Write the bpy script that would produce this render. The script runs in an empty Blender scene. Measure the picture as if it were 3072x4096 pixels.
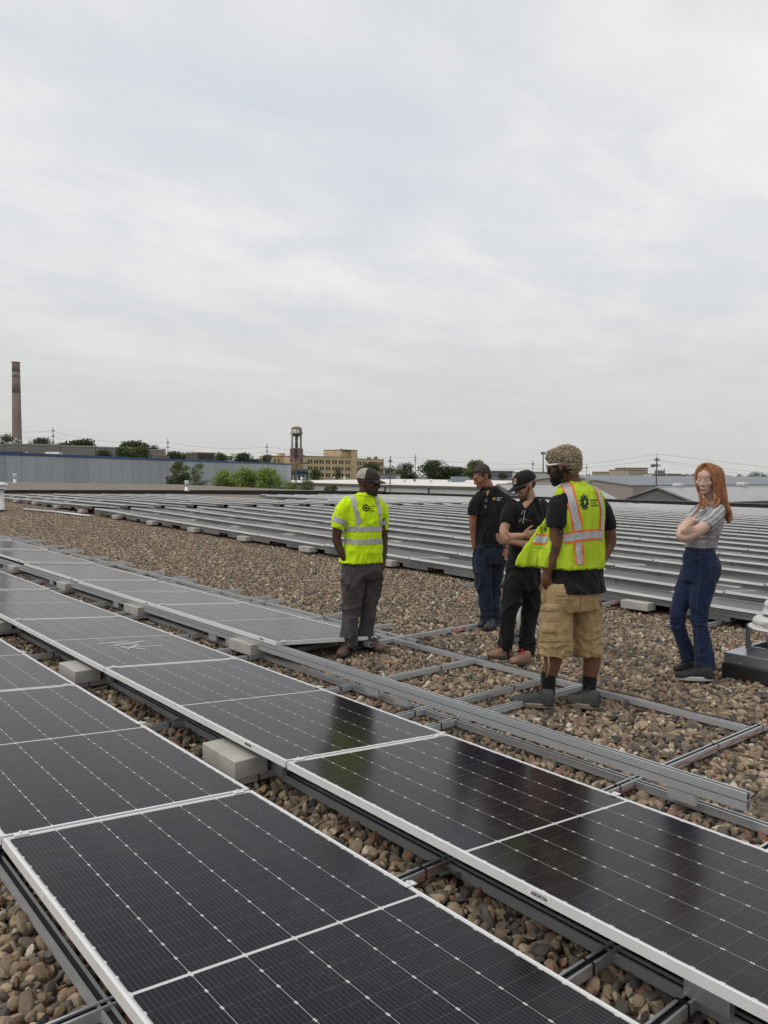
import bpy, bmesh, math, random
import numpy as np
from mathutils import Vector, Matrix
from mathutils.bvhtree import BVHTree

S = bpy.context.scene
COL = S.collection
rad = math.radians

# ------------------------------------------------------------------ camera
CAM_R = Vector((0.64109772, 0.7674312, 0.00656256))
CAM_U = Vector((-0.04029606, 0.0251209, 0.99887195))
CAM_F = Vector((-0.76640064, 0.64063898, -0.04702941))
CAM_P = Vector((0, 0, 1.693))
FPX = 3172.48
cd = bpy.data.cameras.new('camera')
cam = bpy.data.objects.new('camera', cd)
COL.objects.link(cam)
m = Matrix((CAM_R, CAM_U, -CAM_F)).transposed().to_4x4()
m.translation = CAM_P
cam.matrix_world = m
cd.sensor_fit = 'HORIZONTAL'
cd.sensor_width = 36.0
cd.lens = FPX / 3072 * 36.0
cd.clip_start = 0.05
cd.clip_end = 6000
S.camera = cam

# ------------------------------------------------------------------ sky, sun, exposure
SUN_EL, SUN_AZ = rad(56), rad(200)      # weak sun behind thin cloud
w = bpy.data.worlds.new('World')
S.world = w
w.use_nodes = True
nt = w.node_tree
nt.nodes.clear()
def wn(t, **k):
    n = nt.nodes.new(t)
    for a, b in k.items(): setattr(n, a, b)
    return n
out = wn('ShaderNodeOutputWorld'); bg = wn('ShaderNodeBackground'); bg2 = wn('ShaderNodeBackground'); addsh = wn('ShaderNodeMixShader')
sky = wn('ShaderNodeTexSky', sky_type='NISHITA', sun_disc=False)
sky.sun_elevation = SUN_EL; sky.sun_rotation = SUN_AZ; sky.air_density = 1.2; sky.dust_density = 3.0
bg.inputs['Strength'].default_value = 0.13
nt.links.new(sky.outputs[0], bg.inputs['Color'])
tc = wn('ShaderNodeTexCoord'); sep = wn('ShaderNodeSeparateXYZ')
nt.links.new(tc.outputs['Generated'], sep.inputs[0])
def wm(op, a, b=None, clamp=False):
    n = wn('ShaderNodeMath', operation=op, use_clamp=clamp)
    for i, v in enumerate((a, b)):
        if v is None: continue
        if isinstance(v, (int, float)): n.inputs[i].default_value = v
        else: nt.links.new(v, n.inputs[i])
    return n.outputs[0]
zc = wm('ADD', wm('MAXIMUM', sep.outputs[2], 0.0), 0.13)
comb = wn('ShaderNodeCombineXYZ')
nt.links.new(wm('DIVIDE', sep.outputs[0], zc), comb.inputs[0])
nt.links.new(wm('DIVIDE', sep.outputs[1], zc), comb.inputs[1])
mp = wn('ShaderNodeMapping'); mp.inputs['Rotation'].default_value = (0, 0, rad(40)); mp.inputs['Scale'].default_value = (1.25, 0.8, 1)
nt.links.new(comb.outputs[0], mp.inputs[0])
def wnoise(scale, detail, rough, dist, off):
    n = wn('ShaderNodeTexNoise'); n.inputs['Scale'].default_value = scale; n.inputs['Detail'].default_value = detail
    n.inputs['Roughness'].default_value = rough; n.inputs['Distortion'].default_value = dist
    o = wn('ShaderNodeMapping'); o.inputs['Location'].default_value = (off, off * .7, 0)
    nt.links.new(mp.outputs[0], o.inputs[0]); nt.links.new(o.outputs[0], n.inputs['Vector'])
    return n.outputs[0]
big = wnoise(0.9, 5, .5, .25, 3.1)
fine = wnoise(3.0, 9, .58, .35, 7.7)
mix = wm('ADD', wm('MULTIPLY', big, .62), wm('MULTIPLY', fine, .38))
ramp = wn('ShaderNodeValToRGB'); cr = ramp.color_ramp
cr.elements[0].position = .33; cr.elements[0].color = (.63, .66, .705, 1)
cr.elements[1].position = .70; cr.elements[1].color = (.90, .888, .87, 1)
e = cr.elements.new(.46); e.color = (.70, .715, .735, 1)
e = cr.elements.new(.54); e.color = (.775, .775, .773, 1)
nt.links.new(mix, ramp.inputs[0])
# even grey veil toward the horizon
hz = wn('ShaderNodeMapRange'); hz.interpolation_type = 'SMOOTHSTEP'
hz.inputs['From Min'].default_value = 0.0; hz.inputs['From Max'].default_value = 0.30
hz.inputs['To Min'].default_value = 0.93; hz.inputs['To Max'].default_value = 0.0
nt.links.new(sep.outputs[2], hz.inputs[0])
mixc = wn('ShaderNodeMix', data_type='RGBA')
nt.links.new(hz.outputs[0], mixc.inputs[0]); nt.links.new(ramp.outputs[0], mixc.inputs[6]); mixc.inputs[7].default_value = (.580, .580, .567, 1)
nt.links.new(mixc.outputs[2], bg2.inputs['Color']); bg2.inputs['Strength'].default_value = 1.0
addsh.inputs[0].default_value = 0.94
nt.links.new(bg.outputs[0], addsh.inputs[1]); nt.links.new(bg2.outputs[0], addsh.inputs[2])
nt.links.new(addsh.outputs[0], out.inputs[0])

sl = bpy.data.lights.new('sun', 'SUN'); sl.energy = 1.0; sl.angle = rad(25); sl.color = (1, .96, .90)
so = bpy.data.objects.new('sun', sl); COL.objects.link(so)
sd = Vector((math.sin(SUN_AZ) * math.cos(SUN_EL), math.cos(SUN_AZ) * math.cos(SUN_EL), math.sin(SUN_EL)))
so.rotation_euler = sd.to_track_quat('Z', 'Y').to_euler()

vs = S.view_settings
vs.view_transform = 'Standard'; vs.look = 'None'; vs.gamma = 1; vs.use_curve_mapping = False; vs.exposure = 0.12
S.cycles.max_bounces = 6; S.cycles.diffuse_bounces = 3; S.cycles.glossy_bounces = 3
S.cycles.transmission_bounces = 4; S.cycles.transparent_max_bounces = 8
S.cycles.caustics_reflective = False; S.cycles.caustics_refractive = False

# ------------------------------------------------------------------ helpers
class MB:
    """collects geometry for one mesh"""
    def __init__(s): s.v = []; s.f = []
    def add(s, v, f):
        o = len(s.v); s.v += [tuple(p) for p in v]; s.f += [tuple(i + o for i in q) for q in f]; return s
    def box(s, x0, x1, y0, y1, z0, z1):
        return s.add([(x0,y0,z0),(x1,y0,z0),(x1,y1,z0),(x0,y1,z0),(x0,y0,z1),(x1,y0,z1),(x1,y1,z1),(x0,y1,z1)],
                     [(3,2,1,0),(4,5,6,7),(0,1,5,4),(1,2,6,5),(2,3,7,6),(3,0,4,7)])
    def bbox(s, x0, x1, y0, y1, z0, z1, b=.006):
        """box with chamfered edges"""
        bm = bmesh.new(); bmesh.ops.create_cube(bm, size=1)
        for q in bm.verts: q.co = Vector(((x0+x1)/2+q.co.x*(x1-x0), (y0+y1)/2+q.co.y*(y1-y0), (z0+z1)/2+q.co.z*(z1-z0)))
        bmesh.ops.bevel(bm, geom=bm.edges[:], offset=b, segments=2, affect='EDGES', profile=.6)
        bm.verts.index_update()
        s.add([q.co[:] for q in bm.verts], [[q.index for q in f.verts] for f in bm.faces]); bm.free(); return s
    def quad(s, a, b, c, d): return s.add([a, b, c, d], [(0, 1, 2, 3)])
    def prism(s, poly, p0, p1, ua, va):
        """2-D polygon swept from p0 to p1; ua, va are its axes"""
        p0, p1, ua, va = map(Vector, (p0, p1, ua, va)); n = len(poly)
        v = [p0 + ua*a + va*b for a, b in poly] + [p1 + ua*a + va*b for a, b in poly]
        f = [(i, (i+1) % n, n+(i+1) % n, n+i) for i in range(n)] + [tuple(range(n))[::-1], tuple(range(n, 2*n))]
        return s.add(v, f)
    def lathe(s, prof, c=(0,0,0), n=24, axis='Z', cap=True):
        c = Vector(c); v = []; f = []
        for r, z in prof:
            for i in range(n):
                a = 2*math.pi*i/n
                v.append(c + Vector((r*math.cos(a), r*math.sin(a), z)))
        for k in range(len(prof)-1):
            for i in range(n):
                j = (i+1) % n
                f.append((k*n+i, k*n+j, (k+1)*n+j, (k+1)*n+i))
        if cap:
            f.append(tuple(range(n))[::-1]); f.append(tuple(range((len(prof)-1)*n, len(prof)*n)))
        return s.add(v, f)
    def tube(s, pts, r, n=8, cap=True):
        """round tube along a polyline; r number or list"""
        pts = [Vector(p) for p in pts]; v = []; f = []; m = len(pts)
        rr = r if isinstance(r, (list, tuple)) else [r]*m
        prev = None
        for k, p in enumerate(pts):
            t = (pts[min(k+1, m-1)] - pts[max(k-1, 0)]).normalized()
            if prev is None:
                a = t.orthogonal().normalized()
            else:
                a = (prev - t*prev.dot(t)).normalized()
            prev = a; b = t.cross(a)
            for i in range(n):
                th = 2*math.pi*i/n
                v.append(p + (a*math.cos(th) + b*math.sin(th))*rr[k])
        for k in range(m-1):
            for i in range(n):
                j = (i+1) % n; f.append((k*n+i, k*n+j, (k+1)*n+j, (k+1)*n+i))
        if cap: f.append(tuple(range(n))[::-1]); f.append(tuple(range((m-1)*n, m*n)))
        return s.add(v, f)
    def mesh(s, name, mat=None, smooth=False):
        me = bpy.data.meshes.new(name); me.from_pydata(s.v, [], s.f); me.update()
        if mat: me.materials.append(mat)
        if smooth: me.polygons.foreach_set('use_smooth', [True]*len(me.polygons))
        return me

def link(name, me, parent=None, loc=(0,0,0), rz=0):
    o = bpy.data.objects.new(name, me); COL.objects.link(o)
    o.location = loc; o.rotation_euler = (0, 0, rz)
    if parent: o.parent = parent
    return o
def part(name, mb, mat, parent, smooth=False, loc=(0,0,0)):
    return link(name, mb.mesh(name, mat, smooth), parent, loc)
def tag(o, label, cat, group=None):
    o['label'] = label; o['category'] = cat
    if group: o['group'] = group
    return o
def thing(name, label, cat, loc=(0,0,0), rz=0, group=None):
    return tag(link(name, None, None, loc, rz), label, cat, group)
def struct(name, mb, mat, smooth=False):
    o = part(name, mb, mat, None, smooth); o['kind'] = 'structure'; return o
def ordinal(n):
    w = ['first','second','third','fourth','fifth','sixth','seventh','eighth','ninth','tenth','eleventh','twelfth','thirteenth','fourteenth','fifteenth','sixteenth','seventeenth','eighteenth','nineteenth','twentieth']
    return w[n-1] if n <= 20 else ('twenty-' + w[n-21] if n < 30 else ('thirtieth' if n == 30 else 'thirty-' + w[n-31]))
def px(x, y, depth):
    """point seen at photo pixel (x, y) at a given distance along the view"""
    return CAM_P + depth * (CAM_F + CAM_R*((x-1536)/FPX) - CAM_U*((y-2048)/FPX))
def pxz(x, y, z):
    d = CAM_F + CAM_R*((x-1536)/FPX) - CAM_U*((y-2048)/FPX)
    return CAM_P + d*((z-CAM_P.z)/d.z)

def roofz(x, y):
    """height of the roof deck: level by the near rows, falling 2 % toward the right under the far array"""
    def ss(a, b_, v): v = min(1, max(0, (v-a)/(b_-a))); return v*v*(3-2*v)
    b_ = ss(5.6, 8.6, y) * (1 - .9*min(1, max(0, (y-12)/28)))
    near = .012*max(0, -11-x) * (1 - ss(5.6, 8.6, y))
    far_ = -.02*(max(x, -31)+8)*b_ - .10*ss(24, 42, y)
    return far_ + near
def roofslope(y):
    return (roofz(-10, y) - roofz(-9, y))

def ray(x, y): return CAM_F + CAM_R*((x-1536)/FPX) - CAM_U*((y-2048)/FPX)
def text_mesh(txt, size, name='print', bold=0.0, space=1.0):
    cu = bpy.data.curves.new(name, 'FONT'); cu.body = txt; cu.size = size; cu.align_x = 'LEFT'; cu.offset = bold; cu.space_character = space
    cu.resolution_u = 3
    o = bpy.data.objects.new(name, cu); COL.objects.link(o)
    dg = bpy.context.evaluated_depsgraph_get(); dg.update()
    me = bpy.data.meshes.new_from_object(o.evaluated_get(dg)); bpy.data.objects.remove(o); bpy.data.curves.remove(cu)
    bm = bmesh.new(); bm.from_mesh(me); bpy.data.meshes.remove(me)
    bmesh.ops.triangulate(bm, faces=bm.faces[:])
    bmesh.ops.subdivide_edges(bm, edges=[e for e in bm.edges if e.calc_length() > size*.3], cuts=1, use_grid_fill=False)
    bmesh.ops.triangulate(bm, faces=bm.faces[:])
    v = [tuple(p.co) for p in bm.verts]; f = [tuple(p.index for p in q.verts) for q in bm.faces]; bm.free()
    return v, f

# ------------------------------------------------------------------ materials
def newmat(name):
    m = bpy.data.materials.new(name); m.use_nodes = True
    return m, m.node_tree, m.node_tree.nodes['Principled BSDF']
class NT:
    """small node-tree helper"""
    def __init__(s, t): s.t = t
    def n(s, t, **k):
        q = s.t.nodes.new(t)
        for a, b in k.items(): setattr(q, a, b)
        return q
    def l(s, a, b): s.t.links.new(a, b)
    def m(s, op, a, b=None, c=None, clamp=False):
        q = s.n('ShaderNodeMath', operation=op, use_clamp=clamp)
        for i, v in enumerate((a, b, c)):
            if v is None: continue
            if isinstance(v, (int, float)): q.inputs[i].default_value = v
            else: s.l(v, q.inputs[i])
        return q.outputs[0]
    def mix(s, fac, a, b):
        q = s.n('ShaderNodeMix', data_type='RGBA')
        for i, v in ((0, fac), (6, a), (7, b)):
            if isinstance(v, (int, float)): q.inputs[i].default_value = v
            elif isinstance(v, tuple): q.inputs[i].default_value = (*v[:3], 1)
            else: s.l(v, q.inputs[i])
        return q.outputs[2]
    def noise(s, vec, scale, detail=3, rough=.5, dist=0):
        q = s.n('ShaderNodeTexNoise'); q.inputs['Scale'].default_value = scale; q.inputs['Detail'].default_value = detail
        q.inputs['Roughness'].default_value = rough; q.inputs['Distortion'].default_value = dist
        if vec is not None: s.l(vec, q.inputs['Vector'])
        return q.outputs[0]
    def obj(s, scale=(1,1,1)):
        t = s.n('ShaderNodeTexCoord'); mp = s.n('ShaderNodeMapping'); mp.inputs['Scale'].default_value = scale
        s.l(t.outputs['Object'], mp.inputs[0]); return mp.outputs[0]
    def geo(s, scale=(1,1,1)):
        t = s.n('ShaderNodeNewGeometry'); mp = s.n('ShaderNodeMapping'); mp.inputs['Scale'].default_value = scale
        s.l(t.outputs['Position'], mp.inputs[0]); return mp.outputs[0]
    def bump(s, h, strength, dist, bsdf):
        b = s.n('ShaderNodeBump'); b.inputs['Strength'].default_value = strength; b.inputs['Distance'].default_value = dist
        s.l(h, b.inputs['Height']); s.l(b.outputs[0], bsdf.inputs['Normal'])
    def ramp(s, fac, stops):
        r = s.n('ShaderNodeValToRGB'); c = r.color_ramp
        while len(c.elements) < len(stops): c.elements.new(.5)
        for e, (p, col) in zip(c.elements, stops): e.position = p; e.color = (*col, 1)
        s.l(fac, r.inputs[0]); return r.outputs[0]
def plain(name, col, rough=.6, metal=0., var=.12, scale=6., bump=0., bscale=40., spec=.5, world=False, stretch=(1,1,1)):
    """one colour with soft procedural variation and optional fine relief"""
    m, t, b = newmat(name); N = NT(t)
    v = N.geo(stretch) if world else N.obj(stretch)
    f = N.noise(v, scale, 5, .6)
    lo = tuple(c*(1-var) for c in col); hi = tuple(min(1, c*(1+var)) for c in col)
    N.l(N.ramp(f, [(.3, lo), (.7, hi)]), b.inputs['Base Color'])
    b.inputs['Roughness'].default_value = rough; b.inputs['Metallic'].default_value = metal
    b.inputs['Specular IOR Level'].default_value = spec
    if bump: N.bump(N.noise(v, bscale, 4, .6), bump, .01, b)
    return m

def m_galv():
    m, t, b = newmat('galvanised_steel'); N = NT(t); v = N.geo()
    vo = N.n('ShaderNodeTexVoronoi'); vo.inputs['Scale'].default_value = 60; N.l(v, vo.inputs['Vector'])
    n = N.noise(v, 4.5, 5, .65)
    c = N.mix(N.m('MULTIPLY', vo.outputs['Distance'], .55), (.56, .58, .60), (.68, .70, .72))
    c = N.mix(N.m('SUBTRACT', n, .42, clamp=True), c, (.36, .37, .38))
    N.l(c, b.inputs['Base Color']); b.inputs['Metallic'].default_value = .6
    N.l(N.m('ADD', N.m('MULTIPLY', n, .3), .30), b.inputs['Roughness'])
    return m
GALV = m_galv()
SLOT = plain('dark_gap_fill', (.018, .018, .02), .8)
def m_concrete():
    m, t, b = newmat('concrete_block'); N = NT(t); v = N.geo()
    a = N.noise(v, 7, 6, .65); s_ = N.noise(v, 240, 2, .6)
    c = N.ramp(a, [(.3, (.38, .365, .33)), (.7, (.50, .485, .445))])
    c = N.mix(N.m('MULTIPLY', N.m('SUBTRACT', s_, .55, clamp=True), 2.5), c, (.22, .21, .19))
    N.l(c, b.inputs['Base Color']); b.inputs['Roughness'].default_value = .92
    N.bump(N.m('ADD', s_, a), .35, .004, b); return m
CONC = m_concrete()
FRAME = plain('panel_frame_aluminium', (.74, .74, .725), .45, .12, .05, 9)
CLAMP = plain('clamp_aluminium', (.80, .80, .80), .3, .5, .05)
BLACKPL = plain('black_plastic', (.012, .012, .013), .45, 0, .2)
# ------------------------------------------------------------------ roof surface and gravel
def m_gravelbase():
    m, t, b = newmat('roof_gravel_bed'); N = NT(t); v = N.geo()
    vo = N.n('ShaderNodeTexVoronoi'); vo.inputs['Scale'].default_value = 24; N.l(v, vo.inputs['Vector'])
    c = N.ramp(N.m('FRACT', N.m('MULTIPLY', vo.outputs['Color'], 1.0)), [(0, (.11,.097,.080)), (.45, (.215,.182,.14)), (.8, (.31,.26,.195)), (1, (.40,.345,.265))])
    lo = N.noise(v, .35, 4, .6)
    c = N.mix(N.m('MULTIPLY', vo.outputs['Distance'], 14, clamp=True) if False else N.m('MULTIPLY', lo, .45), c, (.15, .122, .095))
    N.l(c, b.inputs['Base Color']); b.inputs['Roughness'].default_value = .95
    N.bump(vo.outputs['Distance'], 1.0, .03, b); return m
BED = m_gravelbase()
MEMB = plain('bare_roof_membrane', (.115, .098, .075), .9, 0, .25, 3, world=True)
xs_ = np.concatenate([np.arange(-51.9, -8, 2.09), np.arange(-8, 31, 3.0)]); ys_ = np.concatenate([[-25, -5], np.arange(0, 14, .5), np.arange(14, 45.3, 2.6)])
mb = MB(); v = [(x, y, roofz(x, y)-.03) for x in xs_ for y in ys_]; ny = len(ys_)
mb.add(v, [(i*ny+j, (i+1)*ny+j, (i+1)*ny+j+1, i*ny+j+1) for i in range(len(xs_)-1) for j in range(ny-1)])
struct('roof_surface', mb, BED, True)
near_ = [(-51.6,-8,.48),(-51.6,14,.47),(-52.5,28,.33),(-54.5,45.2,.08)]; far_ = [(-112,-14,.50),(-105.5,26.4,.50),(-87,40.8,.40),(-64,45.0,.10)]
mb = MB(); mb.add(near_ + far_, [(i, 4+i, 5+i, i+1) for i in range(3)]); mb.add(far_ + [(x, y, z-1.5) for x, y, z in far_], [(i, 4+i, 5+i, i+1) for i in range(3)])
struct('adjoining_roof', mb, BED)

CURBM = plain('black_roof_curb', (.022, .021, .021), .7, 0, .3, 2, world=True)
TRIM = plain('curb_metal_cap', (.09, .09, .088), .5, .3, .2, 2, world=True)
o = thing('roof_curb', 'long black roof curb between the panel field and the gravel roof beyond it', 'roof curb')
for (a_, b_) in zip(near_[:-1], near_[1:]):
    p0, p1 = Vector(a_), Vector(b_); d = (p1-p0); d.z = 0; n = Vector((d.y, -d.x, 0)).normalized()
    q = MB(); q.prism([(0,-.9),(.55,-.9),(.55,.13),(0,.13)], p0, p1, n, (0,0,1)); part('curb_body', q, CURBM, o)
    q = MB(); q.prism([(-.04,.133),(.59,.133),(.59,.155),(-.04,.155)], p0, p1, n, (0,0,1)); part('curb_cap', q, TRIM, o)
o = thing('roof_curb', 'black parapet curb along the back edge of the panel roof', 'roof curb')
for i in range(7):
    x0 = -54.5+i*12.1; q = MB(); q.box(x0, x0+12.08, 45.2, 45.8, -.5, .15); part('curb_body', q, CURBM, o)
    q = MB(); q.box(x0, x0+12.08, 45.16, 45.84, .153, .175); part('curb_cap', q, TRIM, o)

def m_stone():
    m, t, b = newmat('river_stone'); N = NT(t)
    a = N.n('ShaderNodeAttribute', attribute_name='tone'); r = a.outputs['Fac']
    c = N.ramp(r, [(0, (.038,.036,.033)), (.14, (.095,.082,.068)), (.28, (.255,.185,.112)), (.40, (.105,.092,.078)), (.52, (.350,.255,.150)), (.62, (.190,.142,.098)), (.70, (.235,.115,.072)), (.78, (.395,.295,.180)), (.87, (.48,.39,.265)), (.94, (.27,.165,.100)), (.985, (.64,.56,.43))])
    v = N.geo(); n1 = N.noise(v, 70, 5, .65); n2 = N.noise(v, 420, 3, .7)
    c = N.mix(N.m('MULTIPLY', N.m('SUBTRACT', n1, .42, clamp=True), 1.8, clamp=True), c, (.13, .115, .10))
    c = N.mix(N.m('MULTIPLY', N.m('SUBTRACT', n2, .58, clamp=True), 1.6, clamp=True), c, (.42, .39, .34))
    N.l(c, b.inputs['Base Color']); b.inputs['Roughness'].default_value = .8
    N.bump(N.m('ADD', n1, n2), .35, .004, b); return m
STONE = m_stone()
def stone_shapes(sub, n, seed):
    rng = np.random.RandomState(seed); res = []
    for k in range(n):
        bm = bmesh.new(); bmesh.ops.create_icosphere(bm, subdivisions=sub, radius=1)
        co = np.array([v.co[:] for v in bm.verts]); fa = np.array([[v.index for v in f.verts] for f in bm.faces]); bm.free()
        d = np.zeros(len(co))
        for j in range(7):
            ax = rng.normal(size=3); ax /= np.linalg.norm(ax)
            d += rng.uniform(-.10, .10) * np.cos(rng.uniform(1.2, 3.2)*(co@ax) + rng.uniform(0, 6))
        co = co*(1+d)[:, None]
        for j in range(rng.randint(3, 8)):                      # a few flattened facets
            ax = rng.normal(size=3); ax /= np.linalg.norm(ax); h = rng.uniform(.48, .82)
            ex = np.maximum(co@ax - h, 0); co -= .96*ex[:, None]*ax
        co *= np.array([rng.uniform(1.0, 1.6), rng.uniform(.75, 1.1), rng.uniform(.5, .9)])
        res.append((co, fa))
    return res
def stone_patch(name, size, count, r0, r1, sub, seed, layers=True):
    """one square patch of loose stones as a mesh, with a tone for each stone"""
    rng = np.random.RandomState(seed); shp = stone_shapes(sub, 14, seed+5)
    V = []; F = []; T = []; off = 0
    g = int(math.sqrt(count)); cell = size/g
    for i in range(g):
        for j in range(g):
            co, fa = shp[rng.randint(len(shp))]
            r = r0 + (r1-r0)*rng.beta(1.3, 3.2)
            q = rng.normal(size=4); q[1:3] *= .45; q /= np.linalg.norm(q); w_, x, y, z = q
            R3 = np.array([[1-2*(y*y+z*z), 2*(x*y-z*w_), 2*(x*z+y*w_)], [2*(x*y+z*w_), 1-2*(x*x+z*z), 2*(y*z-x*w_)], [2*(x*z-y*w_), 2*(y*z+x*w_), 1-2*(x*x+y*y)]])
            p = np.array([(i+.5)*cell-size/2+rng.uniform(-.5, .5)*cell, (j+.5)*cell-size/2+rng.uniform(-.5, .5)*cell, rng.uniform(-.016, .010)-.2*r])
            V.append(co@R3.T*r + p); F.append(fa+off); T.append(np.full(len(co), rng.rand())); off += len(co)
    V = np.concatenate(V); F = np.concatenate(F); T = np.concatenate(T)
    me = bpy.data.meshes.new(name)
    me.vertices.add(len(V)); me.vertices.foreach_set('co', V.ravel())
    me.loops.add(F.size); me.loops.foreach_set('vertex_index', F.ravel().astype(np.int32))
    me.polygons.add(len(F)); me.polygons.foreach_set('loop_start', np.arange(0, F.size, 3, dtype=np.int32))
    me.polygons.foreach_set('loop_total', np.full(len(F), 3, dtype=np.int32))
    me.update(calc_edges=True)
    at = me.attributes.new('tone', 'FLOAT', 'POINT'); at.data.foreach_set('value', T.astype(np.float32))
    me.materials.append(STONE); me.polygons.foreach_set('use_smooth', [True]*len(F))
    if sub == 2: me.set_sharp_from_angle(angle=rad(24))
    return me
def gravel_field(name, label, patches, tiles):
    """one object: tiles of loose stones laid out by geometry nodes"""
    me = bpy.data.meshes.new(name); me.from_pydata([t[:3] for t in tiles], [], [])
    for an, idx in (('pick', 3), ('turn', 4)):
        a = me.attributes.new(an, 'INT' if an == 'pick' else 'FLOAT', 'POINT')
        a.data.foreach_set('value', [t[idx] for t in tiles])
    tx, ty = [], []
    for (x, y, z, pk, tn) in tiles:
        gx = (roofz(x+.5, y)-roofz(x-.5, y)); gy = (roofz(x, y+.5)-roofz(x, y-.5)); c_, s_ = math.cos(tn), math.sin(tn)
        tx.append(-s_*gx + c_*gy); ty.append(-(c_*gx + s_*gy))
    for an, val in (('tiltx', tx), ('tilty', ty)): me.attributes.new(an, 'FLOAT', 'POINT').data.foreach_set('value', val)
    o = link(name, me); o['kind'] = 'stuff'; o['label'] = label; o['category'] = 'gravel'
    ng = bpy.data.node_groups.new(name, 'GeometryNodeTree')
    ng.interface.new_socket('Geometry', in_out='INPUT', socket_type='NodeSocketGeometry')
    ng.interface.new_socket('Geometry', in_out='OUTPUT', socket_type='NodeSocketGeometry')
    gi = ng.nodes.new('NodeGroupInput'); go = ng.nodes.new('NodeGroupOutput')
    g2i = ng.nodes.new('GeometryNodeGeometryToInstance'); iop = ng.nodes.new('GeometryNodeInstanceOnPoints')
    for pm in reversed(patches):
        po = bpy.data.objects.new(pm.name, pm)          # source only, never linked to the scene
        oi = ng.nodes.new('GeometryNodeObjectInfo'); oi.inputs['Object'].default_value = po; oi.inputs['As Instance'].default_value = False
        ng.links.new(oi.outputs['Geometry'], g2i.inputs[0])
    def attr(n, ty):
        q = ng.nodes.new('GeometryNodeInputNamedAttribute'); q.data_type = ty; q.inputs['Name'].default_value = n; return q.outputs[0]
    cx = ng.nodes.new('ShaderNodeCombineXYZ'); ng.links.new(attr('turn', 'FLOAT'), cx.inputs[2]); ng.links.new(attr('tiltx', 'FLOAT'), cx.inputs[0]); ng.links.new(attr('tilty', 'FLOAT'), cx.inputs[1])
    ng.links.new(gi.outputs[0], iop.inputs['Points']); ng.links.new(g2i.outputs[0], iop.inputs['Instance'])
    iop.inputs['Pick Instance'].default_value = True
    ng.links.new(attr('pick', 'INT'), iop.inputs['Instance Index'])
    e2r = ng.nodes.new('FunctionNodeEulerToRotation'); ng.links.new(cx.outputs[0], e2r.inputs[0]); ng.links.new(e2r.outputs[0], iop.inputs['Rotation'])
    ng.links.new(iop.outputs[0], go.inputs[0])
    md = o.modifiers.new('tiles', 'NODES'); md.node_group = ng
    return o
rnd = random.Random(4)
nearP = [stone_patch('stone_patch', .7, 460, .011, .048, 2, 10+k) for k in range(5)]
farP = [stone_patch('stone_patch', 1.0, 900, .012, .042, 1, 40+k) for k in range(6)]
# the sheet of roof that lies bare where stones were pushed aside
q = MB(); q.add([(-2.02,2.09,-.012),(-1.62,2.10,-.012),(-1.60,2.24,-.012),(-1.80,2.27,-.012),(-2.00,2.22,-.012)], [(0,1,2,3,4)])
tiles = []; ftiles = []
def dep(x, y): return -.7664*x + .6406*y
x = -11.0
while x < 5.2:
    y = -.3
    while y < 10.8:
        if dep(x, y) > -.6 and dep(x, y) < 9.0: tiles.append((x, y, roofz(x, y)-.004, rnd.randrange(5), rnd.randrange(4)*math.pi/2))
        y += .7
    x += .7
x = -40.0
while x < 5.2:
    y = 0.
    while y < 14:
        if dep(x, y) >= 8.5 and not (y > 11.6 and x > -24): ftiles.append((x, y, roofz(x, y)-.006, rnd.randrange(6), rnd.randrange(4)*math.pi/2))
        y += 1.0
    x += 1.0
gravel_field('roof_gravel', 'brown and grey river stone ballast around the panel racks', nearP, tiles)
gravel_field('roof_gravel', 'river stone ballast farther back toward the far panel rows', farP, ftiles)

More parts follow.
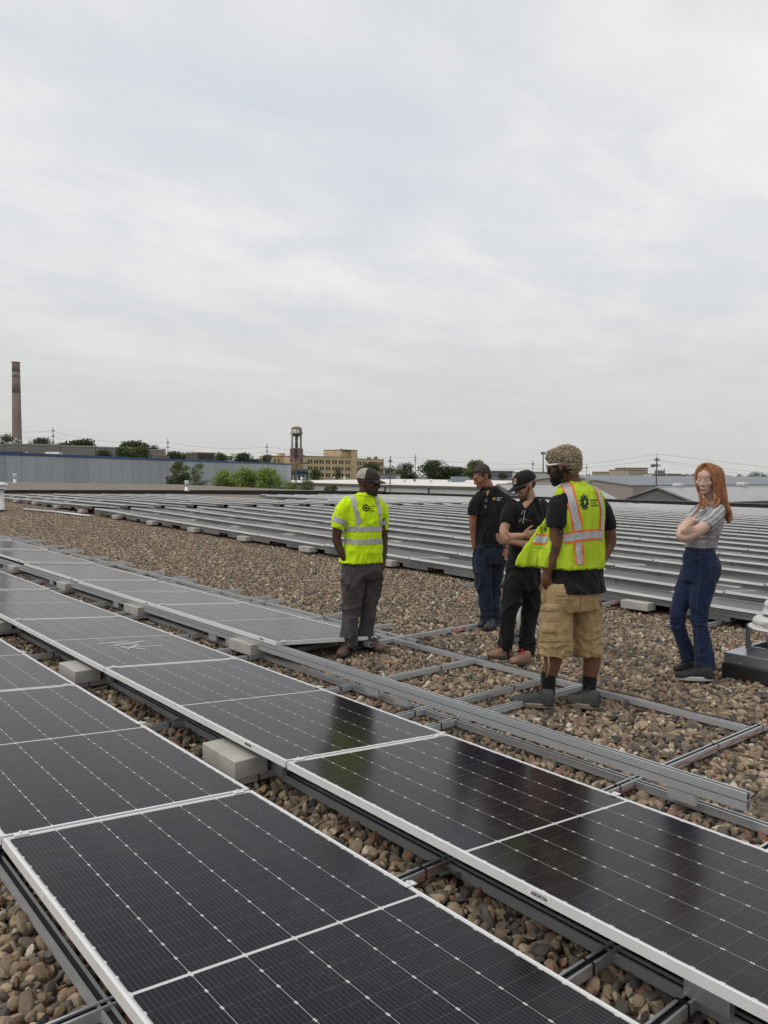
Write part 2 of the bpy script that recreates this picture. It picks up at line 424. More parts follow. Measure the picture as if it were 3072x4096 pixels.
# ------------------------------------------------------------------ solar panels
PL, PW = 2.465, 1.134
PITCH = 2.4857
def m_cells():
    m, t, b = newmat('solar_cells_under_glass'); N = NT(t)
    tcn = N.n('ShaderNodeTexCoord'); sp = N.n('ShaderNodeSeparateXYZ'); N.l(tcn.outputs['Object'], sp.inputs[0])
    u, v = sp.outputs[0], sp.outputs[1]
    mid = PL/2; bor = .020; cw = (PW-2*bor)/6; hl = (mid-.006-bor)/13
    uu = N.m('SUBTRACT', mid, N.m('ABSOLUTE', N.m('SUBTRACT', u, mid)))         # mirrored halves
    dv = N.m('PINGPONG', N.m('SUBTRACT', v, bor), cw/2)
    du = N.m('PINGPONG', N.m('SUBTRACT', uu, bor), hl/2)
    colline = N.m('LESS_THAN', dv, N.m('ADD', .0007, N.m('MULTIPLY', N.m('GREATER_THAN', N.m('FRACT', N.m('MULTIPLY', v, 1/(2*cw))), .6), .0006)))
    diam = N.m('LESS_THAN', N.m('ADD', N.m('MULTIPLY', dv, 1.0), N.m('MULTIPLY', N.m('ABSOLUTE', N.m('SUBTRACT', du, .004)), 1.1)), .0056)
    cellgap = N.m('MULTIPLY', N.m('LESS_THAN', du, .0007), .22)
    midl = N.m('GREATER_THAN', uu, mid-.0065)
    brd = N.m('MAXIMUM', N.m('LESS_THAN', uu, bor-.002), N.m('MAXIMUM', N.m('LESS_THAN', v, bor-.002), N.m('GREATER_THAN', v, PW-bor+.002)))
    white = N.m('MAXIMUM', N.m('MAXIMUM', colline, diam), N.m('MAXIMUM', midl, brd))
    wires = N.m('MULTIPLY', N.m('LESS_THAN', N.m('PINGPONG', N.m('SUBTRACT', v, bor), cw/22), .00045), .32)
    geo = N.geo(); n = N.noise(geo, 1.7, 4, .6); cellid = N.noise(geo, 6.5, 1, .5)
    base = N.mix(cellid, (.0042, .0026, .0054), (.0095, .0060, .0115))
    base = N.mix(N.m('MAXIMUM', wires, cellgap), base, (.30, .30, .32))
    base = N.mix(N.m('MULTIPLY', white, .92), base, (.62, .62, .62))
    dust = N.noise(geo, 45, 5, .7)
    spots = N.m('MULTIPLY', N.m('GREATER_THAN', N.noise(geo, 210, 2, .5), .735), .35)
    base = N.mix(N.m('ADD', N.m('MULTIPLY', N.m('SUBTRACT', dust, .48, clamp=True), .04), N.m('ADD', N.m('MULTIPLY', n, .004), N.m('MULTIPLY', spots, .3)), clamp=True), base, (.42, .39, .35))
    smear = N.m('MULTIPLY', N.m('SUBTRACT', N.noise(N.geo((1.2, 5, 1)), 1.6, 6, .7, .8), .50, clamp=True), .11)
    drops = N.m('MULTIPLY', N.m('MULTIPLY', N.m('GREATER_THAN', N.noise(geo, 85, 3, .6), .64), N.m('GREATER_THAN', N.noise(geo, 2.3, 3, .5), .56)), .10)
    base = N.mix(N.m('ADD', smear, drops, clamp=True), base, (.40, .35, .31))
    N.l(base, b.inputs['Base Color'])
    N.l(N.m('ADD', N.m('MULTIPLY', dust, .10), N.m('ADD', .085, N.m('MULTIPLY', n, .06))), b.inputs['Roughness'])
    b.inputs['IOR'].default_value = 1.23
    return m
CELLS = m_cells()
def frame_mesh():
    q = MB(); t = .011; h = .035
    q.box(0, PL, 0, t, -h, 0); q.box(0, PL, PW-t, PW, -h, 0)
    q.box(0, t, t, PW-t, -h, 0); q.box(PL-t, PL, t, PW-t, -h, 0)
    q.box(.0, PL, t, .03, -h, -h+.002)
    return q.mesh('frame', FRAME)
FRAME_ME = frame_mesh()
def m_fargl():
    m, t, b = newmat('dusty_far_glass'); N = NT(t); n = N.noise(N.geo(), 1.3, 5, .65)
    oi = N.n('ShaderNodeObjectInfo'); k_ = N.m('ADD', N.m('MULTIPLY', n, .55), N.m('MULTIPLY', oi.outputs['Random'], .5))
    N.l(N.ramp(k_, [(.2, (.014, .013, .015)), (.85, (.075, .070, .066))]), b.inputs['Base Color']); N.l(N.m('ADD', .26, N.m('MULTIPLY', oi.outputs['Random'], .2)), b.inputs['Roughness']); b.inputs['IOR'].default_value = 1.21; return m
FARG = m_fargl()
q = MB(); q.box(.011, PL-.011, .011, PW-.011, -.0065, -.0018); GLASS_ME = q.mesh('glass', CELLS); FGLASS_ME = q.mesh('glass', FARG)
q = MB(); q.box(-.0, .0, 0, 0, 0, 0)
def clamp_mesh():
    q = MB(); q.box(-.020, .012, -.028, .028, .0006, .005); q.box(-.0185, -.0022, -.026, .026, -.03, .0004)
    q.lathe([(.007, .005), (.007, .011), (.004, .013)], (-.010, 0, 0), 8); return q.mesh('clamp', CLAMP)
CLAMP_ME = clamp_mesh()
STICK = plain('sticker_white', (.75, .75, .74), .5)
INK = plain('printed_ink', (.03, .03, .03), .6)
q = MB(); q.box(0, .095, -.0012, -.0004, -.026, -.006); STICK_ME = q.mesh('serial_label', STICK)
q = MB(); r5 = random.Random(5); xx = .012
while xx < .083:
    wd = r5.choice((.0012, .002, .0032)); q.box(xx, xx+wd, -.0018, -.0013, -.022, -.012); xx += wd + r5.choice((.0012, .0018))
xx = .02
while xx < .075: q.box(xx, xx+.0028, -.0018, -.0013, -.0105, -.0078); xx += .0045
BARS_ME = q.mesh('barcode', INK)
TILT = -math.asin((.2408-.1492)/PW)
rfar = random.Random(77)
def panel(x, y, z, label, group, detail=True, sticker=None, clamps=(), ry=0.):
    o = thing('solar_panel', label, 'solar panel', (x, y, z), 0, group)
    o.rotation_euler = (TILT, ry, 0)
    if not detail:
        o.scale = (.991, .87, 1); o.rotation_euler = (TILT + rfar.uniform(-.012, .012), ry + rfar.uniform(-.002, .002), rfar.uniform(-.002, .002)); o.location.z += rfar.uniform(-.007, .007)
    link('frame', FRAME_ME, o); link('glass', GLASS_ME if detail else FGLASS_ME, o)
    for (u, v) in clamps: link('clamp', CLAMP_ME, o, (u, v, 0))
    if sticker is not None:
        s_ = link('serial_label', STICK_ME, o, (abs(sticker), 0, 0)); s_.scale = (1 if sticker > 0 else .3, 1, 1)
        if sticker > 0: link('barcode', BARS_ME, s_)
    return o
JX = -3.33
rows = {1: (.8222, range(-4, 2), 0.), 2: (2.1595, range(-8, 2), 0.), 3: (3.6573, range(-9, -1), .013)}
for r, (y, ks, dx) in rows.items():
    ks = list(ks)
    for i, k in enumerate(ks):
        x = JX + dx + k*PITCH
        nth = ordinal(len(ks)-i)
        end = 'by the hi-vis man' if r == 3 else 'in the photo'
        st = None
        if r == 2 and k == 0: st = 1.56
        if r == 2 and k == -1: st = 2.05
        if r == 3: st = 2.18
        if r == 1 and k == 0: st = -0.5
        panel(x, y, .2408+roofz(x+1.2, y), f"black solar panel, {nth} from the right in the {('nearest', 'middle', 'third')[r-1]} near row", f'solar panels of the {("nearest", "middle", "third")[r-1]} near row',
              True, st, [(-.0, .07), (-.0, 1.06)] + ([(PL+.018, .07)] if r == 3 and i == len(ks)-1 else []) + [(PL*.47, PW+.0)]*(r < 3))
# tape scribbles crossing two panels
TAPE = plain('chalk_marks', (.72, .74, .75), .7)
def stroke(mb, pts, wd=.012):
    for a, b_ in zip(pts[:-1], pts[1:]):
        a = Vector((*a, .0008)); b_ = Vector((*b_, .0008)); d = (b_-a).normalized(); n = Vector((-d.y, d.x, 0))*wd/2
        mb.add([a-n, b_-n, b_+n, a+n], [(0, 1, 2, 3)])
q = MB(); ct, st_ = math.cos(TILT), math.sin(TILT)
stroke(q, [(1.52,.30),(1.40,.72),(1.50,.36),(1.50,.74),(1.60,.40),(1.58,.62)]); stroke(q, [(1.74,.42),(1.74,.80)]); stroke(q, [(1.62,.40),(1.86,.58)]); stroke(q, [(1.82,.44),(1.62,.62)])
o = link('chalk_mark', q.mesh('chalk_mark', TAPE)); o.location = (JX-2*PITCH, 2.1595, .2408); o.rotation_euler = (TILT, 0, 0)
tag(o, 'white zigzag and cross scribbled on a middle row panel', 'chalk mark')
q = MB(); stroke(q, [(1.20,.40),(1.30,.95)]); stroke(q, [(1.42,.42),(1.28,.70)]); stroke(q, [(1.30,.44),(1.42,.78),(1.34,.92)])
o = link('chalk_mark', q.mesh('chalk_mark', TAPE)); o.location = (JX+.013-3*PITCH, 3.6573, .2408); o.rotation_euler = (TILT, 0, 0)
tag(o, 'faint white cross scribbled on a third row panel', 'chalk mark')

# ------------------------------------------------------------------ strut rails
CH = [(-.0205,0),(.0205,0),(.0205,.041),(.011,.041),(.011,.035),(.0175,.035),(.0175,.003),(-.0175,.003),(-.0175,.035),(-.011,.035),(-.011,.041),(-.0205,.041)]
def strut_parts(o, L, axis='X', double=False, seg=None, name='channel'):
    """C-channel, open side up (double: a second one back to back below), in segments"""
    ax = Vector((1,0,0)) if axis == 'X' else Vector((0,1,0)); ua = Vector((0,1,0)) if axis == 'X' else Vector((-1,0,0)); up = Vector((0,0,1))
    segs = [(0, L)] if not seg else [(a, min(a+seg, L)) for a in np.arange(0, L, seg)]
    for a, b_ in segs:
        q = MB(); q.prism(CH, ax*(a+.002), ax*(b_-.002), ua, up)
        if double: q.prism([(c, -d-.005) for c, d in CH][::-1], ax*(a+.002), ax*(b_-.002), ua, up)
        part(name, q, GALV, o)
    q = MB()
    q.prism([(-.0172,.004),(.0172,.004),(.0172,.028),(-.0172,.028)], ax*.01, ax*(L-.01), ua, up); part('slot_shade', q, SLOT, o)  # dark strip filling the channel; the shade inside is put in as colour
    if double: q = MB(); q.prism([(-.0165,-.0049),(.0165,-.0049),(.0165,-.0001),(-.0165,-.0001)], ax*.004, ax*(L-.004), ua, up); part('gap_shade', q, SLOT, o)  # dark filler painting the shade of the open gap between the channels
    return o
def strut(name, label, cat, loc, L, axis, double=False, seg=None, group=None):
    o = thing(name, label, cat, loc, 0, group); strut_parts(o, L, axis, double, seg); return o
# high doubled rails and low rails of the near rows
rn = ('nearest', 'middle', 'third')
for r, (y, ks, dx) in rows.items():
    x0 = -22.0; x1 = 1.6 if r < 3 else -1.71
    strut('support_rail', f'doubled galvanised rail holding up the high edge of the {rn[r-1]} near row', 'rail', (x0, y+(.030 if r == 3 else .30), .1635 if r == 3 else .139), x1-x0, 'X', True, 3.05 if r < 3 else 3.383, 'high rails')
    strut('low_rail', f'single galvanised rail under the low edge of the {rn[r-1]} near row', 'rail', (x0, y+1.0, .072), (1.6 if r < 3 else -5.74)-x0, 'X', False, 3.05, 'low rails')
    strut('base_rail', f'galvanised base rail lying on gravel below the high edge of the {rn[r-1]} near row', 'rail', (x0, y+(.045, .18, .095)[r-1], .014), 1.6-x0, 'X', False, 3.05, 'base rails')
    o = thing('rail_post', f'short strut spacers under the high rail of the {rn[r-1]} near row', 'spacer', (0, 0, 0), 0, 'rail spacers')
    for k in range(-8, 2):
        for s_ in (-1.07, -.54+1.09, -.15+1.04):
            xx = JX + k*PITCH + s_ + .66
            if x0 < xx < x1-.3 and ((r < 3 and s_ == -1.07) or (r == 3 and s_ > 0)):
                q = MB(); q.box(xx, xx+.15, y+.016+.12*(r == 2), y+.046+.12*(r == 2), .0565, .1215 if r == 3 else .198); part('spacer', q, GALV, o)
strut('end_rail', 'low galvanised rail on open gravel between the men and the doubled rail', 'rail', (-22, 5.13, .016), 19.6, 'X', False, 3.05)
strut('end_rail', 'low galvanised rail peeping out behind the far edge of the third near row', 'rail', (-22, 5.42, .03), 16.2, 'X', False, 3.05).rotation_euler = (0, .0055, 0)
strut('end_rail', 'second low galvanised rail just behind the far edge of the third near row', 'rail', (-22, 5.30, .10), 16.2, 'X', False, 3.05).rotation_euler = (0, .006, 0)
# cross struts: a pair by each ballast block, one between
cx = []
for k in range(-6, 2):
    cx += [JX + k*PITCH - .39, JX + k*PITCH - .70, JX + k*PITCH - .70 - .82]
cx = sorted([c for c in cx if c < 1.0], reverse=True)
for i, c in enumerate(cx):
    cs_ = strut('cross_strut', f'galvanised cross strut running under all near rows, {ordinal(i+1)} from the right', 'strut', (c, .60, .020 if c > -6.3 else .034+roofz(c, 5.0)), (5.27 if c > -6.3 else 5.58)-.60, 'Y', False, None, 'cross struts')
for cs_ in [o for o in COL.objects if o.name.startswith('cross_strut')][:9]:
    for yy in (.35, 1.62, 3.02, 3.20, 4.05, 4.62):
        q = MB(); yy += rnd.uniform(-.05, .05); q.box(-.0222, .0222, yy-.005, yy+.005, -.001, .0432); part('cable_tie', q, BLACKPL, cs_)
BAND = BLACKPL
def bands(c, ys, o, ax='Y'):
    for y in ys:
        q = MB()
        if ax == 'Y': q.box(c-.0225, c+.0225, y-.006, y+.006, .018, .0635)
        else: q.box(y-.006, y+.006, c-.0225, c+.0225, .014, .060)
        part('cable_tie', q, BAND, o)
# long tie strut to the far array, with red warning stickers
tie = thing('tie_strut', 'long galvanised tie strut with red warning stickers crossing open gravel to the far rows', 'strut', (-5.98, 4.75, .020))
strut_parts(tie, 4.75, 'Y', False, 2.37)
RED = plain('red_sticker', (.52, .035, .035), .5, 0, .08)
for yy in (1.18, 4.08):
    q = MB(); q.box(.0207, .0216, yy, yy+.20, .004, .037); s_ = part('warning_sticker', q, RED, tie)
    q = MB(); r6 = random.Random(2)
    for ln, (za, zb) in enumerate(((.024, .032), (.010, .018))):
        t_ = yy+.02
        while t_ < yy+.17:
            wd = r6.uniform(.006, .02); q.box(.0217, .0221, t_, t_+wd, za, zb); t_ += wd+.006
    part('sticker_print', q, STICK, s_)
# wires along the rails
WIRE = plain('red_wire', (.22, .06, .03), .5); BWIRE = plain('black_wire', (.02, .02, .02), .5)
def wire(label, pts, mat, r=.0035):
    q = MB(); q.tube(pts, r, 6); return tag(part('wire', q, mat, None, True), label, 'wire')
c0 = JX + .0 + PITCH*0 - .70 - .82 + PITCH
wire('red brown wire sagging along the cross strut at right', [(c0+.028, 3.5+i*.12, .05-.025*math.sin(i*1.1)**2) for i in range(15)], WIRE)
wire('red brown wire in the gap between nearest and middle rows', [(c0+.03, 2.0+i*.06, .045-.012*math.sin(i)) for i in range(8)], WIRE)
wire('dark wire lying along the low rail on open gravel', [(-5.6+i*.2, 5.16+.012*math.sin(i*1.7), .062) for i in range(17)], BWIRE)

# ballast blocks
BLK = None
def block_mesh():
    q = MB(); q.bbox(-.195, .195, -.10, .10, 0, .100, .006); return q.mesh('ballast_block', CONC)
BLK = block_mesh()
def block(x, y, z, label, group, rz=0):
    o = link('ballast_block', BLK, None, (x, y, z), rz); return tag(o, label, 'concrete block', group)
rb = random.Random(9)
for r, yy in ((2, 2.165), (3, 3.70)):
    for i, k in enumerate(range(0 if r == 2 else -1, -7, -1)):
        block(JX + k*PITCH - .545 + rb.uniform(-.015, .015), yy + rb.uniform(-.01, .01), .0615,
              f'concrete ballast block, {ordinal(i+1)} from the right, in the gap before the {("middle", "third")[r-2]} near row', 'ballast blocks between the near rows', rb.uniform(-.03, .03))

# ------------------------------------------------------------------ far array
far = []      # (x, y, row, index)
RY = 9.02; RP = 1.175
nrow = 27
for k in range(nrow):
    y = RY + k*RP
    lo = -25.0
    x = lo; n = 0
    while n < 40:
        if (.6411*x + .7674*y)/dep(x, y) > .50: break
        far.append((x, y, k, 'a')); x += PITCH; n += 1
    x = lo - .45; lim = -37. if k == 0 else (-42. if k < 9 else (-31. if k < 12 else -40. - (k-12)*.5))
    while x - PITCH > lim: x -= PITCH; far.append((x, y, k, 'b'))
def vis(t):
    x, y, k, b_ = t
    return -.56 < (.6411*(x+PITCH)+.7674*y)/dep(x+PITCH, y)
far = [t for t in far if vis(t)]
far.sort(key=lambda t: dep(t[0]+PITCH/2, t[1]) - (0 if t[3] == 'a' else 0))
ZR = .0
cnt = {}
order = {}
for t in sorted(far, key=lambda t: t[0]): order.setdefault((t[2], t[3]), []).append(t)
for i, t in enumerate(far):
    x, y, k, b_ = t
    if i < 300:
        j = order[(k, b_)].index(t) + 1
        wh = 'main far row' if b_ == 'a' else 'far row past the aisle'
        panel(x, y, .2408+roofz(x, y) if b_ == 'a' else .2408+roofz(-29., y), f'grey panel, {ordinal(j)} from the left in the {ordinal(k+1)} {wh}', 'panels of the far array', False, ry=roofslope(y) if b_ == 'a' else 0.)
rest = far[300:]
if rest:
    qf = MB(); qg = MB()
    dz = math.sin(TILT)*PW*.87; dy = math.cos(TILT)*PW*.87
    for x, y, k, b_ in rest:
        z = .2408 + roofz(x+PL/2, y)
        qf.box(x, x+PL, y, y+.011, z-.035, z)
        qf.add([(x,y+dy,z+dz),(x+PL,y+dy,z+dz),(x+PL,y+dy,z+dz-.035),(x,y+dy,z+dz-.035)], [(0,1,2,3)])
        qg.add([(x,y+.011,z-.002),(x+PL,y+.011,z-.002),(x+PL,y+dy,z+dz-.002),(x,y+dy,z+dz-.002)], [(0,1,2,3)])
    FARGL = FARG
    o = thing('solar_panel_field', 'farthest grey panel rows merging into stripes below the back parapet', 'solar panels'); o['kind'] = 'stuff'
    a = part('frame', qf, FRAME, o); a['kind'] = 'stuff'; a = part('glass', qg, FARGL, o); a['kind'] = 'stuff'
FRAIL = plain('shaded_rail', (.17, .17, .165), .65, .25, .35, 1.5, world=True)  # rail grey darkened; shadow bands between the far rows are put into its colour
# rails under the far rows (doubled strut shows below each frame), ballast blocks at the row fronts
for key, ts in sorted(order.items()):
    k, b_ = key
    x0 = min(t[0] for t in ts); x1 = max(t[0] for t in ts) + PL; y = RY + k*RP
    wh = 'main far array' if b_ == 'a' else 'far rows beyond the aisle'
    o = thing('support_rail', f'doubled grey rail under the {ordinal(k+1)} row of the {wh}', 'rail', (x0-.1, y+.03, .1635+roofz(x0-.1 if b_ == 'a' else -29., y)), 0, 'rails of the far array'); o.rotation_euler = (0, roofslope(y) if b_ == 'a' else 0., 0)
    L = x1-x0+.2; sg = 3.05 if k < 8 else 12.2
    for a in np.arange(0, L, sg):
        q = MB(); q.box(a+.006, min(a+sg, L)-.006, -.0205, .0205, -.041, -.003); q.box(a+.006, min(a+sg, L)-.006, -.0185, .0205, .003, .041); part('channel', q, FRAIL, o)
    # wind plates / spacers below
    rr = random.Random(k*7+3); a = 0.; far_q = MB()
    while a < L-.5:
        q = MB() if k < 3 else far_q
        q.box(a, a+rr.uniform(.5, .9), -.017, .017, -.10, -.043); a += rr.uniform(1.0, 1.5)
        if k < 3: part('spacer', q, FRAIL, o)
    if k >= 3: part('spacer_row', far_q, FRAIL, o)['kind'] = 'stuff'
    q = MB(); q.box(0, L, .9, .94, -.15, -.06); part('low_channel', q, FRAIL, o)
    if k < 3:
        js = [t[0] for t in sorted(ts)]
        for i, xx in enumerate(js):
            block(xx - .545 + PITCH, y - .03, .045+roofz(xx+2, y), f'ballast block, {ordinal(i+1)} from left, before the {ordinal(k+1)} row of the {wh}', 'ballast blocks of the far array', rb.uniform(-.03, .03))
    elif k < 14 and b_ == 'a':
        block(x0 + .3, y - .03, .06+roofz(x0, y), f'grey ballast block at the left end of the {ordinal(k+1)} row of the main far array', 'ballast blocks of the far array', rb.uniform(-.03, .03))
for i, xx in enumerate((-4.6, -7.1, -8.3)):
    strut('stub_strut', ('open ended strut poking out of the front far row behind the woman', 'open ended strut under the front far row by the tall man', 'open ended strut at the start of the front far row')[i], 'strut', (xx, 8.45, .018+roofz(xx, 8.9)), 1.2, 'Y')
# ------------------------------------------------------------------ roof equipment
SPUN = plain('spun_aluminium', (.80, .775, .74), .36, .6, .08, 5, stretch=(1, 1, 4))
ZINC = plain('weathered_sheet_metal', (.36, .38, .40), .32, .75, .22, 5, bump=.05, bscale=8)
RUBBER = plain('black_roof_membrane', (.014, .014, .015), .55, 0, .35, 9, bump=.2, bscale=14)
SCREW = plain('bright_screw', (.75, .75, .74), .3, .8)
fan = thing('exhaust_fan', 'spun aluminium mushroom exhaust fan on a dark square curb beside the woman', 'exhaust fan', (-2.93, 6.90, 0))
q = MB(); q.bbox(-.37, .37, -.37, .37, -.03, .115, .02); part('curb_flashing', q, RUBBER, fan)
q = MB(); q.bbox(-.355, .355, -.355, .355, .1, .2, .006); q.box(-.36, .36, -.36, .36, .098, .106); cap = part('curb_cap', q, ZINC, fan)
q = MB(); q.lathe([(.008, .0), (.008, .004), (.004, .007)], (-.21, -.357, .128), 8); part('screw', q, SCREW, cap)
q = MB(); q.box(-.225, .225, -.225, -.2, .201, .255); q.box(-.225, .225, .2, .225, .201, .255); q.box(-.225, -.2, -.2, .2, .201, .255); q.box(.2, .225, -.2, .2, .201, .255); part('base_frame', q, ZINC, fan)
for sx in (-1, 1):
    for sy in (-1, 1):
        q = MB(); q.prism([(0,0),(.055*-sx,0),(.012*-sx,.21),(0,.21)], (sx*.228, sy*.231, .232), (sx*.228, sy*.228, .232), (1,0,0), (0,0,1)); q.prism([(0,0),(.055*-sy,0),(.035*-sy,.21),(0,.21)], (sx*.231, sy*.232, .232), (sx*.228, sy*.232, .232), (0,1,0), (0,0,1)); part('leg', q, ZINC, fan)
q = MB(); q.lathe([(.150, .205), (.150, .43)], (0,0,0), 28); dr = part('motor_drum', q, ZINC, fan, True)
q = MB()
for i in range(4):
    a0 = -2.2 + i*.33; q.add([((.1515)*math.cos(a0+t*.26), .1515*math.sin(a0+t*.26), z) for t in (0, .5, 1) for z in (.235, .34)], [(0,2,3,1),(2,4,5,3)])
part('rating_plate', q, STICK, dr)
prof = [(.262,.405),(.298,.407),(.302,.413),(.298,.419),(.262,.421),(.262,.45),(.258,.478),(.24,.498),(.20,.515),(.165,.523)]
q = MB(); q.lathe(prof, (0,0,0), 40); part('windband', q, SPUN, fan, True)
q = MB(); q.lathe([(.150,.515),(.150,.545)], (0,0,0), 28); part('throat', q, SLOT, fan, True)
prof = [(.178,.533),(.192,.535),(.194,.540),(.176,.544),(.176,.60),(.17,.625),(.15,.642),(.11,.652),(.05,.656),(.001,.657)]
q = MB(); q.lathe(prof, (0,0,0), 40); part('motor_dome', q, SPUN, fan, True)
PVC = plain('white_pvc', (.68, .67, .63), .4, 0, .08, 7)
GREYR = plain('grey_pipe_boot', (.055, .06, .066), .6, 0, .2)
p_ = thing('vent_pipe', 'white plastic vent pipe in a grey boot behind the man with crossed arms', 'pipe', (-5.232, 6.192, 0))
q = MB(); q.lathe([(.040, .02), (.040, .60), (.036, .60), (.036, .55)], (0,0,0), 20); part('pipe', q, PVC, p_, True)
q = MB(); q.lathe([(.085,-.01),(.075,.04),(.056,.045),(.056,.075),(.060,.078),(.060,.095),(.053,.098),(.053,.125),(.043,.135)], (0,0,0), 20); part('boot', q, GREYR, p_, True)
WHT = plain('painted_white_metal', (.66, .66, .64), .45, .1, .08, 3)
p_ = thing('roof_vent', 'white capped cylinder vent cut by the left photo edge', 'roof vent', (-29.3, 7.32, roofz(-29.3, 7.32)-.02)); p_.scale = (.8, .8, .8)
q = MB(); q.lathe([(.23,0),(.23,.12),(.17,.14),(.17,.98)], (0,0,0), 20); part('stack', q, WHT, p_, True)
q = MB(); q.lathe([(.17,.985),(.30,.985),(.31,1.02),(.26,1.04),(.26,1.12),(.33,1.13),(.33,1.17),(.27,1.24),(.12,1.28),(.001,1.29)], (0,0,0), 20); part('cap', q, WHT, p_, True)
q = MB(); q.lathe([(.26,-.02),(.25,.1),(.235,.11)], (0,0,0), 20); part('base', q, RUBBER, p_, True)
for (x, yb, yt, dd, lab) in ((60, 1925, 1893, 68, 'small galvanised flue on the adjoining gravel roof near the left edge'), (747, 1962, 1926, 54, 'galvanised flue pipe standing by the black curb in front of the shrubs')):
    b0 = px(x, yb, dd); b0.z = .79 if b0.x < -55 else .5
    h = (yb-yt)/FPX*dd + .1
    p_ = thing('flue_pipe', lab, 'flue', b0)
    q = MB(); q.lathe([(.22,0),(.16,.06),(.12,.08),(.12,h*.5)], (0,0,0), 14); part('pipe', q, GALV, p_, True)
    q = MB(); q.lathe([(.14,h*.5),(.15,h*.52),(.15,h*.97),(.14,h)], (0,0,0), 14); part('cap', q, GALV, p_, True)
q = MB(); q.tube([(-28.6,7.9,roofz(-28.6,7.9)+.05),(-26.5,8.3,roofz(-26.5,8.3)+.05),(-24.2,8.6,roofz(-24.2,8.6)+.05)], .035, 8)
tag(part('conduit', q, GALV, None, True), 'silver conduit lying on gravel before the far rows at left', 'conduit')
# plastic scrap under the middle row
SCR = plain('plastic_scrap_green', (.16, .20, .15), .3, 0, .7, 12)
q = MB(); g0 = []
for i in range(7):
    for j in range(5): g0.append((-2.44+i*.03+.01*math.sin(j*2), 2.26+j*.03, .02*math.sin(i*1.3+j)*math.cos(j*1.7)+.04))
q.add(g0, [(i*5+j, (i+1)*5+j, (i+1)*5+j+1, i*5+j+1) for i in range(6) for j in range(4)])
tag(part('plastic_scrap', q, SCR, None, True), 'crumpled clear and green plastic scrap under the middle row edge', 'litter')
# ------------------------------------------------------------------ surroundings
GZ = -9.0
def m_ground():
    m, t, b = newmat('ground_cover'); N = NT(t); v = N.geo()
    n = N.noise(v, .012, 5, .6)
    N.l(N.ramp(n, [(.4, (.055, .075, .035)), (.52, (.10, .10, .075)), (.62, (.16, .155, .15))]), b.inputs['Base Color'])
    b.inputs['Roughness'].default_value = .95; return m
q = MB(); q.add([(-4000,-1500,GZ),(1500,-1500,GZ),(1500,4000,GZ),(-4000,4000,GZ)], [(0,1,2,3)])
struct('ground', q, m_ground())

def onplane(x, y, A, D):
    """photo ray cut with the vertical plane through A along D"""
    n = Vector((-D.y, D.x, 0)); d = ray(x, y); return CAM_P + d*((A-CAM_P).dot(n)/d.dot(n))
class Face:
    """a vertical facade: u along, w outward toward the camera, z up"""
    def __init__(s, x0, d0, x1, d1):
        a = px(x0, 1900, d0); b_ = px(x1, 1900, d1); s.A = Vector((a.x, a.y, 0)); B = Vector((b_.x, b_.y, 0)); s.B = B
        s.D = (B-s.A).normalized(); s.L = (B-s.A).length; s.W = Vector((s.D.y, -s.D.x, 0))
        if s.W.dot(s.A) > 0: s.W = -s.W
    def at(s, x, y):
        p = onplane(x, y, s.A, s.D); return (p-s.A).dot(s.D), p.z
    def P(s, u, w, z): return s.A + s.D*u + s.W*w + Vector((0, 0, z))
    def box(s, mb, u0, u1, w0, w1, z0, z1):
        v = [s.P(u, w, z) for z in (z0, z1) for u, w in ((u0,w0),(u1,w0),(u1,w1),(u0,w1))]
        return mb.add(v, [(3,2,1,0),(4,5,6,7),(0,1,5,4),(1,2,6,5),(2,3,7,6),(3,0,4,7)])
def m_ribbed(name, c, pitch, depth=.04, rough=.6, var=.1, D=None, stain=.35, metal=.0):
    """sheet-metal siding: fine upright ribs as relief, faint weather stains"""
    m, t, b = newmat(name); N = NT(t); g = N.n('ShaderNodeNewGeometry')
    dt = N.n('ShaderNodeVectorMath', operation='DOT_PRODUCT'); N.l(g.outputs['Position'], dt.inputs[0]); dt.inputs[1].default_value = D
    wv = N.m('PINGPONG', dt.outputs['Value'], pitch/2)
    h = N.m('DIVIDE', wv, pitch/2)
    n = N.noise(N.geo((1, 1, .12)), .8, 5, .65)
    col = N.mix(N.m('MULTIPLY', N.m('SUBTRACT', n, .4, clamp=True), stain*4, clamp=True), c, tuple(q_*(1-var*3) for q_ in c))
    N.l(col, b.inputs['Base Color']); b.inputs['Roughness'].default_value = rough; b.inputs['Metallic'].default_value = metal
    N.bump(N.m('GREATER_THAN', h, .6), .6, depth, b); return m

# --- long grey warehouse wall with blue fascia
F = Face(-260, 100.2, 1164, 213)
ztop = 4.52
wh = thing('warehouse', 'long grey corrugated warehouse wall with dark blue fascia on top', 'warehouse', F.A + Vector((0,0,GZ)))
def lpart(name, mb, mat, parent, smooth=False):
    o = part(name, mb, mat, parent, smooth); o.location = -parent.location if parent.parent is None else (0,0,0); return o
SID = m_ribbed('grey_corrugated_siding', (.40, .425, .44), .30, .05, .55, .1, F.D, .3, .2)
SID2 = m_ribbed('grey_corrugated_siding_stained', (.36, .385, .40), .30, .05, .55, .1, F.D, .45, .2)
BLUE = plain('blue_fascia', (.022, .065, .17), .5, .1, .12, .2, world=True)
rw = random.Random(3); u = 0; npn = int(F.L/3.05); sw = F.L/npn
for i in range(npn):
    q = MB(); F.box(q, i*sw+.02, (i+1)*sw-.02, -.06, rw.uniform(0, .02), GZ, ztop-.42); lpart('wall_panel', q, SID if rw.random() < .6 else SID2, wh)
q = MB(); F.box(q, -.1, F.L+.1, -.05, .12, ztop-.40, ztop); lpart('fascia', q, BLUE, wh)
q = MB(); F.box(q, 0, F.L, -40, -.07, GZ, ztop-.2); lpart('body', q, SID2, wh)
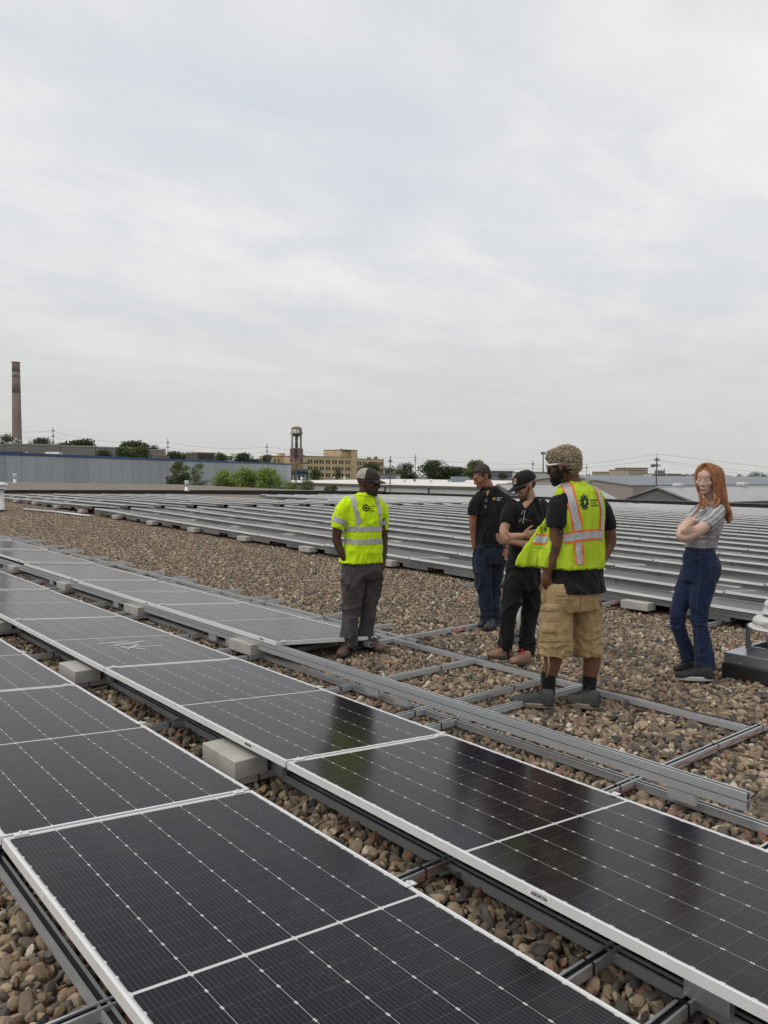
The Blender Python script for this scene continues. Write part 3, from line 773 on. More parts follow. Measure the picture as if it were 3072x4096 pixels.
# hood vent on its roof
TANM = plain('vent_hood_grey', (.50, .49, .46), .6, .1, .1, 1)
c = px(215, 1808, 150); hv = thing('hood_vent', 'pale hood vent on the blue trimmed warehouse roof', 'roof vent', (c.x, c.y, ztop-.3))
q = MB(); q.lathe([(.9,0),(.9,.6)], (0,0,0), 16); part('throat', q, TANM, hv)
def arcbox(L, W, H, n=8):
    q = MB(); pr = [(-W/2, 0)] + [(-W/2*math.cos(math.pi*i/n), H*(.45+.55*math.sin(math.pi*i/n))) for i in range(n+1)] + [(W/2, 0)]
    q.prism(pr, (-L/2,0,0), (L/2,0,0), (0,1,0), (0,0,1)); return q
ho = part('hood', arcbox(2.6, 2.2, .75), TANM, hv); ho.location = (0,0,.6); ho.rotation_euler = (0,0,math.atan2(CAM_R.y, CAM_R.x))

# --- ribbed factory farther back
F2 = Face(-250, 265, 662, 300)
fb = thing('factory', 'long low brown-grey ribbed factory block behind the blue trimmed warehouse', 'factory', F2.A + Vector((0,0,GZ)))
RIB = m_ribbed('brown_grey_ribs', (.235, .225, .21), 1.1, .25, .8, .08, F2.D, .2)
LT = plain('light_coping', (.42, .41, .38), .7, 0, .1, .2, world=True); TANB = plain('tan_concrete', (.40, .34, .26), .8, 0, .1, .3, world=True)
for (xa, xb, yt) in ((-250, 18, 1776), (20, 240, 1777), (242, 380, 1785), (382, 565, 1790), (567, 654, 1800)):
    ua, za = F2.at(xa, yt); ub, _ = F2.at(xb, yt)
    q = MB(); F2.box(q, ua, ub, -30, 0, GZ, za); lpart('wall', q, RIB, fb)
    q = MB(); F2.box(q, ua, ub, -30, .2, za+.01, za+.35); lpart('coping', q, LT, fb)
ua, za = F2.at(655, 1801); ub, _ = F2.at(663, 1801); q = MB(); F2.box(q, ua, ub, -30, .3, GZ, za+.6); lpart('end_wall', q, TANB, fb)
ua, za = F2.at(605, 1825); ub, _ = F2.at(660, 1825); q = MB(); F2.box(q, ua, ub, .4, 8, GZ, za); lpart('annex', q, plain('annex_brown', (.17, .14, .12), .8), fb)
GLS = plain('dark_window_glass', (.045, .055, .065), .15, 0, .3, 1, world=True); MULL = plain('pale_mullion', (.42, .42, .40), .6)
xs = [-20+i*12 for i in range(10)]
for xa in xs:
    ua, z0 = F2.at(xa, 1806); ub, z1 = F2.at(xa+10, 1814)
    q = MB(); F2.box(q, ua, ub, .05, .25, z1, z0); lpart('window', q, GLS, fb)
# flag
fp = px(97, 1830, 140); fl = thing('flag_pole', 'flag on a thin pole above the blue fascia at far left', 'flag', (fp.x, fp.y, 0))
q = MB(); q.tube([(0,0,0),(0,0,6.35)], .045, 6); part('pole', q, MULL, fl)
RDF = plain('flag_red', (.42, .03, .05), .8); WHF = plain('flag_white', (.70, .69, .66), .8); BLF = plain('flag_blue', (.025, .04, .15), .8)
rx = Vector((CAM_R.x, CAM_R.y, 0)).normalized()
def flagstrip(z0, z1, u0, u1):
    q = MB(); n = 6; v = []
    for i in range(n+1):
        u = u0+(u1-u0)*i/n
        for z in (z0, z1): v.append(rx*u*.75 + Vector((.08*math.sin(u*5), .08*math.cos(u*4), z - u*.62)))
    return q.add(v, [(2*i, 2*i+2, 2*i+3, 2*i+1) for i in range(n)])
for i in range(7):
    z = 5.95 - i*.13; part('stripe', flagstrip(z-.125, z, .42 if i < 4 else .05, 1.0), RDF if i % 2 == 0 else WHF, fl)
part('canton', flagstrip(5.43, 5.95, .05, .415), BLF, fl)

# --- brick smokestack
BRK = None
m, t, b = newmat('smokestack_brick'); N = NT(t); v = N.geo((1,1,1))
n1 = N.noise(N.geo((.3,.3,.12)), 1.2, 5, .6); sp = N.n('ShaderNodeSeparateXYZ'); N.l(v, sp.inputs[0])
cb = N.ramp(n1, [(.3, (.15, .115, .095)), (.7, (.215, .17, .145))])
bandc = N.m('MULTIPLY', N.m('LESS_THAN', N.m('PINGPONG', sp.outputs[2], 2.4), .12), .3)
N.l(N.mix(bandc, cb, (.11, .09, .08)), b.inputs['Base Color']); b.inputs['Roughness'].default_value = .9; BRK = m
LBR = plain('smokestack_pale_band', (.235, .225, .21), .9, 0, .12, .4, world=True)
DPT = 300; b0 = px(68.5, 1777, DPT); zb = b0.z; zt = px(66, 1450, DPT).z; k = DPT/FPX
st = thing('smokestack', 'tall tapering brown brick smokestack at the far left', 'smokestack', (b0.x, b0.y, GZ))
def rr_(z): return (18.6 - 4.0*(z-zb)/(zt-zb))*k
def segp(a, c_): return [(rr_(a), a-GZ), (rr_(c_), c_-GZ)]
H = zt-zb
for nm, a, c_, mt in (('shaft', GZ, zb+.62*H, BRK), ('shaft', zb+.62*H, zb+.81*H, BRK), ('pale_band', zb+.81*H, zb+.875*H, LBR), ('crown', zb+.875*H, zt, BRK)):
    q = MB(); q.lathe(segp(a, c_), (0,0,0), 28); part(nm, q, mt, st, True)
q = MB(); q.lathe([(rr_(zt)+.12, zt-GZ-.5), (rr_(zt)+.12, zt-GZ), (rr_(zt)-.4, zt-GZ+.02)], (0,0,0), 28); part('rim', q, BRK, st)
tov = Vector((-b0.x, -b0.y, 0)).normalized(); sd_ = Vector((-tov.y, tov.x, 0))
for dx, z0_, s_ in ((.35, zb+.8, .55), (-1.0, zb+.3, .4), (.9, zb-.1, .5)):
    c = tov*(rr_(zb)+.1) - sd_*dx; q = MB(); q.lathe([(.01,-s_),(s_*.7,-s_*.7),(s_,0),(s_*.7,s_*.7),(.01,s_)], (c.x, c.y, z0_-GZ+1), 10); part('antenna', q, MULL, st, True)

# --- yellow brick works
def cr(cx, cy): return 1070+.3014*cx, 1680+.3014*cy
YEL = None
m, t, b = newmat('yellow_brick'); N = NT(t); v = N.geo()
n1 = N.noise(N.geo((1,1,.5)), .25, 6, .65)
N.l(N.ramp(n1, [(.28, (.50, .385, .215)), (.5, (.60, .47, .27)), (.75, (.66, .53, .33))]), b.inputs['Base Color']); b.inputs['Roughness'].default_value = .9; YEL = m
COP = plain('dark_coping', (.23, .19, .13), .8, 0, .2, .5, world=True)
WIN = plain('works_window', (.03, .034, .038), .35, 0, .45, .15, world=True)
SILL = plain('stone_sill', (.42, .37, .27), .8)
F3 = Face(cr(460, 0)[0], 390, cr(1545, 0)[0], 440)
yb = thing('brick_works', 'long yellow brick works with arched windows and a stair tower', 'building', F3.A + Vector((0,0,GZ)))
def zat(f, cx, cy): return f.at(*cr(cx, cy))
def archwin(f, parent, cx, cy0, cy1, wpx=22):
    x, y0 = cr(cx, cy0); _, y1 = cr(cx, cy1); hw = wpx*.3014/2
    ua, z1 = f.at(x-hw, y0); ub, _ = f.at(x+hw, y0); _, z0 = f.at(x, y1); uc = (ua+ub)/2; hw = (ub-ua)/2
    pr = [(-hw, 0), (hw, 0), (hw, (z1-z0)*.86)] + [(hw*math.cos(a), (z1-z0)*(.86+.14*math.sin(a))) for a in (.6, 1.1, 1.57, 2.04, 2.54)] + [(-hw, (z1-z0)*.86)]
    q = MB(); p0 = f.P(uc, .02, z0); q.prism(pr, p0, p0 + f.W*.06, f.D, Vector((0,0,1))); wn_ = lpart('window', q, WIN, parent)
    q = MB(); f.box(q, uc-hw*1.15, uc+hw*1.15, .02, .16, z0-.22, z0-.02); s_ = part('sill', q, SILL, wn_)
u1, zm = zat(F3, 470, 482); u2, _ = zat(F3, 1110, 482)
q = MB(); F3.box(q, u1, u2, -22, 0, GZ, zm); lpart('wall', q, YEL, yb)
q = MB(); F3.box(q, u1-.2, u2, -22, .15, zm+.01, zm+.35); lpart('coping', q, COP, yb)
u3, zt3 = zat(F3, 1106, 405); u4, _ = zat(F3, 1186, 405); u0_, _ = zat(F3, 1006, 405)
q = MB(); F3.box(q, u3, u4, -13, .35, GZ, zt3); lpart('stair_tower', q, YEL, yb)
q = MB(); F3.box(q, u0_, u3-.01, -14, -1.2, zm+.4, zt3-.02); lpart('tower_side', q, YEL, yb)
q = MB(); F3.box(q, u0_-.1, u4+.1, -14, .5, zt3+.01, zt3+.4); lpart('tower_coping', q, COP, yb)
u5, z5 = zat(F3, 1188, 518); u6, _ = zat(F3, 1545, 518)
q = MB(); F3.box(q, u5-1, u6, -22, -.02, GZ, z5); lpart('wall', q, YEL, yb)
q = MB(); F3.box(q, u5-1, u6+.2, -22, .13, z5+.01, z5+.35); lpart('coping', q, COP, yb)
for a, c_, t0, b0_ in ((472, 572, 458, 476), (1195, 1275, 496, 516)):
    ua, z0 = zat(F3, a, b0_); ub, z1 = zat(F3, c_, t0); q = MB(); F3.box(q, ua, ub, -9, -4, z0-.5, z1); lpart('roof_house', q, YEL, yb)
for a, t0 in ((1425, 492), (1515, 485), (1057, 380)):
    ua, z1 = zat(F3, a, t0); wd = .9 if a > 1100 else .3; q = MB(); F3.box(q, ua-wd, ua+wd, -5, -3.6, z5-.5 if a > 1100 else zt3, z1); lpart('chimney', q, COP, yb)
for cx in (548,583,628,660,703,735,785,820,872,908,960,995,1046,1080):
    sl_ = (cx-548)*.026; sb = -(cx-548)*.003
    for y0, y1 in ((522,573),(612,660),(698,750)): archwin(F3, yb, cx, y0+sl_, y1+sl_*.7)
for cx, y0, y1 in ((1122,433,461),(1170,433,461),(1145,497,523),(1163,563,610),(1123,592,638),(1160,652,693),(1122,683,722),(1160,728,765)): 
    archwin(F3, yb, cx, y0, y1, 17)
for cx in (1203,1235,1277,1307,1348,1380,1420,1450,1490,1520):
    for y0, y1 in ((550,597),(632,680),(712,758)): archwin(F3, yb, cx, y0+(cx-1203)*.03, y1+(cx-1203)*.025, 19)
# left wing behind the water tower
F4 = Face(cr(70,0)[0], 396, cr(300,0)[0], 402)
yw = thing('brick_wing', 'yellow brick wing with four slit windows left of the water tower', 'building', F4.A + Vector((0,0,GZ)))
ua, z1 = zat(F4, 70, 482); ub, _ = zat(F4, 330, 482)
q = MB(); F4.box(q, ua, ub, -14, 0, GZ, z1); lpart('wall', q, YEL, yw)
q = MB(); F4.box(q, ua-.1, ub, -14, .15, z1+.01, z1+.35); lpart('coping', q, COP, yw)
ua, z0 = zat(F4, 245, 480); ub, z1 = zat(F4, 300, 438); q = MB(); F4.box(q, ua, ub, -9, -5, z0, z1); lpart('roof_house', q, YEL, yw)
for cx in (98,150,208,264): archwin(F4, yw, cx, 520, 571, 14)
# low loading house with blue structures
F5 = Face(cr(312,0)[0], 372, cr(530,0)[0], 374)
lh = thing('loading_house', 'low tan brick loading house with blue canopy below the water tower', 'building', F5.A + Vector((0,0,GZ)))
ua, z1 = zat(F5, 314, 566); ub, _ = zat(F5, 466, 566); q = MB(); F5.box(q, ua, ub, -8, 0, GZ, z1); lpart('wall', q, plain('tan_brick', (.36, .24, .13), .9, 0, .15, .3, world=True), lh)
ua, z1 = zat(F5, 470, 592); ub, _ = zat(F5, 520, 592); q = MB(); F5.box(q, ua, ub, -6, -.5, GZ, z1); lpart('wall', q, plain('cream_block', (.50, .46, .36), .9), lh)
ua, z1 = zat(F5, 330, 652); ub, z0 = zat(F5, 524, 684); q = MB(); F5.box(q, ua, ub, .1, 3, z0, z1); lpart('canopy', q, plain('slate_canopy', (.11, .13, .16), .6), lh)
q = MB(); F5.box(q, ua, ub, .1, 2.6, z0-1.2, z0); lpart('dock', q, WIN, lh)
ua, z1 = zat(F5, 312, 712); ub, z0 = zat(F5, 545, 735); q = MB(); F5.box(q, ua, ub, 3.2, 3.6, z0, z1); lpart('blue_board', q, plain('faded_blue', (.05, .12, .28), .7, 0, .2, .5, world=True), lh)
for i in range(9):
    uu = ua + (ub-ua)*(i+.2)/9; q = MB(); F5.box(q, uu, uu+.9, 3.2, 3.5, z0-2.4, z0-.02); lpart('bay', q, WIN if i % 2 else MULL, lh)

# --- water tower
WD = 384; k = WD/FPX
def m_rust(name, c0, c1, sc, lo=.42, hi=.58):
    m, t, b = newmat(name); N = NT(t); n = N.noise(N.geo((1,1,.35)), sc, 7, .7)
    N.l(N.ramp(n, [(lo, c0), (hi, c1)]), b.inputs['Base Color']); b.inputs['Roughness'].default_value = .85; return m
TGR = m_rust('tank_green_paint', (.125, .155, .125), (.17, .19, .15), .5)
TRU = m_rust('tank_rust', (.20, .215, .165), (.20, .095, .065), .9)
SRU = m_rust('rusted_sheet', (.30, .235, .20), (.15, .062, .050), 1.1, .38, .6)
bx_, by_ = cr(385, 560); b0 = px(bx_, by_, WD); wt = thing('water_tower', 'old green and rusty water tower with painted letters beside the yellow works', 'water tower', (b0.x, b0.y, GZ))
def zc_(cy): return px(*cr(385, cy), WD).z - GZ
def rc(n): return n*.3014*k
R_ = rc(72)
q = MB(); q.lathe([(R_*1.02, zc_(128)), (R_*.99, zc_(118)), (R_*.9, zc_(105)), (R_*.7, zc_(95)), (R_*.4, zc_(88)), (.05, zc_(86)), (.04, zc_(80))], (0,0,0), 32); part('dome', q, TGR, wt, True)
q = MB(); q.lathe([(R_, zc_(180)), (R_, zc_(128))], (0,0,0), 32); tank = part('tank', q, TRU, wt, True)
q = MB(); q.lathe([(rc(20), zc_(220)), (R_*.55, zc_(215)), (R_*.82, zc_(203)), (R_*.96, zc_(190)), (R_, zc_(180.5))], (0,0,0), 32); part('bowl', q, TGR, wt, True)
q = MB(); q.lathe([(R_*1.0, zc_(187)), (R_*1.15, zc_(187)), (R_*1.15, zc_(183)), (R_*1.0, zc_(183))], (0,0,0), 32, cap=False); part('balcony', q, TGR, wt)
q = MB(); q.lathe([(R_*1.14, zc_(172)), (R_*1.15, zc_(171)), (R_*1.14, zc_(170))], (0,0,0), 32, cap=False)
for i in range(20): a = i*math.pi/10; q.tube([(R_*1.14*math.cos(a), R_*1.14*math.sin(a), zc_(184)), (R_*1.14*math.cos(a), R_*1.14*math.sin(a), zc_(171))], .05, 4)
part('railing', q, TGR, wt)
q = MB(); q.lathe([(rc(19), zc_(382)), (rc(19), zc_(215))], (0,0,0), 20); part('riser', q, TGR, wt, True)
va = math.atan2(-b0.y, -b0.x)
legs = []
for i in range(4):
    a = va + math.pi/4*1.1 + i*math.pi/2; ct = (R_*1.42*math.cos(a)*.78, R_*1.42*math.sin(a)*.78); cb_ = (R_*1.5*math.cos(a)*.80, R_*1.5*math.sin(a)*.80)
    q = MB(); q.tube([(*cb_, zc_(560)), (*ct, zc_(185))], .26, 8); part('leg', q, TGR, wt, True); legs.append((ct, cb_))
for i in range(4):
    (t0, b0_), (t1, b1_) = legs[i], legs[(i+1) % 4]
    q = MB(); q.tube([(*b0_, zc_(375)), (*t1, zc_(205))], .05, 4); part('brace', q, TGR, wt)
    q = MB(); q.tube([(*b1_, zc_(375)), (*t0, zc_(205))], .05, 4); part('brace', q, TGR, wt)
    q = MB(); q.tube([(*b1_, zc_(378)), (*b0_, zc_(378))], .18, 6); part('girt', q, TGR, wt)
tv = Vector((math.cos(va), math.sin(va), 0)); ts = Vector((-tv.y, tv.x, 0))
if ts.dot(CAM_R) < 0: ts = -ts
hs = rc(87)
q = MB()
for sgn in (1,):
    v = [tv*a*hs + ts*b_*hs for a, b_ in ((.95,-.98),(.95,.62),(.2,.99),(-.95,.95),(-.95,-.95))]
    q.add([(p.x, p.y, zc_(562)) for p in v] + [(p.x, p.y, zc_(382)) for p in v], [(0,1,6,5),(1,2,7,6),(2,3,8,7),(3,4,9,8),(4,0,5,9),(5,6,7,8,9),(4,3,2,1,0)])
hse = part('tank_house', q, SRU, wt)
for (a0, a1, y0, y1) in ((-.27,.15,390,450), (-.35,.2,455,508)):
    q = MB(); v = [tv*(hs*.97) + ts*(a*hs) for a in (a0, a1)]; q.add([(v[0].x, v[0].y, zc_(y1)), (v[1].x, v[1].y, zc_(y1)), (v[1].x, v[1].y, zc_(y0)), (v[0].x, v[0].y, zc_(y0))], [(0,1,2,3)]); part('opening', q, WIN, hse)
# painted letters wrapped on the tank
LET = plain('letters_white', (.85, .80, .76), .8, 0, .2, 1.5, world=True); LETO = plain('letters_pink', (.34, .13, .11), .8); LETF = plain('letters_faded', (.30, .30, .22), .8)
for txt, u0, sz, bold, off, mt in (('DIX', -1.06, 58, .9, .06, LETO), ('DIX', -1.06, 58, .5, .14, LET)):
    v, f = text_mesh(txt, rc(sz)*1.18, 'letters', bold*.35)
    q = MB(); vv = []
    for (x, y, z) in v:
        a = u0 + x*1.0/R_; d = tv*math.cos(a) + ts*math.sin(a); vv.append((d.x*(R_+off), d.y*(R_+off), zc_(177) + y*.98))
    q.add(vv, f); part('painted_letters', q, mt, tank)

rl = random.Random(4)
for i in range(6):
    q = MB(); a0 = .42+i*.13; z0_ = zc_(rl.uniform(150, 172)); hh = rc(rl.uniform(10, 26)); vv = []
    for a_ in (a0, a0+rl.uniform(.05, .10)):
        d = tv*math.cos(a_) + ts*math.sin(a_); vv += [(d.x*(R_+.06), d.y*(R_+.06), z0_), (d.x*(R_+.06), d.y*(R_+.06), z0_+hh)]
    q.add(vv, [(0,2,3,1)]); part('faded_paint', q, LETF, tank)

# --- white roofed warehouse
WRF = plain('white_roof_membrane', (.72, .67, .63), .75, 0, .06, .15, world=True)
F6 = Face(960, 243, 2110, 143)
ze = -.56
ww_ = thing('white_warehouse', 'low white warehouse with a flat white roof and brown gutter', 'warehouse', F6.A + Vector((0,0,GZ)))
WSID = m_ribbed('white_grey_siding', (.52, .53, .52), .9, .12, .7, .05, F6.D, .1)
npn = 9
for i in range(npn):
    q = MB(); F6.box(q, F6.L*i/npn+.03, F6.L*(i+1)/npn-.03, -.3, 0, GZ, ze-.45); lpart('wall_panel', q, WSID, ww_)
q = MB(); F6.box(q, 0, F6.L, -.1, .35, ze-.44, ze-.02); lpart('gutter', q, plain('brown_gutter', (.17, .125, .10), .6), ww_)
q = MB(); v = [F6.P(0,.1,ze), F6.P(F6.L,.1,ze), F6.P(F6.L,-60,ze+.75), F6.P(0,-60,ze+.75)]; q.add(v, [(0,1,2,3)]); q.add([F6.P(0,-60,ze+.75), F6.P(F6.L,-60,ze+.75), F6.P(F6.L,-60,GZ), F6.P(0,-60,GZ)], [(0,1,2,3)]); lpart('roof', q, WRF, ww_)
BRN = plain('brown_downpipe', (.10, .085, .075), .6)
for x in (1326, 1542, 1717): 
    ua, _ = F6.at(x, 1940); q = MB(); F6.box(q, ua-.12, ua+.12, .05, .3, GZ, ze-.46); lpart('downpipe', q, BRN, ww_)
def onroof(x, y):
    """photo ray cut with the white roof's sloping plane"""
    a, b_, c_ = F6.P(0,.1,ze), F6.P(F6.L,.1,ze), F6.P(F6.L,-60,ze+.75); n = (b_-a).cross(c_-a); d = ray(x, y); return CAM_P + d*((a-CAM_P).dot(n)/d.dot(n))
for i, (x, yb_, hpx, lab) in enumerate(((1207, 1922, 13, 'leftmost white turbine vent on the white roof, below the yellow works'), (1337, 1918, 11, 'white turbine vent on the white roof left of the hi-vis man'), (1378, 1919, 12, 'white turbine vent on the white roof just left of the cap'),
        (1618, 1931, 14, 'thin grey vent on the white roof right of the pole'), (1658, 1930, 13, 'dark round turbine vent on the white roof right of the pole'), (1724, 1931, 15, 'pale turbine vent on the white roof, mid way to the duct'), (1796, 1930, 13, 'dark turbine vent left of the blue-grey duct'))):
    p = onroof(x, yb_); s_ = hpx/FPX*(p-CAM_P).dot(CAM_F); tvn = thing('turbine_vent', lab, 'roof vent', p)
    mt = plain('vent_dark', (.22, .22, .22), .5, .3) if i in (4, 6) else WHT
    q = MB(); q.lathe([(s_*.22,0),(s_*.22,s_*.4)], (0,0,0), 10); part('neck', q, WHT, tvn)
    q = MB(); q.lathe([(s_*.25,s_*.4),(s_*.47,s_*.55),(s_*.5,s_*.72),(s_*.4,s_*.92),(.01,s_)], (0,0,0), 14); part('turbine', q, mt, tvn, True)
p = onroof(1840, 1928); s_ = (p-CAM_P).dot(CAM_F)/FPX
du_ = thing('roof_duct', 'blue-grey sheet metal duct with slanted mouth on the white roof', 'duct', p, math.atan2(CAM_R.y, CAM_R.x))
q = MB(); q.prism([(-36*s_,0),(14*s_,0),(35*s_,18*s_),(30*s_,21*s_),(-36*s_,22*s_)], (0,-1.5,0), (0,1.5,0), (1,0,0), (0,0,1)); part('duct', q, plain('duct_blue_grey', (.22, .26, .30), .5, .3, .1, .5), du_)
q = MB(); q.box(-30*s_, 5*s_, -1.2, 1.2, -.6, 0); part('stand', q, BRN, du_)

# --- gabled metal sheds beyond the back parapet
def gable(name, label, ax, ay, ex, ey, Yp, ln, wallc, roofc, pitch, roofpitch, over=.12, zb=GZ):
    def cut(x, y): d = ray(x, y); return CAM_P + d*(Yp/d.y)
    a = cut(ax, ay); e_ = cut(ex, ey); hw = e_.x - a.x
    o = thing(name, label, 'shed', (a.x, Yp, GZ)); zA, zE = a.z-GZ, e_.z-GZ
    sl_ = (zA-zE)/hw; full = max(hw, 0)
    wm = m_ribbed(name+'_siding', wallc, pitch, .08, .7, .08, (1,0,0), .2); wm2 = m_ribbed(name+'_side_siding', wallc, pitch, .08, .7, .08, (0,1,0), .2)
    rm = m_ribbed(name+'_roof', roofc, roofpitch, .06, .5, .1, (.1,1,0), .5, .25)
    q = MB(); q.add([(-full,0,0),(full,0,0),(full,0,zE),(0,0,zA),(-full,0,zE)], [(0,1,2,3,4)]); part('gable_wall', q, wm, o)
    q = MB(); q.add([(full,0,0),(full,ln,0),(full,ln,zE),(full,0,zE)], [(0,1,2,3)]); q.add([(-full,ln,0),(-full,0,0),(-full,0,zE),(-full,ln,zE)], [(0,1,2,3)]); part('side_wall', q, wm2, o)
    for s_ in (-1, 1):
        nst = max(3, int(ln/6)); 
        for i in range(nst):
            y0 = -over + (ln+over)*i/nst; y1 = -over + (ln+over)*(i+1)/nst - .02
            q = MB(); q.prism([(0, zA+.02),(s_*(full+over), zE-sl_*over+.02),(s_*(full+over), zE-sl_*over+.10),(0, zA+.10)], (0,y0,0), (0,y1,0), (1,0,0), (0,0,1)); part('roof_sheet', q, rm, o)
        q = MB(); q.prism([(0, zA-.02),(s_*(full+over+.02), zE-sl_*over-.02),(s_*(full+over+.02), zE-sl_*over+.11),(0, zA+.11)], (0,-over-.06,0), (0,-over-.01,0), (1,0,0), (0,0,1)); part('rake_trim', q, TRIMG, o)
    q = MB(); q.prism([(-.2, zA+.06),(0, zA+.14),(.2, zA+.06)], (0,-over,0), (0,ln,0), (1,0,0), (0,0,1)); part('ridge_cap', q, TRIMG, o)
    return o, a, e_
TRIMG = plain('grey_trim', (.30, .30, .29), .6, .2, .1, .4, world=True)
shA, aA, eA = gable('metal_shed', 'dark gabled metal shed behind the parapet between the tall man and the woman', 2631, 1951, 2790, 2014, 58., 60, (.155, .16, .155), (.40, .40, .39), 1.0, .9)
shB, aB, eB = gable('metal_shed', 'grey gabled metal shed behind the men in black shirts', 1994, 1940, 2120, 2012, 60., 15, (.25, .26, .25), (.42, .42, .41), 1.0, .9)
shC, aC, eC = gable('pink_warehouse', 'wide pinkish ribbed warehouse with slate grey roof behind the sheds', 2262, 1904, 2532, 1943, 108., 95, (.36, .29, .265), (.175, .195, .215), 1.4, 3.0)
for x, yb_, hp, wp, lab in ((2712, 1952, 24, 33, 'white square ridge vent on the dark gabled shed'), (2968, 1957, 25, 34, 'white ridge vent on the shed roof right of the woman'), (2354, 1950, 26, 25, 'grey ridge vent on the grey shed beside the vest')):
    pl = aA if x > 2600 else aB
    d = ray(x, yb_); p = CAM_P + d*((pl.x-CAM_P.x)/d.x); dp_ = (p-CAM_P).dot(CAM_F)/FPX; w2 = wp*dp_/2; h = hp*dp_
    o = thing('ridge_vent', lab, 'roof vent', (p.x, p.y, pl.z-.15))
    q = MB(); q.box(-w2*.78, w2*.78, -w2*.78, w2*.78, 0, h*.55); part('curb', q, WHT if x > 2600 else TRIMG, o)
    q = MB(); q.bbox(-w2, w2, -w2, w2, h*.5, h, .08); part('hood', q, WHT if x > 2600 else TRIMG, o)

# --- far town
def farbox(name, label, x0, x1, y0, y1, d, mat, cat='building', wins=0, deep=20, zb=None, rows_=1, wmat=None):
    f = Face(x0, d, x1, d*1.01); ua, z1 = f.at(x0, y0); ub, _ = f.at(x1, y0); _, z0 = f.at(x0, y1)
    o = thing(name, label, cat, f.A + Vector((0,0,GZ))); q = MB(); f.box(q, ua, ub, -deep, 0, GZ, z1); lpart('wall', q, mat, o)
    q = MB(); f.box(q, ua-.2, ub+.2, -deep, .3, z1+.02, z1+.5); lpart('roof', q, COP, o)
    for r in range(rows_):
        for i in range(wins):
            uu = ua + (ub-ua)*(i+.2)/wins; zz = z0 + (z1-z0)*(r+.35)/rows_; q = MB(); f.box(q, uu, uu+(ub-ua)/wins*.6, .02, .15, zz, zz+(z1-z0)/rows_*.4); lpart('window', q, wmat or WIN, o)
    return o
TB1 = plain('far_tan_brick', (.34, .26, .19), .9, 0, .1, .1, world=True); TB2 = plain('far_beige', (.42, .35, .29), .9, 0, .1, .1, world=True)
FWH = plain('far_white', (.62, .60, .56), .8, 0, .06, .1, world=True); FGR = plain('far_grey', (.26, .27, .28), .8, 0, .1, .1, world=True); FDK = plain('far_dark', (.07, .075, .08), .7)
NAVY = plain('far_navy', (.03, .04, .10), .6); PALE = plain('far_pale_pink', (.50, .44, .40), .9)
farbox('brick_building', 'low tan brick building with window rows on the skyline at right', 2435, 2514, 1889, 1908, 560, TB1, wins=9, rows_=2)
farbox('beige_building', 'plain beige block on the skyline left of the transformer pole', 2512, 2577, 1881, 1910, 540, TB2)
farbox('frame_tower', 'dark tower with white frame on the skyline left of the transformer pole', 2540, 2592, 1873, 1910, 570, TB1, wins=4, rows_=4, wmat=FWH)
farbox('white_building', 'white flat block on the skyline right of the transformer pole', 2658, 2722, 1897, 1916, 520, FWH, wins=7)
farbox('dark_building', 'small dark block on the skyline left of the woman', 2721, 2747, 1901, 1918, 515, FDK, wins=3)
farbox('grey_office', 'low grey office block behind the man in the polo', 1962, 2052, 1886, 1908, 480, FGR, wins=8, rows_=2)
farbox('pale_building', 'pale distant block above the trees left of the polo man', 1802, 1848, 1869, 1882, 750, PALE, wins=6)
farbox('white_tent', 'white peaked storage hall right of the black cap', 2118, 2215, 1891, 1916, 420, FWH)
farbox('navy_building', 'low navy blue building behind the red-haired woman', 2900, 3110, 1936, 1952, 330, NAVY, deep=12)
farbox('green_sign', 'bright green panel at the right photo edge', 3062, 3090, 1932, 1952, 300, plain('lime_green', (.16, .50, .05), .6), 'sign', deep=3)
farbox('brown_building', 'dark brown block with slanted notch left of the yellow works', 791, 858, 1814, 1842, 320, plain('far_brown', (.105, .09, .08), .9), wins=2)
farbox('pale_shed', 'small pale ribbed building between trees left of the yellow works', 899, 928, 1828, 1846, 330, FWH, wins=6)
farbox('low_shed', 'low grey shed right of the hi-vis man and the brown pole', 1545, 1582, 1896, 1922, 330, FGR)
farbox('white_hut', 'small white hut under the trees right of the brown pole', 1580, 1602, 1901, 1914, 335, FWH)
for i, (x, y) in enumerate(((2925,1919),(2965,1917),(3010,1920),(3050,1918))):
    farbox('far_house', ('small pale house under the skyline trees, nearest the red hair', 'second pale house from the red hair on the skyline', 'third pale house from the red hair on the skyline', 'small pale house nearest the right edge on the skyline')[i], x, x+16, y, y+8, 560, FWH, 'house', deep=8)

# --- poles and wires
WOOD = plain('weathered_pole_wood', (.10, .085, .075), .9, 0, .2, 2, stretch=(1,1,.2)); LAT = plain('steel_mast', (.16, .16, .16), .6)
def pole(name, label, x, yt, yb_, d, th, arms=(), base=None):
    p = px(x, yb_, d); top = px(x, yt, d).z; z0 = GZ
    o = thing(name, label, 'utility pole', (p.x, p.y, z0)); r = th/FPX*d/2
    q = MB(); q.tube([(0,0,0),(0,0,top-z0)], [r*1.15, r*.8], 8); part('pole', q, WOOD, o, True)
    for (ya, hl) in arms:
        z = px(x, ya, d).z - z0; L = hl/FPX*d; q = MB(); q.prism([(-r*.6,-r*.6),(r*.6,-r*.6),(r*.6,r*.6),(-r*.6,r*.6)], -rx*L + Vector((0,0,z)), rx*L + Vector((0,0,z)), (-rx.y, rx.x, 0), (0,0,1)); a_ = part('crossarm', q, WOOD, o)
        for s_ in (-.9, -.3, .3, .9):
            c = rx*L*s_; q = MB(); q.lathe([(r*.5,0),(r*.7,r),(r*.4,r*2)], (c.x, c.y, z+r*.7), 6); part('insulator', q, LAT, a_)
    return o, Vector((p.x, p.y, top))
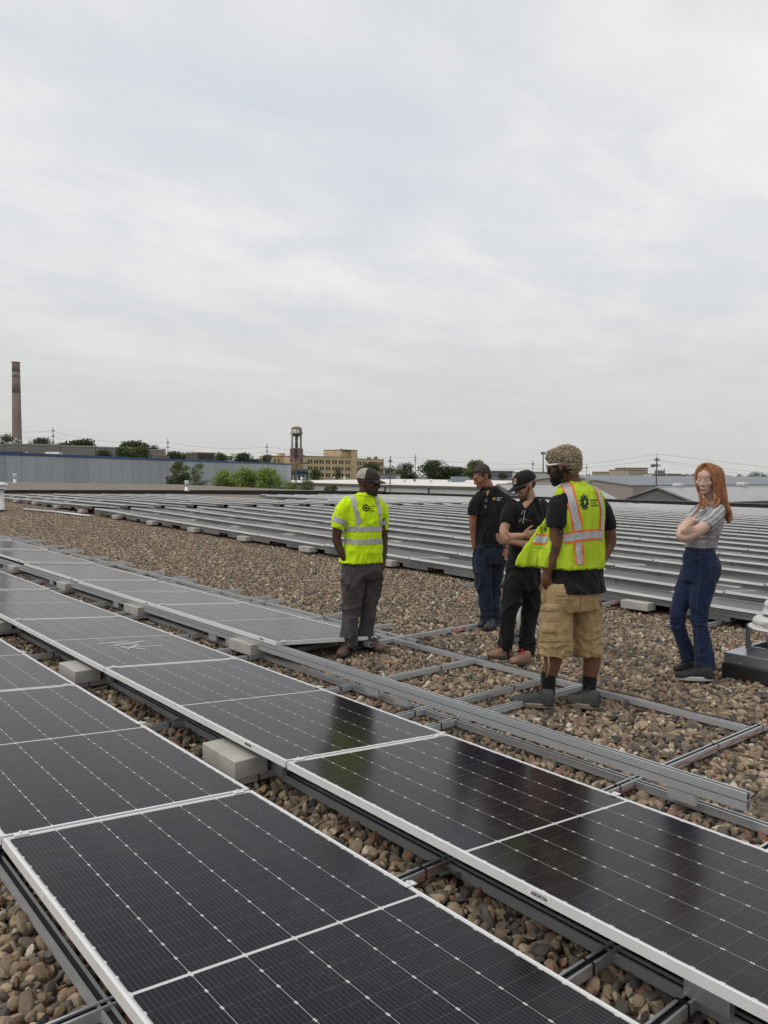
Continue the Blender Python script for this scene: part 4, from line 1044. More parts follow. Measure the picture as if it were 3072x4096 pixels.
P1, t1 = pole('utility_pole', 'tall thin pole above the ribbed factory near the smokestack', 213, 1711, 1790, 330, 3.2, [(1724, 5), (1745, 5)])
P2, t2 = pole('utility_pole', 'tall thin pole at the right end of the ribbed factory', 672, 1755, 1840, 330, 3.2, [(1772, 5), (1790, 5)])
P3, t3 = pole('utility_pole', 'tall thin pole just left of the yellow works', 1068, 1774, 1850, 340, 3.0, [(1790, 5), (1806, 5)])
P4, t4 = pole('utility_pole', 'brown pole with one crossarm right of the hi-vis man', 1560, 1824, 1975, 128, 5.2, [(1846, 8)])
P5, t5 = pole('utility_pole', 'thin pole rising from the trees between hi-vis man and polo man', 1661, 1818, 1880, 360, 2.6, [(1832, 4), (1842, 4)])
P6, t6 = pole('utility_pole', 'thin pole on the skyline above the black cap', 2131, 1843, 1900, 380, 2.6, [(1855, 5), (1861, 5)])
P7, t7 = pole('utility_pole', 'thin pole on the skyline right of the blond hair', 2346, 1859, 1910, 420, 2.4, [(1872, 5)])
P8, t8 = pole('utility_pole', 'thin pole before the brick skyline building', 2496, 1866, 1912, 420, 2.0, [(1876, 4)])
P9, t9 = pole('utility_pole', 'thin short pole right of the transformer pole', 2658, 1873, 1912, 420, 2.0, [(1880, 3)])
PA, tA = pole('transformer_pole', 'thick wooden pole with crossarms and transformers behind the sheds', 2624, 1832, 1990, 118, 6.2, [(1841, 10), (1864, 14)])
h_ = tA.z-GZ; kk = 118/FPX
q = MB(); q.tube([(0,0,h_),(0,0,h_+17*kk)], .04, 5); part('top_pin', q, LAT, PA)
for i in range(3):
    c = -rx*((10+i*5)*kk); q = MB(); q.lathe([(.10,0),(.14,.1),(.14,.38),(.08,.46)], (c.x, c.y, px(2624, 1869, 118).z-GZ), 8); part('cutout', q, LAT, PA)
for i in range(8):
    c = rx*((-6+i*5)*kk); q = MB(); q.lathe([(.09,0),(.12,.1),(.09,.5+.1*(i % 3)),(.05,.8)], (c.x, c.y, px(2624, 1901, 118).z-GZ), 8); part('transformer', q, LAT if i % 2 else TRIMG, PA)
q = MB(); q.prism([(-.08,-.08),(.08,-.08),(.08,.08),(-.08,.08)], -rx*.5+Vector((0,0,px(2624,1902,118).z-GZ)), rx*1.4+Vector((0,0,px(2624,1902,118).z-GZ)), (-rx.y, rx.x, 0), (0,0,1)); part('platform', q, WOOD, PA)
mp_ = px(2172, 1900, 620); mz = px(2172, 1808, 620).z; ms = thing('cell_mast', 'thin cell tower mast with antennas left of the blond hair', 'mast', (mp_.x, mp_.y, GZ))
q = MB(); q.tube([(0,0,0),(0,0,mz-GZ)], [.8, .35], 8); part('mast', q, LAT, ms)
for i in range(9):
    a = i*2*math.pi/9; q = MB(); q.box(1.6*math.cos(a)-.25, 1.6*math.cos(a)+.25, 1.6*math.sin(a)-.25, 1.6*math.sin(a)+.25, mz-GZ-2.0, mz-GZ+.1); part('antenna', q, LAT, ms)
q = MB(); q.lathe([(1.6, mz-GZ-1.2),(1.6, mz-GZ-1.0)], (0,0,0), 12); part('ring', q, LAT, ms)
# arched street lamp
sp_ = px(1184, 1960, 110); lz = px(1184, 1862, 110).z; slm = thing('street_lamp', 'brown curved-arm street lamp beside the blue trimmed warehouse corner', 'street lamp', (sp_.x, sp_.y, GZ))
kk = 110/FPX; pts = [Vector((0,0,0)), Vector((0,0,lz-GZ-6*kk))]
for i in range(9):
    a = math.pi/2*i/8; pts.append(rx*(22*kk*(1-math.cos(a))) + Vector((0,0,lz-GZ-6*kk+5*kk+ (0) + 16*kk*math.sin(a)-5*kk)))
pts.append(pts[-1] + rx*20*kk)
q = MB(); q.tube(pts, [.10]*2+[.07]*(len(pts)-2), 8); part('pole', q, plain('lamp_brown', (.065, .045, .04), .6), slm, True)
c = pts[-1]; q = MB(); q.bbox(c.x-.3, c.x+.3, c.y-.15, c.y+.15, c.z-.1, c.z+.08, .04); part('lamp_head', q, FDK, slm)
def cable(label, a, b_, sag, r=.018):
    a, b_ = Vector(a), Vector(b_); q = MB(); q.tube([a.lerp(b_, t/12) - Vector((0,0,sag*4*(t/12)*(1-t/12))) for t in range(13)], r, 4); return tag(part('power_line', q, FDK, None), label, 'power line')
off = px(-200, 1700, 325)
for i, dz in enumerate((1.4, 3.6)):
    nm = ('upper', 'lower')[i]; v_ = Vector((0,0,dz))
    cable(f'{nm} wire from the left edge to the pole by the smokestack', px(-220, 1712+i*22, 330), t1-v_, 1.0, .045); cable(f'{nm} wire between the first and second thin poles at left', t1-v_, t2-v_, 2.2, .045)
    cable(f'{nm} wire between the second thin pole and the pole by the works', t2-v_, t3-v_, 1.6, .045); cable(f'{nm} wire passing behind the water tower', t3-v_, t5-v_, 1.5, .045)
    cable(f'{nm} wire between the thin poles above the polo man', t5-v_, t6-v_, 1.2, .045); cable(f'{nm} wire on the skyline beside the blond hair', t6-v_, t7-v_, .6, .045)
tp = tA + Vector((0,0,17*118/FPX))
cable('top wire from the transformer pole toward the tall man', tp, px(1900, 1878, 150), .8)
cable('lower wire from the transformer pole toward the tall man', tA-Vector((0,0,.3))-rx*.3, px(1900, 1890, 150), .6)
cable('top wire from the transformer pole toward the right edge', tp, px(3400, 1905, 110), .1)
cable('middle wire from the transformer pole toward the right edge', tA-Vector((0,0,.3))+rx*.35, px(3400, 1918, 110), .3)
cable('lowest wire from the transformer pole toward the right edge', tA-Vector((0,0,.4))-rx*.1, px(3400, 1936, 110), .4)
cable('upper service wire across the white warehouse wall', px(1236, 1952, 118), px(1560, 1932, 128), .3)
cable('lower service wire across the white warehouse wall', px(1236, 1966, 112), px(1560, 1942, 128), .3)
cable('service wire from the brown pole down toward the parapet', px(1560, 1932, 128), px(1890, 1978, 120), .5)

# --- trees and shrubs
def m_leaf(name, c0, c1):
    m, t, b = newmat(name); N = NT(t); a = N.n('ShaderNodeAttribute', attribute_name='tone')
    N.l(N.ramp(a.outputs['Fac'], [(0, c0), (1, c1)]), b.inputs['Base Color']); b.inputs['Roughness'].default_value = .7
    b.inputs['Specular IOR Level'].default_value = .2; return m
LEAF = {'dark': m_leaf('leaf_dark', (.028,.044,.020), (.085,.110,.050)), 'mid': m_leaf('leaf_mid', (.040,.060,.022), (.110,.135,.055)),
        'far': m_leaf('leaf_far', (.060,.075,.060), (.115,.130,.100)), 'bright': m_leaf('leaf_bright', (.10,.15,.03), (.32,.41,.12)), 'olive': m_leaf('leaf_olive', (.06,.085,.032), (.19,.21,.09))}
BARK = plain('tree_bark', (.075, .06, .048), .95, 0, .2, 2)
def foliage(name, o, clumps, leaf, n, mat, seed):
    """leaf-sized faces spread through overlapping clumps"""
    rng = np.random.RandomState(seed); V = []; T = []
    tot = sum(c[3]**2 for c in clumps)
    for (cx_, cy_, cz_, r, sq, tone) in clumps:
        m_ = max(12, int(n*r*r/tot))
        d = rng.normal(size=(m_, 3)); d /= np.linalg.norm(d, axis=1)[:, None]
        rr2 = r*rng.beta(3.2, 1.3, size=m_)[:, None]; p = d*rr2*np.array([1, 1, sq]) + np.array([cx_, cy_, cz_])
        a = rng.normal(size=(m_, 3)); a /= np.linalg.norm(a, axis=1)[:, None]; b_ = np.cross(a, rng.normal(size=(m_, 3))); b_ /= np.linalg.norm(b_, axis=1)[:, None]
        s_ = leaf*rng.uniform(.6, 1.4, size=(m_, 1)); V.append(np.stack([p-a*s_, p+b_*s_*.6, p+a*s_, p-b_*s_*.6], 1).reshape(-1, 3))
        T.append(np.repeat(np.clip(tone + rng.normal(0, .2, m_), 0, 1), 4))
    V = np.concatenate(V); T = np.concatenate(T); nf = len(V)//4
    me = bpy.data.meshes.new(name); me.from_pydata(V.tolist(), [], np.arange(nf*4).reshape(-1, 4).tolist()); me.update()
    at = me.attributes.new('tone', 'FLOAT', 'POINT'); at.data.foreach_set('value', T.astype(np.float32)); me.materials.append(mat)
    return link(name, me, o)
def tree(name, label, x, yt, yb_, wpx, d, hue, n=1500, seed=0, trunk=True, group=None, airy=.0, cat='tree', ground=None):
    wpx = wpx*(1.18 if cat == 'tree' else 1.25); k = d/FPX; c = px(x, yb_, d); top = px(x, yt-3, d).z; zg = GZ if ground is None else ground
    o = thing(name, label, cat, (c.x, c.y, zg), 0, group); Ht = top-zg; W_ = wpx*k; vis_h = (yb_-yt)*k
    rng = random.Random(seed*13+7); cl = []; z_lo = max(Ht-vis_h*1.15, Ht*.2) if cat == 'tree' else max(.3, Ht-vis_h*1.2)
    nc = 17 if airy == 0 else 34
    for i in range(nc):
        f = rng.random(); zz = z_lo + (Ht-z_lo)*(.08+.84*f); lim = W_*.5*math.sqrt(max(.1, 1-(2*f-.85)**2*.8)); a = rng.uniform(0, 6.283); q_ = rng.random()**.5*lim*(.68+.15*airy)
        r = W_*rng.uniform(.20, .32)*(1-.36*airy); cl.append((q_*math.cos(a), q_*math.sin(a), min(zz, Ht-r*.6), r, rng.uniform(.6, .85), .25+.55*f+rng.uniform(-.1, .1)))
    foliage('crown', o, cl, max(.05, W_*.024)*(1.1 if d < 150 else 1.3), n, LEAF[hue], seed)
    q = MB(); r0 = max(.06, W_*.03); q.tube([(0,0,0),(.02*W_,0,Ht*.45),(-.02*W_,.02*W_,Ht*.82)], [r0, r0*.7, r0*.3], 7)
    for c_ in cl[:6]: q.tube([(.0,0,max(.2, min(Ht*.45, c_[2]*.7))), (c_[0]*.6, c_[1]*.6, (c_[2]+Ht*.45)/2), (c_[0], c_[1], c_[2])], [r0*.4, r0*.3, r0*.12], 5)
    part('trunk', q, BARK, o, True); return o
G1 = 'trees on the skyline'
TL = [(24,1737,1795,62,280,'dark','dark tree left of the smokestack base'),(163,1757,1803,92,320,'dark','broad dark tree right of the smokestack'),(240,1772,1803,60,322,'dark','small dark tree behind the first thin pole'),
 (322,1763,1806,112,325,'dark','wide dark tree behind the ribbed factory roof'),(540,1770,1812,112,325,'dark','dark round tree behind the right half of the ribbed factory'),(612,1784,1812,56,326,'dark','small dark tree near the ribbed factory end'),
 (412,1803,1838,66,240,'mid','small green tree poking over the blue fascia'),(500,1792,1840,92,238,'mid','green bushy tree over the blue fascia, left of its taller twin'),(553,1789,1840,84,236,'mid','tallest green tree over the blue fascia'),
 (700,1808,1848,80,345,'dark','dark tree right of the second thin pole'),(757,1815,1848,72,346,'dark','dark tree left of the brown notched block'),(880,1813,1852,62,300,'mid','green tree right of the brown notched block'),
 (963,1817,1854,80,305,'dark','round dark tree over the fascia left of the works'),(1020,1838,1856,60,306,'dark','low dark tree over the fascia near the works'),(1069,1822,1856,52,360,'dark','dark tree behind the thin pole left of the works'),
 (1556,1856,1925,62,420,'dark','dark tree behind the brown pole'),(1628,1851,1925,86,410,'dark','dark round tree right of the brown pole'),(1735,1847,1925,108,400,'dark','largest dark tree between hi-vis man and polo man'),
 (1800,1868,1922,72,398,'dark','dark tree just left of the polo man'),(1843,1872,1922,66,396,'dark','dark tree behind the polo man\'s hair'),(1600,1884,1922,56,350,'mid','low green tree behind the white hut'),
 (1902,1843,1905,84,300,'olive','pale airy tree above the polo man\'s hair'),(2012,1893,1915,40,400,'far','small grey tree before the grey office'),(2228,1905,1920,36,400,'far','small tree by the white hall'),
 (1262,1878,1922,56,330,'mid','green tree before the left end of the works'),(1350,1867,1922,36,328,'mid','narrow green tree before the works windows'),(1487,1853,1915,72,326,'mid','green tree before the right end of the works'),(1446,1866,1915,46,327,'mid','smaller green tree before the works stair tower')]
for i, (x, yt, yb_, wd, d, hue, lab) in enumerate(TL):
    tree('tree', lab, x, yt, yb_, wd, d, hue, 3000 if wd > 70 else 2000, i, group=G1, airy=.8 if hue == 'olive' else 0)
fx = [2318,2350,2385,2412,2448,2600,2640,2750,2778,2808,2880,2918,2955,2990,3020,3046,3075]
rt = random.Random(8)
for i, x in enumerate(fx):
    w_ = rt.uniform(38, 58); yt = (1896+(x-2300)*.008 if x < 2700 else 1897) + rt.uniform(-3, 4); 
    if x in (3020,): yt = 1889; w_ = 52
    tree('far_tree', f'hazy skyline tree, {ordinal(i+1)} from the blond hair toward the right edge', x, yt, yt+32, w_, 640, 'far', 900, 100+i, group='hazy skyline trees')
SH = [(716,1846,1940,82,112,'olive','slim olive tree before the grey wall, left of its twin',.9),(793,1852,1942,64,110,'olive','slim leaning olive tree before the grey wall, right of its twin',.9),
 (905,1885,1955,88,97,'bright','left part of the bright green shrub mass by the grey wall',.45),(985,1868,1958,104,95,'bright','tallest bright green shrub by the grey wall',.45),(1068,1874,1960,92,93,'bright','bright green shrub right of the tallest one',.45),(1115,1900,1962,56,92,'bright','low bright shrub near the grey wall corner',.45),
 (1165,1928,1965,52,88,'bright','small shrub left of the street lamp',.6),(1226,1918,1968,62,87,'olive','small shrub right of the street lamp',.7),(1312,1948,1972,36,90,'olive','tiny shrub tip before the white warehouse wall',.9),(1335,1940,1972,26,90,'olive','thin shrub tip by the white warehouse downpipe',.9)]
for i, (x, yt, yb_, wd, d, hue, lab, ai) in enumerate(SH):
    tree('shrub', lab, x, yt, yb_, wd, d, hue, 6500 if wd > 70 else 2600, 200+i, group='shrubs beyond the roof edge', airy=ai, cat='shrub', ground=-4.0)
# ------------------------------------------------------------------ people: toolkit
from mathutils import noise as mnoise
FWH_ = Vector((CAM_F.x, CAM_F.y, 0)).normalized()
RXH = Vector((FWH_.y, -FWH_.x, 0))
def catmull(pts, n=5):
    P = [np.array(p, float) for p in pts]; P = [2*P[0]-P[1]] + P + [2*P[-1]-P[-2]]; out_ = []
    for i in range(1, len(P)-2):
        for k in range(n):
            t = k/n; a, b_, c_, d = P[i-1], P[i], P[i+1], P[i+2]
            out_.append(.5*((2*b_)+(c_-a)*t+(2*a-5*b_+4*c_-d)*t*t+(3*b_-a-3*c_+d)*t**3))
    out_.append(P[-2]); return out_
def limb(mb, pts, n=14, sub=5, flat=False):
    """tapered round limb through (x, y, z, r) stations, with rounded ends"""
    q = catmull(pts, sub)
    c0, c1 = Vector(q[0][:3]), Vector(q[-1][:3]); d0 = (c0-Vector(q[1][:3])).normalized(); d1 = (c1-Vector(q[-2][:3])).normalized(); r0, r1 = q[0][3], q[-1][3]
    P = [c0+d0*r0*.9, c0+d0*r0*.55] + [Vector(p[:3]) for p in q]; R = [r0*.3, r0*.8] + [p[3] for p in q]
    if not flat: P += [c1+d1*r1*.55, c1+d1*r1*.9]; R += [r1*.8, r1*.3]
    mb.tube(P, R, n); return mb
def loft(mb, rings, n=28, ex=2.3, sub=5):
    """rings (x, y, z, half-width, half-depth, yaw in degrees of the wide axis[, lean])"""
    q = catmull([tuple(r[:6]) for r in rings], sub); v = []; f = []
    for (x, y, z, a, b_, yaw) in q:
        A = Vector((math.cos(rad(yaw)), math.sin(rad(yaw)), 0)); B = Vector((-A.y, A.x, 0))
        for i in range(n):
            t = 2*math.pi*i/n; c_, s_ = math.cos(t), math.sin(t)
            v.append(Vector((x, y, z)) + A*a*math.copysign(abs(c_)**(2/ex), c_) + B*b_*math.copysign(abs(s_)**(2/ex), s_))
    m_ = len(q)
    for k in range(m_-1):
        for i in range(n): j = (i+1) % n; f.append((k*n+i, k*n+j, (k+1)*n+j, (k+1)*n+i))
    f.append(tuple(range(n))[::-1]); f.append(tuple(range((m_-1)*n, m_*n)))
    mb.add(v, f); return mb
def ell(mb, c, ax, n=14, m_=10):
    """ellipsoid with three axis vectors"""
    c = Vector(c); X, Y, Z = [Vector(a) for a in ax]; v = [c+Z]; f = []
    for j in range(1, m_):
        ph = math.pi*j/m_
        for i in range(n): th = 2*math.pi*i/n; v.append(c + X*math.sin(ph)*math.cos(th) + Y*math.sin(ph)*math.sin(th) + Z*math.cos(ph))
    v.append(c-Z)
    for i in range(n): f.append((0, 1+i, 1+(i+1) % n))
    for j in range(m_-2):
        for i in range(n): a = 1+j*n+i; b_ = 1+j*n+(i+1) % n; f.append((a, a+n, b_+n, b_))
    e_ = len(v)-1
    for i in range(n): f.append((e_, 1+(m_-2)*n+(i+1) % n, 1+(m_-2)*n+i))
    mb.add(v, f); return mb
def remesh(mb, voxel, smooth=3, name='shell'):
    me = mb.mesh(name); o = bpy.data.objects.new(name, me); COL.objects.link(o)
    bm = bmesh.new(); bm.from_mesh(me); bmesh.ops.recalc_face_normals(bm, faces=bm.faces[:]); bm.to_mesh(me); bm.free()
    r = o.modifiers.new('r', 'REMESH'); r.mode = 'VOXEL'; r.voxel_size = voxel; r.use_smooth_shade = True
    if smooth: s_ = o.modifiers.new('s', 'SMOOTH'); s_.iterations = smooth; s_.factor = .5
    dg = bpy.context.evaluated_depsgraph_get(); dg.update(); res = bpy.data.meshes.new_from_object(o.evaluated_get(dg))
    bpy.data.objects.remove(o); bpy.data.meshes.remove(me); res.name = name
    res.polygons.foreach_set('use_smooth', [True]*len(res.polygons)); return res
def wrinkle(me, fn):
    """push vertices along normals by fn(co)"""
    n = len(me.vertices); co = np.empty(n*3); no = np.empty(n*3); me.vertices.foreach_get('co', co); me.vertices.foreach_get('normal', no)
    co = co.reshape(-1, 3); no = no.reshape(-1, 3); d = np.array([fn(c_) for c_ in co]); me.vertices.foreach_set('co', (co+no*d[:, None]).ravel()); me.update()
def folds(scale, amp, seed, stretch=(1, 1, 1)):
    o = Vector((seed*3.7, seed*1.3, seed*9.1)); S3 = Vector(stretch)*scale
    def fn(c_):
        p = Vector((c_[0]*S3.x, c_[1]*S3.y, c_[2]*S3.z)) + o
        w_ = Vector((mnoise.noise(p*.6), mnoise.noise(p*.6 + Vector((9, 3, 4))), 0))
        a = mnoise.noise(p + w_*.9); b_ = mnoise.noise(p*2.3 + Vector((5, 2, 1)))
        return amp*(1.25*(max(0, 1-abs(a)*3.2))**1.3 + .45*(1-abs(b_)*2.2) - .55)
    return fn
def bvh_of(me):
    return BVHTree.FromPolygons([v.co[:] for v in me.vertices], [tuple(p.vertices) for p in me.polygons])
def ribbon(name, bv, path, width, mat, parent, off=.004, n=4, closed=False, step=.012):
    """strip of cloth laid on a surface along a path"""
    P = [Vector(p) for p in path]; pts = []
    for a, b_ in zip(P[:-1], P[1:]):
        k = max(1, int((b_-a).length/step))
        pts += [a.lerp(b_, i/k) for i in range(k)]
    pts.append(P[-1]); rows_ = []
    cs = [bv.find_nearest(p) for p in pts]
    for i in range(len(cs)):
        loc, nrm = cs[i][0], cs[i][1]; t = (cs[min(i+1, len(cs)-1)][0] - cs[max(i-1, 0)][0])
        if t.length < 1e-6: continue
        s_ = t.normalized().cross(nrm).normalized(); row = []
        for j in range(n+1):
            l2, n2, _, _ = bv.find_nearest(loc + s_*width*(j/n-.5)); row.append(l2 + n2*off)
        rows_.append(row)
    q = MB(); v = [p for r in rows_ for p in r]; q.add(v, [(i*(n+1)+j, (i+1)*(n+1)+j, (i+1)*(n+1)+j+1, i*(n+1)+j+1) for i in range(len(rows_)-1) for j in range(n)])
    o = part(name, q, mat, parent, True); return o
def decal(name, bv, v2, f2, org, U, V, D, mat, parent, off=.003):
    org, U, V, D = Vector(org), Vector(U), Vector(V), Vector(D).normalized(); vv = []; last = None
    for p in v2:
        s_ = org + U*p[0] + V*p[1]; h = bv.ray_cast(s_ - D*.35, D)
        if h[0] is None or (h[0]-s_).length > .2: h = bv.find_nearest(s_)
        vv.append(h[0] - D*off)
    q = MB(); q.add(vv, f2); return part(name, q, mat, parent)
def pinwheel(r, blades=9, hub=True):
    """ring of curved blades around a round hub"""
    v = []; f = []
    for i in range(blades):
        a = 2*math.pi*i/blades; b_ = len(v)
        for rr2, da in ((.50, 0), (.56, .50), (.80, .62), (1.0, .50), (.95, .22), (.72, .08)): v.append((r*rr2*math.cos(a+da), r*rr2*math.sin(a+da), 0))
        f.append(tuple(range(b_, b_+6)))
    if hub:
        b_ = len(v); v += [(r*.36*math.cos(t*math.pi/6), r*.36*math.sin(t*math.pi/6), 0) for t in range(12)]; f.append(tuple(range(b_, b_+12)))
    return v, f
def textlines(lines, size, lead):
    V = []; F_ = []
    for i, t in enumerate(lines):
        v, f = text_mesh(t, size, 'print', size*.02); o = len(V)
        V += [(x, y - i*lead, 0) for x, y, z in v]; F_ += [tuple(k+o for k in q) for q in f]
    return V, F_
class Person:
    def __init__(s, label, fx, fy, org, sc, zg=.02):
        p = pxz(fx, fy, zg); s.P0 = Vector((p.x, p.y, 0)); s.org = org; s.sc = sc
        s.root = thing('person', label, 'person', s.P0, math.atan2(RXH.y, RXH.x)); s.zg = zg
    def c(s, cx, cy, dy=0., *r):
        """local point (right, away, up) seen at crop coordinates, dy metres behind the person's own plane"""
        d = ray(s.org[0]+cx*s.sc, s.org[1]+cy*s.sc); t = ((s.P0-CAM_P).dot(FWH_) + dy)/d.dot(FWH_); p = CAM_P + d*t
        return ((p-s.P0).dot(RXH), dy, p.z, *r)
    def v(s, cx, cy, dy=0.): return Vector(s.c(cx, cy, dy))
def skinmat(name, c_, dark=.75):
    m, t, b = newmat(name); N = NT(t); v = N.obj(); n = N.noise(v, 14, 5, .6); n2 = N.noise(v, 90, 3, .6)
    N.l(N.mix(N.m('ADD', N.m('MULTIPLY', n, .6), N.m('MULTIPLY', n2, .3)), tuple(q*dark for q in c_), tuple(min(1, q*1.15) for q in c_)), b.inputs['Base Color'])
    b.inputs['Roughness'].default_value = .6; b.inputs['Specular IOR Level'].default_value = .22
    b.inputs['Subsurface Weight'].default_value = .08; b.inputs['Subsurface Radius'].default_value = (.012, .005, .003); b.inputs['Subsurface Scale'].default_value = 1.0
    N.bump(n2, .12, .003, b); return m
def cloth(name, c_, var=.12, weave=900, fold=9., rough=.9, bump=.25, wear=None):
    m, t, b = newmat(name); N = NT(t); v = N.obj(); n = N.noise(v, fold, 5, .6); w_ = N.noise(v, weave, 2, .5)
    col = N.mix(n, tuple(q*(1-var) for q in c_), tuple(min(1, q*(1+var)) for q in c_))
    if wear: col = N.mix(N.m('MULTIPLY', N.m('SUBTRACT', N.noise(v, 5, 4, .6), .5, clamp=True), 2.4, clamp=True), col, wear)
    N.l(col, b.inputs['Base Color']); b.inputs['Roughness'].default_value = rough; b.inputs['Specular IOR Level'].default_value = .2
    b.inputs['Sheen Weight'].default_value = .08
    N.bump(N.m('ADD', N.m('MULTIPLY', N.noise(v, 26, 4, .55, 1.2), 1.0), N.m('MULTIPLY', w_, .15)), bump, .012, b); return m
class Head:
    """head frame: r to the person's right, f forward, u up; o is the skull centre"""
    def __init__(s, o, yaw, pitch=0., roll=0., k=1.0):
        s.o = Vector(o); s.k = k; f = Vector((math.cos(rad(yaw)), math.sin(rad(yaw)), 0)); r = Vector((f.y, -f.x, 0)); u = Vector((0, 0, 1))
        f2 = f*math.cos(rad(pitch)) + u*math.sin(rad(pitch)); u2 = r.cross(f2); s.f = f2; s.r = r*math.cos(rad(roll)) + u2*math.sin(rad(roll)); s.u = s.r.cross(f2)
    def p(s, r, f, u): return s.o + (s.r*r + s.f*f + s.u*u)*s.k
    def e(s, mb, c_, rad3, n=14, m_=10): ell(mb, s.p(*c_), (s.r*rad3[0]*s.k, s.f*rad3[1]*s.k, s.u*rad3[2]*s.k), n, m_)
    def skull(s, mb, jaw=1.0, nose=1.0, cheek=1.0, female=False):
        E = s.e
        if female: E(mb, (0,.052,-.020), (.054,.044,.062), 16, 12); E(mb, (0,.060,.030), (.052,.040,.045), 16, 12)
        E(mb, (0,-.012,.032), (.075,.095,.088), 20, 14); E(mb, (0,.012,-.005), (.068*cheek,.082,.085), 18, 12)
        E(mb, (0,.030,-.052), (.055*jaw,.060,.062), 16, 12); E(mb, (0,.070,-.094), (.026*jaw,.022,.018)); E(mb, (0,.035,-.088), (.044*jaw,.042,.022))
        if not female: E(mb, (0,.083,.024), (.050,.014,.010))
        for sd in (-1, 1):
            E(mb, (sd*.040,.066,-.020), (.022*cheek,.022,.022)); E(mb, (sd*.032,.083 if not female else .080,.003), (.014,.010,.009 if not female else .012))
            E(mb, (sd*.011,.094,-.036), (.009,.012,.008))
            if not female: E(mb, (sd*.076,-.006,-.006), (.008,.016,.030)); E(mb, (sd*.079,-.012,.006), (.008,.014,.018))
        limb(mb, [(*s.p(0,.088,.016), .008*s.k), (*s.p(0,.101,-.012), .0095*nose*s.k), (*s.p(0,.112*nose**.5,-.032), .0125*nose*s.k)], 10, 3)
        E(mb, (0,.088,-.063), (.024,.011,.006)); E(mb, (0,.087,-.074), (.021,.011,.007))
    def path(s, pts): return [s.p(*q) for q in pts]
def shoe(par, heel, toe, w_, h, mu, ms, lace=None, ank=.1, name='shoe', zs=.0):
    """shoe between heel and toe points (local), sole on the ground"""
    heel, toe = Vector(heel), Vector(toe); d = (toe-heel); L = d.length; f = d.normalized(); s_ = Vector((f.y, -f.x, 0)).normalized(); u = s_.cross(f)
    if u.z < 0: u = -u
    st = [(.0,.60,.75),(.04,.80,1.0),(.14,.86,1.05),(.32,.84,1.0),(.48,.92,.86),(.64,1.02,.66),(.80,.98,.52),(.92,.78,.44),(1.0,.36,.32)]
    n = 16; v = []; F_ = []
    for (t, ww2, hh) in st:
        for i in range(n):
            a = 2*math.pi*i/n; c_, s2 = math.cos(a), math.sin(a); z = max(0, s2)**.75*h*hh if s2 > 0 else s2*.012
            v.append(heel + f*(t*L) + s_*(c_*(w_/2)*ww2*(1-.12*max(0, s2))) + u*(.022+z))
    for k in range(len(st)-1):
        for i in range(n): j = (i+1) % n; F_.append((k*n+i, k*n+j, (k+1)*n+j, (k+1)*n+i))
    F_.append(tuple(range(n))[::-1]); F_.append(tuple(range((len(st)-1)*n, len(st)*n)))
    q = MB(); q.add(v, F_); up_ = remesh(q, .007, 3, name); up_.materials.append(mu); o = link(name, up_, par)
    q = MB(); v = []; F_ = []; m_ = 22
    for z0, gr in ((.0, 1.0), (.024, 1.06), (.032, .98)):
        for i in range(m_):
            a = 2*math.pi*i/m_; t = .5-.512*math.cos(a); wd = (w_/2)*(.86+.18*math.sin(min(1, max(0, t))*math.pi*1.2-.6))*gr
            v.append(heel + f*(t*L) + s_*(math.sin(a)*wd) + u*(z0 + .016*max(0, t-.8)*2))
    for k in range(2):
        for i in range(m_): j = (i+1) % m_; F_.append((k*m_+i, k*m_+j, (k+1)*m_+j, (k+1)*m_+i))
    F_.append(tuple(range(m_))[::-1]); F_.append(tuple(range(2*m_, 3*m_))); q.add(v, F_); part('sole', q, ms, o)
    if lace:
        bv = bvh_of(up_); q = MB()
        for i in range(5):
            t = .36+.075*i; c_ = heel + f*(t*L) + u*(h*1.1); pts = []
            for k in range(7):
                l_ = bv.find_nearest(c_ + s_*(k/6-.5)*w_*.62 + f*(.02*(k/6-.5)*(1 if i % 2 else -1)))[0]; pts.append(l_ + u*.004)
            q.tube(pts, .0038, 5)
        c_ = bv.find_nearest(heel + f*(.36*L) + u*h*1.2)[0] + u*.006
        for sg in (-1, 1): q.tube([c_, c_ + s_*sg*.03 + u*.018 - f*.005, c_ + s_*sg*.045 + u*.004 + f*.01, c_ + s_*sg*.02 + f*.004], .0035, 5)
        part('lace', q, lace, o, True)
    return o
